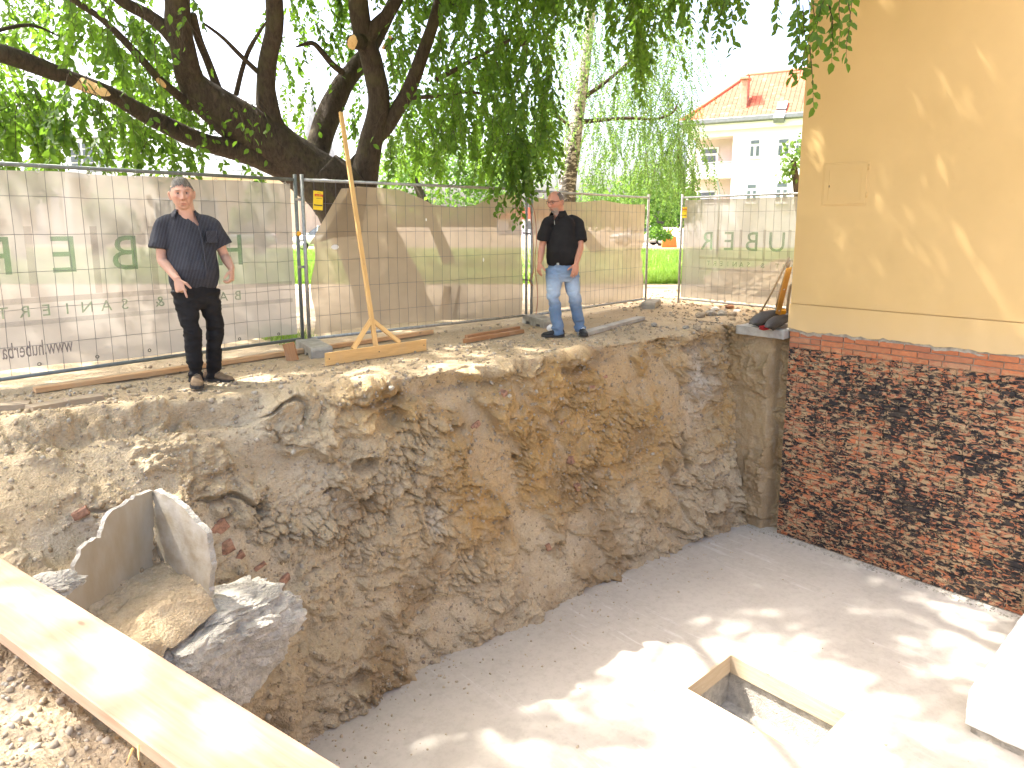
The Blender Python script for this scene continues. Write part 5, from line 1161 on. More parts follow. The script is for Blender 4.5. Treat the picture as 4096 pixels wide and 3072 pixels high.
bushy('low_bush', 'dark low bush at the end of the lawn in the fence opening', 'bush', 660, 245, 44, [(655, 232, 10, 7), (668, 235, 10, 6)], 700, .2, M_FLEAF, 64, False)
bushy('grass_side_bush', 'bush behind the left end of the white banner', 'bush', 100, 262, 34, [(98, 215, 20, 26), (125, 222, 14, 16)], 1500, .22, M_FLEAF, 65)
bushy('corner_bush', 'leafy bush beyond the banner near the fence post', 'bush', 260, 262, 36, [(262, 205, 16, 28), (240, 220, 10, 14)], 1300, .22, M_FLEAF, 66)
bushy('roadside_tree', 'tall thin tree rising beyond the left end of the banner', 'tree', 20, 262, 30, [(14, 190, 30, 22), (40, 178, 22, 20)], 1500, .2, M_FLEAF, 67)
TBv = TBk
# ------------------------------------------------------------------ lawn
lw = []
for x, y in ((-60, 17.5), (60, 17.5), (60, 47), (-60, 47)): lw.append(cw(x, y, -0.012))
# keep the lawn's near edge off the drive in the fence opening
tag(pydata('lawn', lw, [(0, 1, 2, 3)], M_LAWN), None, None, None, 'structure')
r = np.random.default_rng(3); n = 46000
dq = 17.6+r.random(n)**1.6*22; xq = r.uniform(-.9, .75, n)*dq
xq[:16000] = r.uniform(.16, .27, 16000)*dq[:16000]; xq[16000:20000] = r.uniform(-.32, -.26, 4000)*dq[16000:20000]
base = CAMV[None, :2]+_rt[None]*xq[:, None]+_fw[None]*dq[:, None]; h = r.uniform(.10, .32, n)*(.6+.8*sstep(-.4, .4, fbm(np.column_stack([base, 0*dq]), .5, 2, 4)))
lean = r.normal(0, .35, (n, 2)); wd = r.uniform(.008, .02, n); an = r.uniform(0, math.pi, n); cx, sx = np.cos(an)*wd, np.sin(an)*wd
V = np.empty((n, 3, 3)); V[:, 0] = np.column_stack([base[:, 0]-cx, base[:, 1]-sx, np.full(n, -.01)]); V[:, 1] = np.column_stack([base[:, 0]+cx, base[:, 1]+sx, np.full(n, -.01)]); V[:, 2] = np.column_stack([base+lean*h[:, None], h])
tag(fastmesh('long_grass', V.reshape(-1, 3), np.arange(n*3).reshape(-1, 3), M_GRASS), 'uncut green grass beyond the fence', None, None, 'stuff')
n = 700; xg = r.uniform(-5.6, -5.15, n); yg = r.uniform(3.4, 4.6, n)          # tuft in the gap between the posts
V = np.empty((n, 3, 3)); a = r.uniform(0, 3.1, n); V[:, 0] = np.column_stack([xg-np.cos(a)*.004, yg-np.sin(a)*.004, 0*a]); V[:, 1] = np.column_stack([xg+np.cos(a)*.004, yg+np.sin(a)*.004, 0*a]); V[:, 2] = np.column_stack([xg+r.normal(0, .05, n), yg+r.normal(0, .05, n), r.uniform(.05, .25, n)])
tag(fastmesh('grass_tuft', V.reshape(-1, 3), np.arange(n*3).reshape(-1, 3), M_GRASS), 'grass growing at the fence posts', None, None, 'stuff')
hp = atz(765, 292, 0.0); o = lump('rubble_heap', (hp[0]+.4, hp[1], .05), (1.5, 1.1, .55), M_PEB, None, 31, .3, 5); tag(o, 'pale heap of rubble behind the grey banner', 'heap')

# ------------------------------------------------------------------ white house with red roof (right)
h0 = aty(800, 226, 46); hd = cdir(-60); hang = math.atan2(hd[1], hd[0]); HO = (h0[0], h0[1])
def fac(px, py): return vplane(px, py, HO, hang)
wh = thing('white_apartment_house', 'white apartment house with red tiled hip roof and loggias', 'house', (HO[0], HO[1], 0), hang)
sl = fac(697, 130)[0]; sr_ = fac(732.5, 150)[0]; zc = fac(732.5, 130)[1]
zt1, zb1 = fac(732.5, 135.5)[1], fac(732.5, 163.5)[1]; zt2 = fac(731, 177.5)[1]; zb2 = zt2-(zt1-zb1)
D_ = 9.0
abox('wall', -16, sr_, -D_, 0, 0, zc, M_HWALL, wh, 0.0)
for nm, za, zb in (('wall', zt1, zc), ('parapet', zt2, zb1), ('parapet', 0, zb2)): abox(nm, sr_+.002, sl+.6, -.3, -.002, za, zb, M_HWALL, wh, 0.0)
abox('loggia_wall', sr_+.002, sl+.5, -D_, -1.7, 0, zc, M_LOGGIA, wh, 0.0); abox('pier', sl+.3, sl+.62, -.32, -.004, 0, zc-.01, M_HWALL, wh, 0); abox('loggia_side', sr_+.001, sr_+.05, -1.7, -.31, 0, zc-.02, M_LOGGIA, wh, 0.0)
for z in (zt1, zt2): abox('loggia_ceiling', sr_+.05, sl+.5, -1.7, -.3, z, z+.15, M_LOGGIA, wh, 0.0)
for z in (zb1, zb2): abox('loggia_floor', sr_+.05, sl+.5, -1.7, -.3, z-.9, z-.8, M_LOGGIA, wh, 0.0); tube('handrail', [(sr_, -.1, z+.12), (sl+.6, -.1, z+.12)], .04, M_HWALL, wh)
abox('cornice', -16.2, sl+1.0, -.2, .35, zc, zc+.42, M_HWALL, wh, .02); abox('gutter', -16.2, sl+1.2, .1, .62, zc+.43, zc+.75, M_GUT, wh, .05)
def window(s, z, w_, h_, y, parent, kind=0):
    f = abox('window', s-w_/2, s+w_/2, y-.02, y+.05, z, z+h_, M_HWIN, parent, .01)
    c = Vector(f.location)
    def pane(a0, a1, b0, b1):
        q = abox('pane', s+a0*w_, s+a1*w_, y+.04, y+.075, z+b0*h_, z+b1*h_, M_GLASS, None, 0); q.parent = f; q.location = Vector(q.location)-c
    pane(-.40, .40, .74, .93)
    if kind == 0: pane(-.42, -.12, .10, .62); pane(.12, .42, .10, .62)
    else: pane(-.36, .36, .10, .64)
    abox('sill', s-w_/2-.06, s+w_/2+.06, y, y+.12, z-.08, z-.005, M_HWIN, parent, .01)
for (x, y0, y1, wpx) in ((754.5, 158, 139, 10.5), (783, 157, 138, 12), (799, 157, 138, 8), (751, 203, 183, 10.5), (781, 203, 181.5, 12.5), (797, 203, 181.5, 7)):
    s0, z0 = fac(x, y0); s1, z1 = fac(x, y1); wa = abs(fac(x-wpx/2, y0)[0]-fac(x+wpx/2, y0)[0]); window(s0, z0, wa, z1-z0, 0.0, wh)
for (x, y0, y1) in ((713, 164, 140), (711, 208, 185)):
    rr_ = ray(x, y0); s0, z0 = fac(x, y0); s1, z1 = fac(x, y1); window(s0+.75, z0-.3, 1.35, z1-z0, -1.7, wh, 1)
# roof
ze = zc+.62
def loc2px(s, y, z):
    c, sn = math.cos(hang), math.sin(hang); p = (HO[0]+s*c-y*sn, HO[1]+s*sn+y*c, z); a, b_, d_ = project([p]); return a[0], b_[0]
best = None
for R in np.arange(2, 9, .1):
    for s in np.arange(-4, 16, .1):
        a, b_ = loc2px(s, .4-R, ze+R*.95); e = abs(a-748)+abs(b_-76)
        if best is None or e < best[0]: best = (e, R, s)
_, RR, sR = best; RH = RR*.95; sE_ = sl+1.1
roof = pydata('roof', [(-16, .4, ze), (sE_, .4, ze), (sR, .4-RR, ze+RH), (-16, .4-RR, ze+RH), (sE_, -D_-.4, ze), (-16, -D_-.4, ze)], [(0, 1, 2, 3), (1, 4, 2), (3, 2, 4, 5)], M_TILE, wh)
mb = MB(); rows = 30
for i in range(rows):
    t0, t1 = i/rows, (i+1.12)/rows
    if t1 > 1.0: t1 = 1.0
    se0 = sE_+(sR-sE_)*t0; s = -8.0
    while s < se0-.1:
        e_ = min(s+.29, se0); mb.add([(s, .4-RR*t0, ze+RH*t0+.10), (e_, .4-RR*t0, ze+RH*t0+.10), (e_, .4-RR*t1, ze+RH*t1+.02), (s, .4-RR*t1, ze+RH*t1+.02), (s+.03, .43-RR*t0, ze+RH*t0), (e_-.02, .43-RR*t0, ze+RH*t0)], [(0, 1, 2, 3), (4, 5, 1, 0)]); s += .30
o = mb.build('tile_field', M_TILE, roof); o['kind'] = 'stuff'
tube('ridge_tiles', [(-16, .4-RR, ze+RH+.08), (sR, .4-RR, ze+RH+.08)], .13, M_TILE, roof); tube('hip_tiles', [(sR, .4-RR, ze+RH+.08), (sE_, .4, ze+.10)], .13, M_TILE, roof)
# bargeboard of the wing behind
abox('rear_gable', sR-.4, sE_+1.2, -D_-3.2, -D_-.6, ze-.1, ze+.2, M_HWALL, wh, 0)
beam('verge_board', (sE_+.9, -3.0, ze+.25), (sR-.2, -RR-.6, ze+RH+.55), .12, .38, M_HWALL, wh)
def roofpt(px, py):
    r_ = ray(px, py); c, sn = math.cos(hang), math.sin(hang); lo = np.array([[c, sn, 0], [-sn, c, 0], [0, 0, 1.0]]); ro = lo@(CAMV-np.array([HO[0], HO[1], 0])); rd = lo@r_; k = RH/RR
    t = (ze+k*(.4-ro[1])-ro[2])/(rd[2]+k*rd[1]); return ro+rd*t
c0 = roofpt(743.5, 108); c1w = abs(roofpt(747.5, 108)[0]-roofpt(739.5, 108)[0])
zt = None
for z in np.arange(c0[2], c0[2]+9, .05):
    if loc2px(c0[0], c0[1], z)[1] < 80: zt = z; break
zt = zt or c0[2]+3
abox('chimney', c0[0]-c1w*.42, c0[0]+c1w*.42, c0[1]-.55, c0[1]+.12, c0[2]-.8, zt, M_CHIM, roof, .02); abox('chimney_cap', c0[0]-c1w*.55, c0[0]+c1w*.55, c0[1]-.68, c0[1]+.25, zt+.003, zt+.16, M_CHIM, roof, .02)
a = roofpt(780, 112); b_ = roofpt(776, 104); 
for (pa, pb_, nm, m_) in (((776.5, 111.5), (788.5, 103.5), 'skylight', M_GLASS), ((773, 120.5), (786, 112.5), 'flashing', M_GUT)):
    q = [roofpt(pa[0], pa[1]), roofpt(pa[0]+(10 if nm == 'skylight' else 11), pa[1]-.4), roofpt(pb_[0], pb_[1]), roofpt(pb_[0]-(10 if nm == 'skylight' else 10), pb_[1]+.4)]
    up = np.array([0, .12, .14]); pydata(nm, [tuple(v+up) for v in q]+[tuple(v-up) for v in q], [(0, 1, 2, 3), (0, 4, 5, 1), (1, 5, 6, 2), (2, 6, 7, 3), (3, 7, 4, 0)], m_, roof)
# ------------------------------------------------------------------ slate-roofed house (left)
lo_ = aty(300, 226, 56); ld = cdir(-84); lang = math.atan2(ld[1], ld[0]); LO = (lo_[0], lo_[1])
lh = thing('slate_roof_house', 'beige house with grey slate mansard roof and white dormer window', 'house', (LO[0], LO[1], 0), lang)
ez = vplane(150, 172, LO, lang)[1]; Ll = 34.0
abox('wall', 0, Ll, -10, 0, 0, ez, M_BEIGE, lh, 0); abox('cornice', -.3, Ll, -.1, .5, ez-.45, ez, M_HWALL, lh, .02)
rz = 6.0; ry = 3.2
rf = pydata('roof', [(-.4, .5, ez), (Ll, .5, ez), (Ll, .5-ry, ez+rz), (-.4, .5-ry, ez+rz), (-.4, -10, ez), (Ll, -10, ez)], [(0, 1, 2, 3), (3, 2, 5, 4), (0, 3, 4)], M_SLATE, lh)
mb = MB()
for i in range(20):
    t0, t1 = i/20, min(1, (i+1.1)/20)
    for k in range(60):
        s = -.3+k*.57+(.28 if i % 2 else 0); mb.add([(s, .54-ry*t0, ez+rz*t0+.05), (s+.54, .54-ry*t0, ez+rz*t0+.05), (s+.54, .51-ry*t1, ez+rz*t1+.01), (s, .51-ry*t1, ez+rz*t1+.01)], [(0, 1, 2, 3)])
mb.build('slate_field', M_SLATE, rf)['kind'] = 'stuff'
sd0, zd0 = vplane(99, 170, LO, lang); sd1, zd1 = vplane(72, 143, LO, lang)
dm = abox('dormer', sd0-.2, sd1+.2, -2.6, .35, zd0-.6, zd1+.25, M_HWIN, lh, .02); dc = Vector(dm.location)
for cx_ in range(2):
    for rz_ in range(4):
        w2 = (sd1-sd0)/2-.12; x0 = sd0+.06+cx_*((sd1-sd0)/2); hh = (zd1-zd0)/4; q = abox('pane', x0+.07, x0+w2, .34, .40, zd0+rz_*hh+.05, zd0+(rz_+1)*hh-.04, M_GLASS, None, 0); q.parent = dm; q.location = Vector(q.location)-dc
abox('dormer_roof', sd0-.35, sd1+.35, -2.7, .5, zd1+.252, zd1+.40, M_GUT, lh, .02)
for (xa, lb) in ((44, 0), (60, 0), (72, 0)):
    s0, _ = vplane(xa, 226, LO, lang); abox('pilaster', s0-.35, s0+.35, .002, .35, 0, ez-.5, M_HWALL, lh, .02)
for xa in (120, 165, 210, 255):
    s0, _ = vplane(xa, 226, LO, lang); q = abox('window', s0-.8, s0+.8, -.05, .06, 1.6, 3.6, M_HWIN, lh, .01); qc = Vector(q.location); pn = abox('pane', s0-.66, s0+.66, .05, .08, 1.75, 3.45, M_GLASS, None, 0); pn.parent = q; pn.location = Vector(pn.location)-qc
fh = aty(540, 226, 115); fo = thing('distant_house', 'far pale house with low red roof seen under the birch', 'house', (fh[0], fh[1], 0), YAW)
abox('wall', -7, 7, 0, 6, 0, 2.5, M_HWALL, fo, 0); prism('roof', [(-7.6, 2.51), (7.6, 2.51), (3.5, 4.3), (-3.5, 4.3)], -.5, 6.5, M_TILE, fo)
for x in (-4.5, -1.5, 1.5, 4.5): abox('window', x-.6, x+.6, -.05, .02, 0.9, 2.2, M_GLASS, fo, 0)
fh = aty(690, 226, 58); gb = thing('garden_wall', 'low pale wall beyond the lawn in the fence opening', 'wall', (fh[0], fh[1], 0), YAW); jag('wall_body', -5, 6, 0, .3, 0, 1.1, M_HWALL, gb, .01, .5)
op = aty(669, 240, 47); oo = thing('orange_barrier', 'small orange shape among the bushes beyond the lawn', 'barrier', (op[0], op[1], 0), YAW)
prism('barrier_panel', [(-.5, 0), (.55, 0), (.45, .7), (.2, .75), (.1, 1.15), (-.15, 1.1), (-.2, .6), (-.45, .5)], -.08, .08, M_ORANGE, oo, .03)

# ------------------------------------------------------------------ street lamp and cars
lp = aty(718, 226, 34); sl_ = thing('street_lamp', 'slim curved street lamp in front of the white house', 'street lamp', (lp[0], lp[1], 0), YAW)
zt = aty(718, 198, 34)[2]; hz = aty(714, 180.5, 34)[2]; k = 34/F_PX
pp, rr_ = smooth_path([(0, 0, 0), (0, 0, zt-.3), (-.02, 0, zt+.3), (-3.2*k, 0, hz)], [.06, .05, .045, .04], 8); tube('pole', pp, rr_, M_STEEL, sl_, 10)
hd_ = lump('lamp_head', (-7*k, 0, hz+2.6*k), (5.2*k, .16, .085), M_LAMP, sl_, 4, .03, 3); hd_.rotation_euler = (0, math.radians(33), 0); hd_.data.polygons.foreach_set('use_smooth', np.ones(len(hd_.data.polygons), bool))
def car(label, px, py, depth, rotz, paint, length=4.1):
    p = aty(px, py, depth); r = thing('parked_car', label, 'car', (p[0], p[1], 0), rotz, 'cars parked beyond the lawn'); w_ = .86; s = length/4.1
    sec = [(-2.05, .35, .62, .80), (-1.95, .28, .80, .97), (-1.5, .25, .88, 1.0), (-.75, .22, .95, 1.0), (.6, .22, .96, 1.0), (1.5, .22, .97, 1.0), (1.9, .26, .95, .98), (2.05, .36, .75, .84)]
    V = []; Fq = []
    for (x, zl, zh, ww) in sec:
        ring = [(-.93, .35), (-1, .55), (-.97, .85), (-.80, 1), (.80, 1), (.97, .85), (1, .55), (.93, .35), (.75, 0), (-.75, 0)]
        V += [(x*s, a*w_*ww, zl+(zh-zl)*b_) for a, b_ in ring]
    n = 10
    for i in range(len(sec)-1):
        for k_ in range(n): Fq.append((i*n+k_, i*n+(k_+1) % n, (i+1)*n+(k_+1) % n, (i+1)*n+k_))
    Fq += [tuple(range(n)), tuple((len(sec)-1)*n+k_ for k_ in range(n-1, -1, -1))]
    b = pydata('body', V, Fq, paint, r, True)
    cab = [(-1.05, .93, .80), (-.35, 1.40, .66), (.2, 1.47, .65), (1.2, 1.42, .64), (1.85, .95, .76)]
    V = []; Fq = []
    for (x, z, ww) in cab: V += [(x*s, -.80, .90), (x*s, -ww, z), (x*s, ww, z), (x*s, .80, .90)]
    for i in range(4): Fq += [(4*i+1, 4*i+2, 4*i+6, 4*i+5)]
    pydata('roof_panel', [(x, y, z+.012) for x, y, z in V], Fq[1:3], paint, r, True)
    Fg = [(4*i, 4*i+1, 4*i+5, 4*i+4) for i in range(4)]+[(4*i+3, 4*i+7, 4*i+6, 4*i+2) for i in range(4)]
    pydata('side_window', V, Fg, M_CGLASS, r); pydata('windscreen', V, [Fq[0]], M_CGLASS, r); pydata('rear_window', V, [Fq[3]], M_CGLASS, r)
    for x in (-.3, .55):
        for sd_ in (-1, 1): beam('pillar', (x*s, sd_*.815, .90), (x*s, sd_*.67, 1.44), .03, .07, paint, r)
    for x in (-1.3, 1.3):
        for sd_ in (-1, 1):
            wl = tube('wheel', [(x*s, sd_*.66, .31), (x*s, sd_*.86, .31)], .31, M_TYRE, r, 20); tube('rim', [(x*s, sd_*.855, .31), (x*s, sd_*.872, .31)], .20, M_RIM, wl, 16)
    for sd_ in (-1, 1):
        lump('headlight', (-2.0*s, sd_*.62, .66), (.07, .17, .08), M_LAMP, r, 2, .02, 3); lump('tail_light', (2.0*s, sd_*.66, .75), (.06, .10, .12), M_RED, r, 3, .02, 3); lump('mirror', (-.85*s, sd_*.93, .98), (.06, .09, .06), paint, r, 3, .02, 3)
    return r
car('white hatchback seen through the banner right of the pointing man', 244, 240, 46, YAW+math.radians(12), M_CARP, 4.0)
car('white car half hidden by the fence post and folded sheet', 330, 243, 42, YAW+math.radians(-20), M_CARP, 4.2)
car('pale car standing at the end of the lawn in the fence opening', 640, 238, 52, YAW+math.radians(8), M_CARP, 4.1)
# ------------------------------------------------------------------ people
def attr_mat(name, rough=0.55, sss=0.0, bump=0.15, bs=140.0):
    m, nt, out = newmat(name); v = coords(nt, (1, 1, 1), True); c = nd(nt, 'VertexColor', layer_name='tint').outputs[0]
    c = mixc(nt, ramp(nt, noise_n(nt, v, 45, 4), [(0.35, 0.12), (0.65, 0.0)]), c, (0.30, 0.12, 0.08))
    b = nd(nt, 'BsdfPrincipled', {'Base Color': c, 'Roughness': rough, 'Specular IOR Level': 0.35, 'Normal': bump_n(nt, noise_n(nt, v, bs, 3), bump, 0.002)})
    b.inputs['Subsurface Weight'].default_value = sss; b.inputs['Subsurface Radius'].default_value = (0.012, 0.005, 0.003)
    nt.links.new(b.outputs[0], out.inputs[0]); return m
M_SKIN = attr_mat('skin', 0.5, 0.12)
def cloth_mat(name, c1, c2, stripe=0.0, ang=0.0, bump=0.2):
    m, nt, out = newmat(name); v = coords(nt, (1, 1, 1), True)
    c = mixc(nt, ramp(nt, noise_n(nt, v, 7, 4), [(0.35, 0.0), (0.65, 1.0)]), c1, c2)
    if stripe:
        mp = nd(nt, 'Mapping', {'Vector': v, 'Rotation': (0, ang, 0)}).outputs[0]; x = nd(nt, 'SeparateXYZ', {0: mp}).outputs[0]
        sn = nd(nt, 'Math', {0: nd(nt, 'Math', {0: x, 1: 2*math.pi/stripe}, operation='MULTIPLY').outputs[0]}, operation='SINE').outputs[0]
        c = mixc(nt, ramp(nt, sn, [(0.80, 0.0), (0.95, 0.8)]), c, (0.16, 0.17, 0.21))
    b = nd(nt, 'BsdfPrincipled', {'Base Color': c, 'Roughness': 0.85, 'Specular IOR Level': 0.2, 'Normal': bump_n(nt, noise_n(nt, v, 260, 3), bump, 0.002)}); nt.links.new(b.outputs[0], out.inputs[0]); return m
M_SHIRT1 = cloth_mat('pinstripe_shirt', (0.018, 0.019, 0.024), (0.028, 0.029, 0.036), 0.0115, 0.10)
M_TROU1 = cloth_mat('black_jeans', (0.010, 0.010, 0.011), (0.018, 0.018, 0.019))
M_SHIRT2 = cloth_mat('black_polo', (0.011, 0.010, 0.011), (0.017, 0.016, 0.016))
M_DENIM = attr_mat('washed_denim', 0.9, 0.0, 0.4, 300.0)
M_SHOE1 = simple('tan_suede', (0.22, 0.15, 0.09), 0.9, 0.15, 20, 0.4, 120, .003, obj=True); M_SHOE2 = simple('black_leather', (0.02, 0.018, 0.017), 0.5, 0.2, 20, 0.2, 90, .003, obj=True)
M_SOLE = simple('dark_sole', (0.05, 0.045, 0.04), 0.8, 0.2, 30, obj=True)
def hair_mat(name, a, b_):
    m, nt, out = newmat(name); v = coords(nt, (60, 14, 60), True); n = noise_n(nt, v, 3, 4)
    p = nd(nt, 'BsdfPrincipled', {'Base Color': mixc(nt, ramp(nt, n, [(.35, 0.0), (.65, 1.0)]), a, b_), 'Roughness': .6, 'Normal': bump_n(nt, n, .8, .006)}); nt.links.new(p.outputs[0], out.inputs[0]); return m
M_HAIR1 = hair_mat('grey_hair', (0.05, 0.045, 0.038), (0.19, 0.17, 0.145)); M_HAIR2 = hair_mat('dark_grey_hair', (0.05, 0.045, 0.04), (0.15, 0.13, 0.11))
M_EYE = simple('eye_white', (0.36, 0.32, 0.29), 0.3, 0.03); M_IRIS = simple('iris', (0.035, 0.025, 0.02), 0.25, 0.05)
M_STUB = hair_mat('grey_beard', (0.16, 0.13, 0.11), (0.38, 0.34, 0.30))

def loft(rings, seg=28):
    """rings: (center, ax, ay) closed with caps"""
    V = []; Fq = []
    for c, ax, ay in rings:
        c, ax, ay = Vector(c), Vector(ax), Vector(ay)
        for k in range(seg):
            t = 2*math.pi*k/seg; V.append(c+ax*math.cos(t)+ay*math.sin(t))
    n = len(rings)
    for i in range(n-1):
        for k in range(seg): Fq.append((i*seg+k, i*seg+(k+1) % seg, (i+1)*seg+(k+1) % seg, (i+1)*seg+k))
    Fq += [tuple(range(seg-1, -1, -1)), tuple((n-1)*seg+k for k in range(seg))]
    return V, Fq
def stack(rows, turn=0.0, seg=28):
    """rows: z, cx, cy, half width, half depth; turn = body yaw"""
    c, s = math.cos(turn), math.sin(turn)
    return loft([((cx, cy, z), (rx*c, rx*s, 0), (-ry*s, ry*c, 0)) for z, cx, cy, rx, ry in rows], seg)
def limbm(pts, rad, sub=5, seg=16):
    P, R = smooth_path(pts, rad, sub); return tube_data(P, R, seg)
def fuse(parts, voxel, it=4):
    mb = MB()
    for V, Fq in parts: mb.add(V, Fq)
    o = mb.build('tmp', None); m = o.modifiers.new('r', 'REMESH'); m.mode = 'VOXEL'; m.voxel_size = voxel
    s = o.modifiers.new('s', 'SMOOTH'); s.factor = 0.5; s.iterations = it
    dg = bpy.context.evaluated_depsgraph_get(); me = bpy.data.meshes.new_from_object(o.evaluated_get(dg)); bpy.data.objects.remove(o, do_unlink=True)
    V = np.empty(len(me.vertices)*3, np.float32); me.vertices.foreach_get('co', V); N = np.empty_like(V); me.vertices.foreach_get('normal', N)
    Fq = np.empty(len(me.loops), np.int32); me.loops.foreach_get('vertex_index', Fq); tot = np.empty(len(me.polygons), np.int32); me.polygons.foreach_get('loop_total', tot)
    bpy.data.meshes.remove(me)
    if not (tot == 4).all():
        st = np.concatenate([[0], np.cumsum(tot)[:-1]]); keep = [Fq[a:a+4] if k == 4 else np.array([Fq[a], Fq[a+1], Fq[a+2], Fq[a+2]]) for a, k in zip(st, tot)]; Fq = np.array(keep)
    else: Fq = Fq.reshape(-1, 4)
    return V.reshape(-1, 3).astype(float), Fq, N.reshape(-1, 3).astype(float)
def face_shape(u):
    """unit directions -> head surface (face towards -y), metres"""
    x, y, z = u[:, 0], u[:, 1], u[:, 2]
    p = np.stack([0.083*x, 0.098*y, 0.120*z], 1)
    low = sstep(0.0, -0.95, z); p[:, 0] *= 1-0.09*low; front = sstep(0.15, -0.5, y)
    p[:, 1] = np.where(y > 0, p[:, 1]*(1-0.25*sstep(-.1, -1, z)), p[:, 1])
    p[:, 0] *= 1+0.05*sstep(-.3, .3, z)*sstep(.9, .4, z)
    X, Z = p[:, 0].copy(), p[:, 2].copy(); g = lambda a, b_, c, d_: np.exp(-((np.abs(X)-a)/b_)**2-((Z-c)/d_)**2)
    nose = 1.25*np.exp(-(X/np.interp(Z, [-.04, -.02, .02], [.0155, .0125, .010]))**2)*np.interp(Z, [-.048, -.042, -.032, -.012, .008, .026], [0, .012, .029, .020, .011, .003])
    nose += .010*np.exp(-((np.abs(X)-.0145)/.0075)**2-((Z+.034)/.010)**2)
    fold = np.exp(-((np.abs(X)-np.interp(Z, [-.085, -.035], [.036, .021]))/.0045)**2)*sstep(-.090, -.075, Z)*sstep(-.030, -.040, Z)
    dy = nose+.013*g(.028, .020, .034, .009)-.017*g(.031, .016, .013, .011)-.005*g(.031, .015, -.006, .006)+.010*g(.046, .018, -.014, .018)+.007*g(0, .024, -.066, .007)-.006*g(0, .028, -.0725, .003)+.007*g(0, .022, -.080, .007)-.006*g(0, .030, -.091, .006)+.012*g(0, .026, -.108, .014)+.006*g(.040, .018, -.085, .02)-.005*fold
    p[:, 1] -= dy*front
    return p
def sphere_grid(nu=72, nv=56):
    th = np.linspace(0.001, math.pi-.001, nv); ph = np.linspace(0, 2*math.pi, nu, endpoint=False); T, Pp = np.meshgrid(th, ph, indexing='ij')
    U = np.stack([np.sin(T)*np.cos(Pp), np.sin(T)*np.sin(Pp), np.cos(T)], -1).reshape(-1, 3); Fq = []
    for i in range(nv-1):
        for k in range(nu): Fq.append((i*nu+k, (i+1)*nu+k, (i+1)*nu+(k+1) % nu, i*nu+(k+1) % nu))
    return U, Fq, nu, nv
def xf(M, V): A = np.array(M); return np.asarray(V)@A[:3, :3].T+A[:3, 3]
def head_parts(M):
    U, Fq, nu, nv = sphere_grid(); V = face_shape(U); parts = [([tuple(v) for v in xf(M, V)], Fq+[tuple(range(nu-1, -1, -1)), tuple((nv-1)*nu+k for k in range(nu))])]
    for s in (-1, 1):
        pts = [(s*.080, .018, -.040), (s*.088, .020, -.028), (s*.094, .026, -.005), (s*.094, .026, .014), (s*.086, .014, .022), (s*.080, .010, .008)]; P, R = smooth_path([xf(M, np.array([q]))[0] for q in pts], [.008, .009, .009, .009, .008, .006], 4); parts.append(tube_data(P, R, 10))
    return parts
def hand_parts(wrist, fwd, palm, side, curls, sc=1.0, spread=0.0):
    """palm: direction the palm faces; side: direction of the thumb; curls per finger index..little, thumb (radians per joint)"""
    f = Vector(fwd).normalized(); pn = Vector(palm); pn = (pn-f*pn.dot(f)).normalized(); sd_ = Vector(side); sd_ = (sd_-f*sd_.dot(f)-pn*sd_.dot(pn)).normalized(); w = Vector(wrist); out = []
    out.append(loft([(w+f*a*sc, sd_*b_*sc, pn*c*sc) for a, b_, c in ((-.02, .027, .021), (.0, .028, .020), (.03, .038, .018), (.065, .043, .016), (.090, .042, .013), (.098, .034, .008))], 16))
    for off, L, cu, adv in ((.033, .074, curls[0], .088), (.0115, .082, curls[1], .092), (-.0115, .076, curls[2], .088), (-.033, .060, curls[3], .080)):
        p = w+f*adv*sc+sd_*off*sc; d = (f+sd_*off*spread*8).normalized(); ps = [p-d*.02, p]; a = 0
        for k in (.45, .30, .25):
            a += cu; q = (d*math.cos(a)+pn*math.sin(a)); p = p+q*L*k*sc; ps.append(p)
        out.append(tube_data(ps, [.0095*sc, .0098*sc, .0092*sc, .0085*sc, .0062*sc], 10))
    d = (f*.62+sd_*.62+pn*.35).normalized(); p = w+f*.022*sc+sd_*.026*sc; a = curls[4]; p1 = p+d*.042*sc; d2 = (d*math.cos(a)+(f*.7+pn*.4-sd_*.6).normalized()*math.sin(a)).normalized(); p2 = p1+d2*.030*sc; p3 = p2+d2*.022*sc
    out.append(tube_data([p-d*.012, p, p1, p2, p3], [.013*sc, .0135*sc, .0115*sc, .0105*sc, .007*sc], 10))
    return out
def wrinkle(V, N, amp, seed, stretch):
    n = fbm(V*np.array(stretch), 9, 3, seed); r = 1-2*np.abs(fbm(V*np.array(stretch)+3, 6, 2, seed+5)); return V+N*(amp*(0.5*n+0.6*(r-.6)))[:, None]
def shell(name, M, mask, off, m, parent, seed=0, rough=.004, thick=0.006):
    U, Fq, nu, nv = sphere_grid(110, 84); V = face_shape(U); k = mask(V, U); N = U/np.linalg.norm(U*np.array([1, .8, .7]), axis=1, keepdims=True)
    d = off(V)+rough*fbm(V*np.array([3, .7, 1])*1.0, 26, 3, seed); V2 = V+N*d[:, None]
    fc = [q for q in Fq if all(k[i] for i in q)]; o = pydata(name, xf(M, V2), fc, m, parent, True); return o
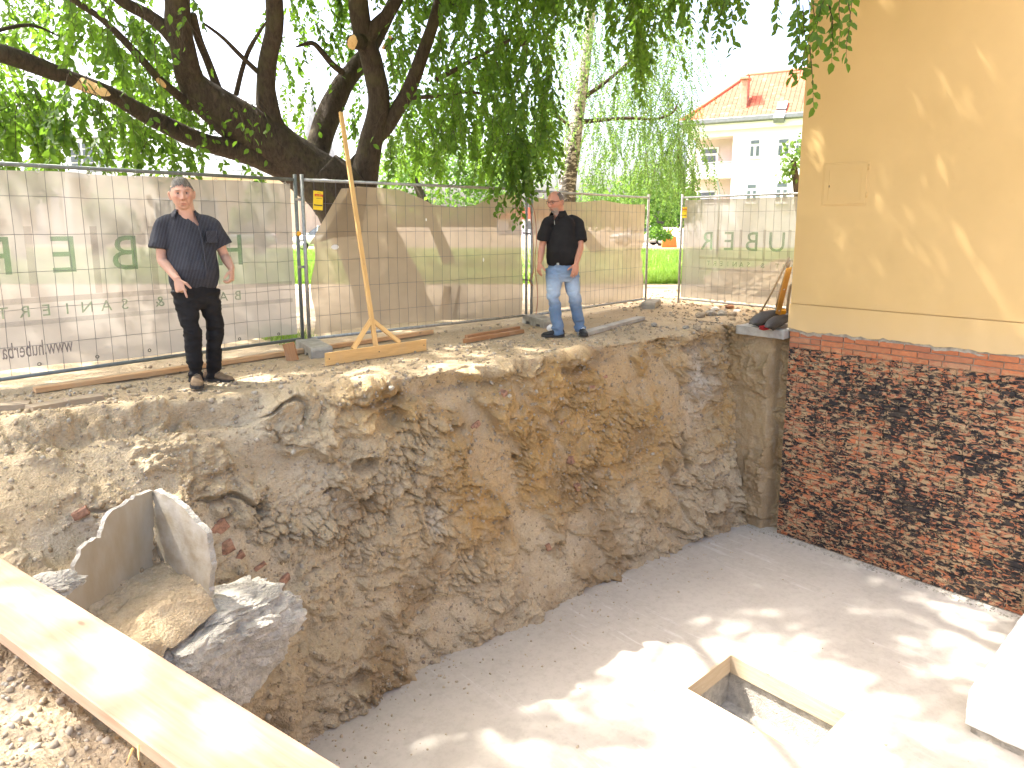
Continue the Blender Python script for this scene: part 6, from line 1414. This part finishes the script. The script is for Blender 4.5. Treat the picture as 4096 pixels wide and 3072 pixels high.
def shoe(parent, ankle, toe_dir, m, L=.285, w_=.052, lace=None):
    d = Vector((toe_dir[0], toe_dir[1], 0)).normalized(); s = Vector((-d.y, d.x, 0)); g = Vector((ankle[0], ankle[1], 0)); heel = g-d*.075
    prof = [(0.0, .55, .060), (.04, .80, .085), (.12, .86, .105), (.25, .80, .112), (.38, .78, .098), (.52, .92, .074), (.68, 1.05, .056), (.82, 1.0, .048), (.93, .78, .040), (1.0, .35, .024)]
    rings = []
    for t, ww, h in prof:
        c = heel+d*t*L+Vector((0, 0, .018+h/2)); rings.append((c, s*w_*ww, Vector((0, 0, h/2))))
    V, Fq = loft(rings, 20); o = pydata('shoe', V, Fq, m, parent, True)
    sp = [(0, .62), (.05, .88), (.2, .88), (.4, .82), (.55, .98), (.72, 1.1), (.86, 1.02), (.96, .78), (1.02, .35)]; V = []; n = len(sp)
    for t, ww in sp:
        for sg in (-1, 1):
            for z in (.004, .032): V.append(heel+d*t*L+s*sg*w_*ww*1.04+Vector((0, 0, z)))
    Fq = []
    for i in range(n-1):
        a, b_ = 4*i, 4*i+4; Fq += [(a, b_, b_+1, a+1), (a+2, a+3, b_+3, b_+2), (a+1, b_+1, b_+3, a+3), (a, a+2, b_+2, b_)]
    Fq += [(0, 1, 3, 2), (4*n-4, 4*n-2, 4*n-1, 4*n-3)]; pydata('sole', V, Fq, M_SOLE, o)
    if lace:
        mb = MB()
        for t in (.40, .46, .52, .58): c = heel+d*t*L+Vector((0, 0, .028+np.interp(t, [.38, .52, .68], [.098, .074, .056]))); mb.tube([c-s*.024-Vector((0, 0, .008)), c, c+s*.024-Vector((0, 0, .008))], .003, 5)
        mb.build('laces', lace, o)
    return o
def collar(parent, c, r_in, r_out, m, turn=0.0, z=0.0, tip=.05, drop=.03, gap=40, ry=1.0):
    V = []; Fq = []; ang = np.radians(np.linspace(gap, 360-gap, 25)); n = len(ang)
    for i, a in enumerate(ang):
        e = abs(2*i/(n-1)-1); dx, dy = math.sin(a+turn), -math.cos(a+turn); e4 = e**5
        V += [(c[0]+dx*r_in, c[1]+dy*r_in*ry, c[2]+z+.012*(1-e)), (c[0]+dx*(r_in+.014), c[1]+dy*(r_in+.014)*ry, c[2]+z+.014*(1-e)+.004), (c[0]+dx*(r_out+.012*e4), c[1]+dy*(r_out+.012*e4)*ry, c[2]-drop-tip*e4)]
    for i in range(n-1): a, b_ = 3*i, 3*i+3; Fq += [(a, a+1, b_+1, b_), (a+1, a+2, b_+2, b_+1)]
    o = pydata('collar', V, Fq, m, parent, True); so = o.modifiers.new('t', 'SOLIDIFY'); so.thickness = .004; return o
def finish_shirt(parts, name, m, parent, cut, seed, amp=.010, vox=.009):
    V, Fq, N = fuse(parts, vox, 5); V = wrinkle(V, N, amp, seed, (1.0, 1.0, .55)); C = V[Fq].mean(1); keep = ~cut(C)
    return fastmesh(name, V, Fq[keep], m, parent, True)
def paint_body(V, M, base, red, beard, lip=(0.40, 0.15, 0.12)):
    A = np.array(M.inverted()); L = V@A[:3, :3].T+A[:3, 3]; c = np.tile(np.array(base), (len(V), 1)); c *= (1+.06*fbm(V, 18, 2, 5))[:, None]
    hd_ = (np.abs(L[:, 0]) < .1) & (np.abs(L[:, 1]) < .14) & (np.abs(L[:, 2]) < .14); fr = hd_ & (L[:, 1] < -.02)
    def mix(w, col): 
        nonlocal c
        c = c*(1-w[:, None])+np.array(col)*w[:, None]
    X, Z = np.abs(L[:, 0]), L[:, 2]; g = lambda a, b_, d_, e_: np.exp(-((X-a)/b_)**2-((Z-d_)/e_)**2)*fr
    mix(.45*np.clip(g(.045, .02, -.02, .022)+g(0, .014, -.03, .014)+.5*g(0, .05, .07, .03), 0, 1), red)
    mix(.8*g(0, .021, -.068, .0045)+.6*g(0, .019, -.079, .005), lip); mix(.75*g(0, .024, -.0728, .0022), (.09, .035, .03))
    mix(.78*g(.031, .019, .034, .0048), (.09, .065, .05)); mix(.45*g(.031, .018, .014, .010), (.24, .11, .075)); mix(.30*g(.031, .015, -.004, .005), (.26, .12, .09))  # brows, then shade in and under the eye sockets painted into the skin
    fd_ = np.exp(-((X-np.interp(Z, [-.085, -.035], [.036, .021]))/.004)**2)*sstep(-.090, -.075, Z)*sstep(-.030, -.040, Z)*fr; mix(.38*fd_, (.27, .12, .085)); mix(.22*np.clip(g(0, .04, .060, .0022)+g(0, .042, .072, .0022), 0, 1), (.30, .14, .10))  # shade of cheek folds and forehead wrinkles painted as dark lines
    mix(.8*g(.010, .004, -.040, .003), (.14, .06, .05))
    if beard: mix(np.clip(beard*(sstep(-.045, -.062, Z)*fr*(1-g(0, .024, -.073, .012))*sstep(.070, .055, X)), 0, 1), (.30, .25, .21))
    return np.clip(c, 0, 1)
def eyes(parent, M, look=0.0):
    for s in (-1, 1):
        U, Fq, nu, nv = sphere_grid(16, 12); c = np.array([s*.031, -.0765, .011]); V = U*np.array([.0118, .009, .0056])+c; o = pydata('eye', xf(M, V), Fq, M_EYE, parent, True)
        V = U*np.array([.0052, .0035, .0052])+c+np.array([look, -.0075, 0]); pydata('iris', xf(M, V), Fq, M_IRIS, o, True)
        V = [(c[0]-.016, c[1]-.006, .0165), (c[0]-.006, c[1]-.0125, .0205), (c[0]+.006, c[1]-.0125, .0205), (c[0]+.016, c[1]-.006, .0165), (c[0]+.014, c[1]-.010, .0150), (c[0]+.005, c[1]-.0135, .0165), (c[0]-.005, c[1]-.0135, .0165), (c[0]-.014, c[1]-.010, .0150)]
        V = [(x, y, z+.001) for x, y, z in V]; pydata('eyelid', xf(M, np.array(V)), [(0, 1, 6, 7), (1, 2, 5, 6), (2, 3, 4, 5)], M_LID, parent)
M_LID = simple('eyelid_skin', (0.36, 0.19, 0.13), 0.6, 0.05)

def headM(c, yaw, pitch, roll, s=1.0): return Matrix.Translation(c)@Matrix.Rotation(yaw, 4, 'Z')@Matrix.Rotation(roll, 4, 'Y')@Matrix.Rotation(pitch, 4, 'X')@Matrix.Diagonal((s, s, s, 1))

# ---- man pointing down
g1 = atz(196.5, 384.5, 0.0); p1 = thing('person', 'man in dark pinstriped shirt and black trousers pointing down at the pit', 'person', (g1[0], g1[1], 0.0), YAW+0.42); p1.scale = (.97, .97, .97); p1.rotation_euler = (0, .065, YAW+.42)
z_ = lambda zx, zy, y=0.0: ((zx-455)*.00129, y, (1548-zy)*.00129)
M1 = headM(z_(368, 203, -.06), .06, .04, -.12, 1.12)
sL, eL, wL = z_(248, 385, .02), z_(238, 650, -.02), z_(338, 782, -.20); sR2, eR, wR = z_(545, 380, .03), z_(640, 606, .06), z_(687, 700, -.05)
body = head_parts(M1)
body.append(limbm([z_(400, 420, .03), z_(392, 330, .015), z_(375, 235, -.01)], [.095, .078, .072]))
tor = [(.93, -.03, .02, .17, .115), (1.05, -.025, .01, .185, .135), (1.2, -.03, .01, .185, .13), (1.36, -.055, .03, .19, .118), (1.47, -.075, .035, .185, .10), (1.54, -.085, .035, .12, .075), (1.58, -.085, .03, .07, .06)]
body.append(stack(tor))
def arm(s, e, w, r0=.052): 
    s, e, w = np.array(s), np.array(e), np.array(w); m1 = (s+e)/2; m2 = e*.65+w*.35
    return limbm([s, m1, e, m2, w], [r0, .049, .042, .045, .029], 5, 16)
body += [arm(sL, eL, wL), arm(sR2, eR, wR)]
fl_ = np.array([.035, -.045, -.13]); body += hand_parts(wL, fl_, (.55, .75, -.2), (.75, -.5, .1), [0.05, 1.25, 1.35, 1.4, .5], 1.12)
body += hand_parts(wR, (.02, -.25, -1), (-.85, .35, 0), (-.3, -.9, 0), [.75, .85, .9, .9, .5], 1.12)
kL, aL = z_(425, 1135, -.02), z_(455, 1470, 0.0); kR, aR = z_(580, 1135, .07), (z_(566, 1440)[0], .15, .10); hL, hR = z_(385, 860, .02), z_(525, 860, .03)
for h_, k_, a_ in ((hL, kL, aL), (hR, kR, aR)): body.append(limbm([h_, k_, a_], [.08, .05, .04]))
V, Fq, N = fuse(body, .0044, 1)
fastmesh('body', V, Fq, M_SKIN, p1, True, paint_body(V, M1, (.50, .30, .22), (.50, .21, .15), .0))
eyes(p1, M1, -.001)
sh_ = [stack([(.895, -.026, .02, .178, .125), (.945, -.024, .012, .205, .155), (1.0, -.02, -.005, .212, .172), (1.08, -.018, -.02, .215, .180), (1.17, -.025, -.012, .210, .165), (1.28, -.042, .012, .210, .145), (1.39, -.06, .028, .213, .132), (1.46, -.07, .033, .212, .118), (1.52, -.078, .035, .185, .10), (1.565, -.085, .035, .125, .082), (1.60, -.087, .03, .082, .07)], 0, 36)]
cx_ = -.07
def sleeve(s, e, t, r0, r1, cuff=.0):
    s, e = np.array(s), np.array(e); u = np.array([-.06, 0, 0])*np.sign(s[0]-cx_)
    return limbm([s+2.2*u+[0, .0, .005], s+u*.9+[0, 0, .004], s+(e-s)*.10, s+(e-s)*.35, s+(e-s)*.6, s+(e-s)*t], [r0*.62, r0*.72, r0*.84, r0*.95, r0, r1], 5, 22)
sh_ += [sleeve(np.array(sL)+[0, 0, .0], np.array(eL)+[-.03, 0, 0], .74, .088, .088), sleeve(sR2, np.array(eR)+[.03, 0, .01], .76, .086, .088)]
vx, vz = z_(470, 410)[0], z_(470, 410)[2]
def cut1(C):
    t = (C[:, 2]-vz)/(1.60-vz); xl = vx+(-.165-vx)*t; xr = vx+(.005-vx)*t; return (C[:, 1] < -.005) & (t > 0) & (C[:, 0] > xl) & (C[:, 0] < xr)
st1 = finish_shirt(sh_, 'shirt', M_SHIRT1, p1, cut1, 301, .019, .0085)
collar(p1, (-.088, .012, 1.585), .073, .118, M_SHIRT1, .05, .012, .055, .020, 50)
# placket, pocket, buttons
pl_ = MB(); pts = [z_(472, 412, -.135), z_(492, 500, -.158), z_(508, 600, -.182), z_(520, 700, -.197), z_(512, 775, -.180)]
pp, rr_ = smooth_path(pts, [.008]*5, 5); tube('placket', pp, rr_, M_SHIRT1, p1, 6)
box('shirt_pocket', (.10, .012, .11), z_(553, 480, -.118), M_SHIRT1, p1, (-.05, -.05, .45), .004)
tr = [stack([(.72, -.005, .03, .14, .10), (.80, -.004, .025, .182, .132), (.88, -.01, .02, .192, .140), (.945, -.018, .018, .190, .138), (.965, -.02, .018, .186, .135)], 0, 30)]
def leg(h_, k_, a_, r, hem=.035): h_, k_, a_ = map(np.array, (h_, k_, a_)); a_ = a_.copy(); a_[2] = hem; return limbm([h_+(0, 0, .02), h_*.55+k_*.45, k_, k_*.5+a_*.5, a_*.9+k_*.1, a_], r, 6, 22)
tr += [leg((-.105, .02, .86), kL, aL, [.118, .098, .078, .072, .068, .074]), leg((.095, .03, .86), kR, aR, [.112, .092, .074, .070, .066, .070])]
V, Fq, N = fuse(tr, .0085, 4); kz = np.exp(-((V[:, 2]-.50)/.13)**2)+.9*np.exp(-((V[:, 2]-.12)/.12)**2)+.7*np.exp(-((V[:, 2]-.82)/.08)**2)+.25
V = V+N*((.019*kz*(1-2*np.abs(fbm(V*np.array([.6, .6, 1.5]), 8, 3, 311))-.55)))[:, None]; fastmesh('trousers', V, Fq, M_TROU1, p1, True)
bt_ = stack([(.945, -.018, .018, .1925, .1405), (.975, -.02, .017, .1925, .1405)], 0, 36); pydata('belt', *bt_, M_BLACK, p1, True); box('belt_buckle', (.03, .012, .028), z_(498, 792, -.128), M_STEEL, p1, (0, 0, 0), .004)
shoe(p1, (aL[0], aL[1], 0), (.03, -1), M_SHOE1, .30, .054, M_OLDWOOD); shoe(p1, (aR[0]-.01, aR[1], 0), (.86, -.5), M_SHOE1, .29, .053, M_OLDWOOD)
def hm1(V, U): return (V[:, 2] > np.interp(V[:, 1], [-.1, -.088, -.06, -.03, .0, .03, .06, .1], [.074, .067, .056, .022, -.022, -.036, -.05, -.058])-.014*np.exp(-((V[:, 0]-.03)/.022)**2)+.006*np.sin(V[:, 0]*420)+.004*np.sin(V[:, 0]*170+1)) & ~((np.abs(V[:, 0]) > .070) & (V[:, 2] < .018) & (V[:, 1] < .035) & (V[:, 1] > -.02))
shell('hair', M1, hm1, lambda V: .002+.011*sstep(.062, .11, V[:, 2])+.004*sstep(.0, .05, V[:, 1]), M_HAIR1, p1, 7, .005)
# watch-like badge on belt loop is left out; skin of the chest shows in the open collar

# ---- man in jeans
g2 = atz(561.5, 336.5, 0.0); p2 = thing('person', 'bespectacled man in black polo and blue jeans walking along the fence', 'person', (g2[0], g2[1], 0.0), YAW-0.06)
y_ = lambda zx, zy, y=0.0: ((zx-500)*.001294, y, (1538-zy)*.001294)
M2 = headM(y_(425, 212, -.02), -.72, .20, .05, 1.10); T2 = -.55
sL, eL, wL = y_(345, 390, -.06), y_(300, 640, -.04), y_(277, 800, -.10); sR2, eR, wR = y_(640, 390, .03), y_(672, 640, -.09), y_(632, 800, -.235)
body = head_parts(M2); body.append(limbm([y_(470, 400, .03), y_(455, 330, .025), y_(445, 240, .015)], [.10, .080, .074]))
body.append(stack([(.93, .0, .0, .17, .13), (1.1, 0, -.02, .19, .15), (1.3, -.02, 0, .19, .13), (1.45, -.035, .02, .18, .10), (1.53, -.045, .025, .12, .085), (1.58, -.05, .02, .075, .065)], T2))
body += [arm(sL, eL, wL), arm(sR2, eR, wR, .054)]
body += hand_parts(wL, (-.10, -.12, -1), (.6, .5, 0), (-.5, -.85, .0), [.30, .38, .42, .48, .25], 1.05, .12)
body += hand_parts(wR, (-.16, -.05, -1), (-.35, .9, 0), (-.9, -.3, 0), [.16, .18, .20, .24, .2], 1.08, .10)
hL, kL, aL = (-.085, .0, .84), y_(415, 1135, -.06), y_(470, 1455, -.02); hR, kR, aR = (.085, .02, .84), y_(622, 1130, -.02), y_(690, 1400, .14)
for h_, k_, a_ in ((hL, kL, aL), (hR, kR, aR)): body.append(limbm([h_, k_, a_], [.08, .05, .04]))
V, Fq, N = fuse(body, .0046, 1); fastmesh('body', V, Fq, M_SKIN, p2, True, paint_body(V, M2, (.46, .225, .145), (.50, .16, .10), .75))
eyes(p2, M2, -.002)
cx_ = -.02
sh_ = [stack([(.90, .005, .0, .185, .14), (.95, .006, -.01, .215, .172), (1.02, .006, -.02, .225, .186), (1.10, .004, -.028, .226, .190), (1.2, -.005, -.02, .222, .176), (1.32, -.02, -.002, .216, .152), (1.43, -.03, .015, .21, .13), (1.50, -.038, .022, .185, .108), (1.555, -.045, .025, .12, .09), (1.60, -.05, .02, .088, .078)], T2, 36)]
sh_ += [sleeve(np.array(sL)+[.01, 0, 0], np.array(eL)+[-.01, 0, 0], .78, .085, .080), sleeve(sR2, np.array(eR)+[.01, 0, 0], .82, .092, .090)]
vx, vz = y_(415, 385)[0], y_(415, 385)[2]
def cut2(C):
    t = (C[:, 2]-vz)/(1.59-vz); xl = vx+(-.125-vx)*t; xr = vx+(-.045-vx)*t; return (C[:, 1] < .0) & (t > 0) & (C[:, 0] > xl) & (C[:, 0] < xr)
finish_shirt(sh_, 'polo_shirt', M_SHIRT2, p2, cut2, 331, .017, .0085)
collar(p2, (-.058, .012, 1.575), .078, .120, M_SHIRT2, T2, .022, .045, .025, 36)
beam('zip', y_(416, 388, -.150), y_(421, 432, -.170), .006, .006, M_STEEL, p2)
tr = [stack([(.72, .0, .01, .15, .115), (.80, .003, .005, .19, .145), (.88, .005, .0, .20, .152), (.94, .006, -.005, .200, .155), (.965, .006, -.006, .197, .152)], T2, 30)]
tr += [leg((-.095, -.01, .86), kL, aL, [.120, .105, .082, .078, .074, .080]), leg((.095, .03, .86), kR, np.array(aR)+[0, 0, 0], [.120, .102, .080, .076, .072, .076], .075)]
V, Fq, N = fuse(tr, .0085, 4); kz = np.exp(-((V[:, 2]-.48)/.14)**2)+1.1*np.exp(-((V[:, 2]-.12)/.10)**2)+.8*np.exp(-((V[:, 2]-.80)/.08)**2)+.2
V = V+N*((.019*kz*(1-2*np.abs(fbm(V*np.array([.6, .6, 1.5]), 8, 3, 341))-.55)))[:, None]
fade = np.clip(np.exp(-((V[:, 2]-.62)/.16)**2)*sstep(.05, -.12, V[:, 1])*1.0+.3*fbm(V, 6, 3, 8), 0, 1); base = np.array([.115, .205, .33]); lt = np.array([.34, .44, .55])
col = base*(1-fade[:, None])+lt*fade[:, None]; col *= (1-.25*sstep(.12, .02, V[:, 2]))[:, None]; fastmesh('jeans', V, Fq, M_DENIM, p2, True, col)
pydata('belt', *stack([(.945, .006, -.006, .2035, .158), (.972, .006, -.006, .2035, .158)], T2, 36), M_BLACK, p2, True); box('belt_buckle', (.035, .012, .03), y_(455, 806, -.165), M_STEEL, p2, (0, 0, T2), .004)
shoe(p2, (aL[0], aL[1], 0), (-1, -.18), M_SHOE2, .295, .05, M_WHITE); s2 = shoe(p2, (aR[0]+.02, aR[1], 0), (.15, -1), M_SHOE2, .285, .052, M_WHITE); s2.location = (0, 0, .01)
def hm2(V, U): return (V[:, 2] > np.interp(V[:, 1], [-.02, 0, .03, .06, .1], [.03, .0, -.03, -.05, -.055])) & (V[:, 1] > -.022) & ~((V[:, 2] > .075) & (np.abs(V[:, 0]) < .048) & (V[:, 1] < .06)) & ~((np.abs(V[:, 0]) > .070) & (V[:, 2] < .018) & (V[:, 1] < .035))
shell('hair', M2, hm2, lambda V: .004+.004*sstep(-.02, .05, V[:, 1]), M_HAIR2, p2, 9, .006)
def bm2(V, U): return (V[:, 2] < -.078) & (V[:, 1] < -.03) & (np.abs(V[:, 0]) < .05)
shell('beard', M2, bm2, lambda V: .002+.004*sstep(-.075, -.10, V[:, 2]), M_STUB, p2, 10, .005)
gl = MB()
for s in (-1, 1):
    q = [(s*.031+a, -.105-abs(a)*.0+(.010 if s*a > 0 else 0)*abs(a)/.022, b_) for a, b_ in ((-.022, .022), (.022, .022), (.021, -.004), (-.019, -.006), (-.022, .022))]; gl.tube([xf(M2, np.array([v]))[0] for v in q], .0022, 5)
    gl.tube([xf(M2, np.array([v]))[0] for v in ((s*.053, -.096, .020), (s*.072, -.075, .020), (s*.083, -.01, .018), (s*.084, .03, .012))], .0028, 5)
gl.tube([xf(M2, np.array([v]))[0] for v in ((-.010, -.106, .016), (0, -.110, .018), (.010, -.106, .016))], .0022, 5)
gs = thing('glasses_tmp', 'x', 'x'); bpy.data.objects.remove(gs, do_unlink=True); gl.build('glasses', M_BLACK, p2)
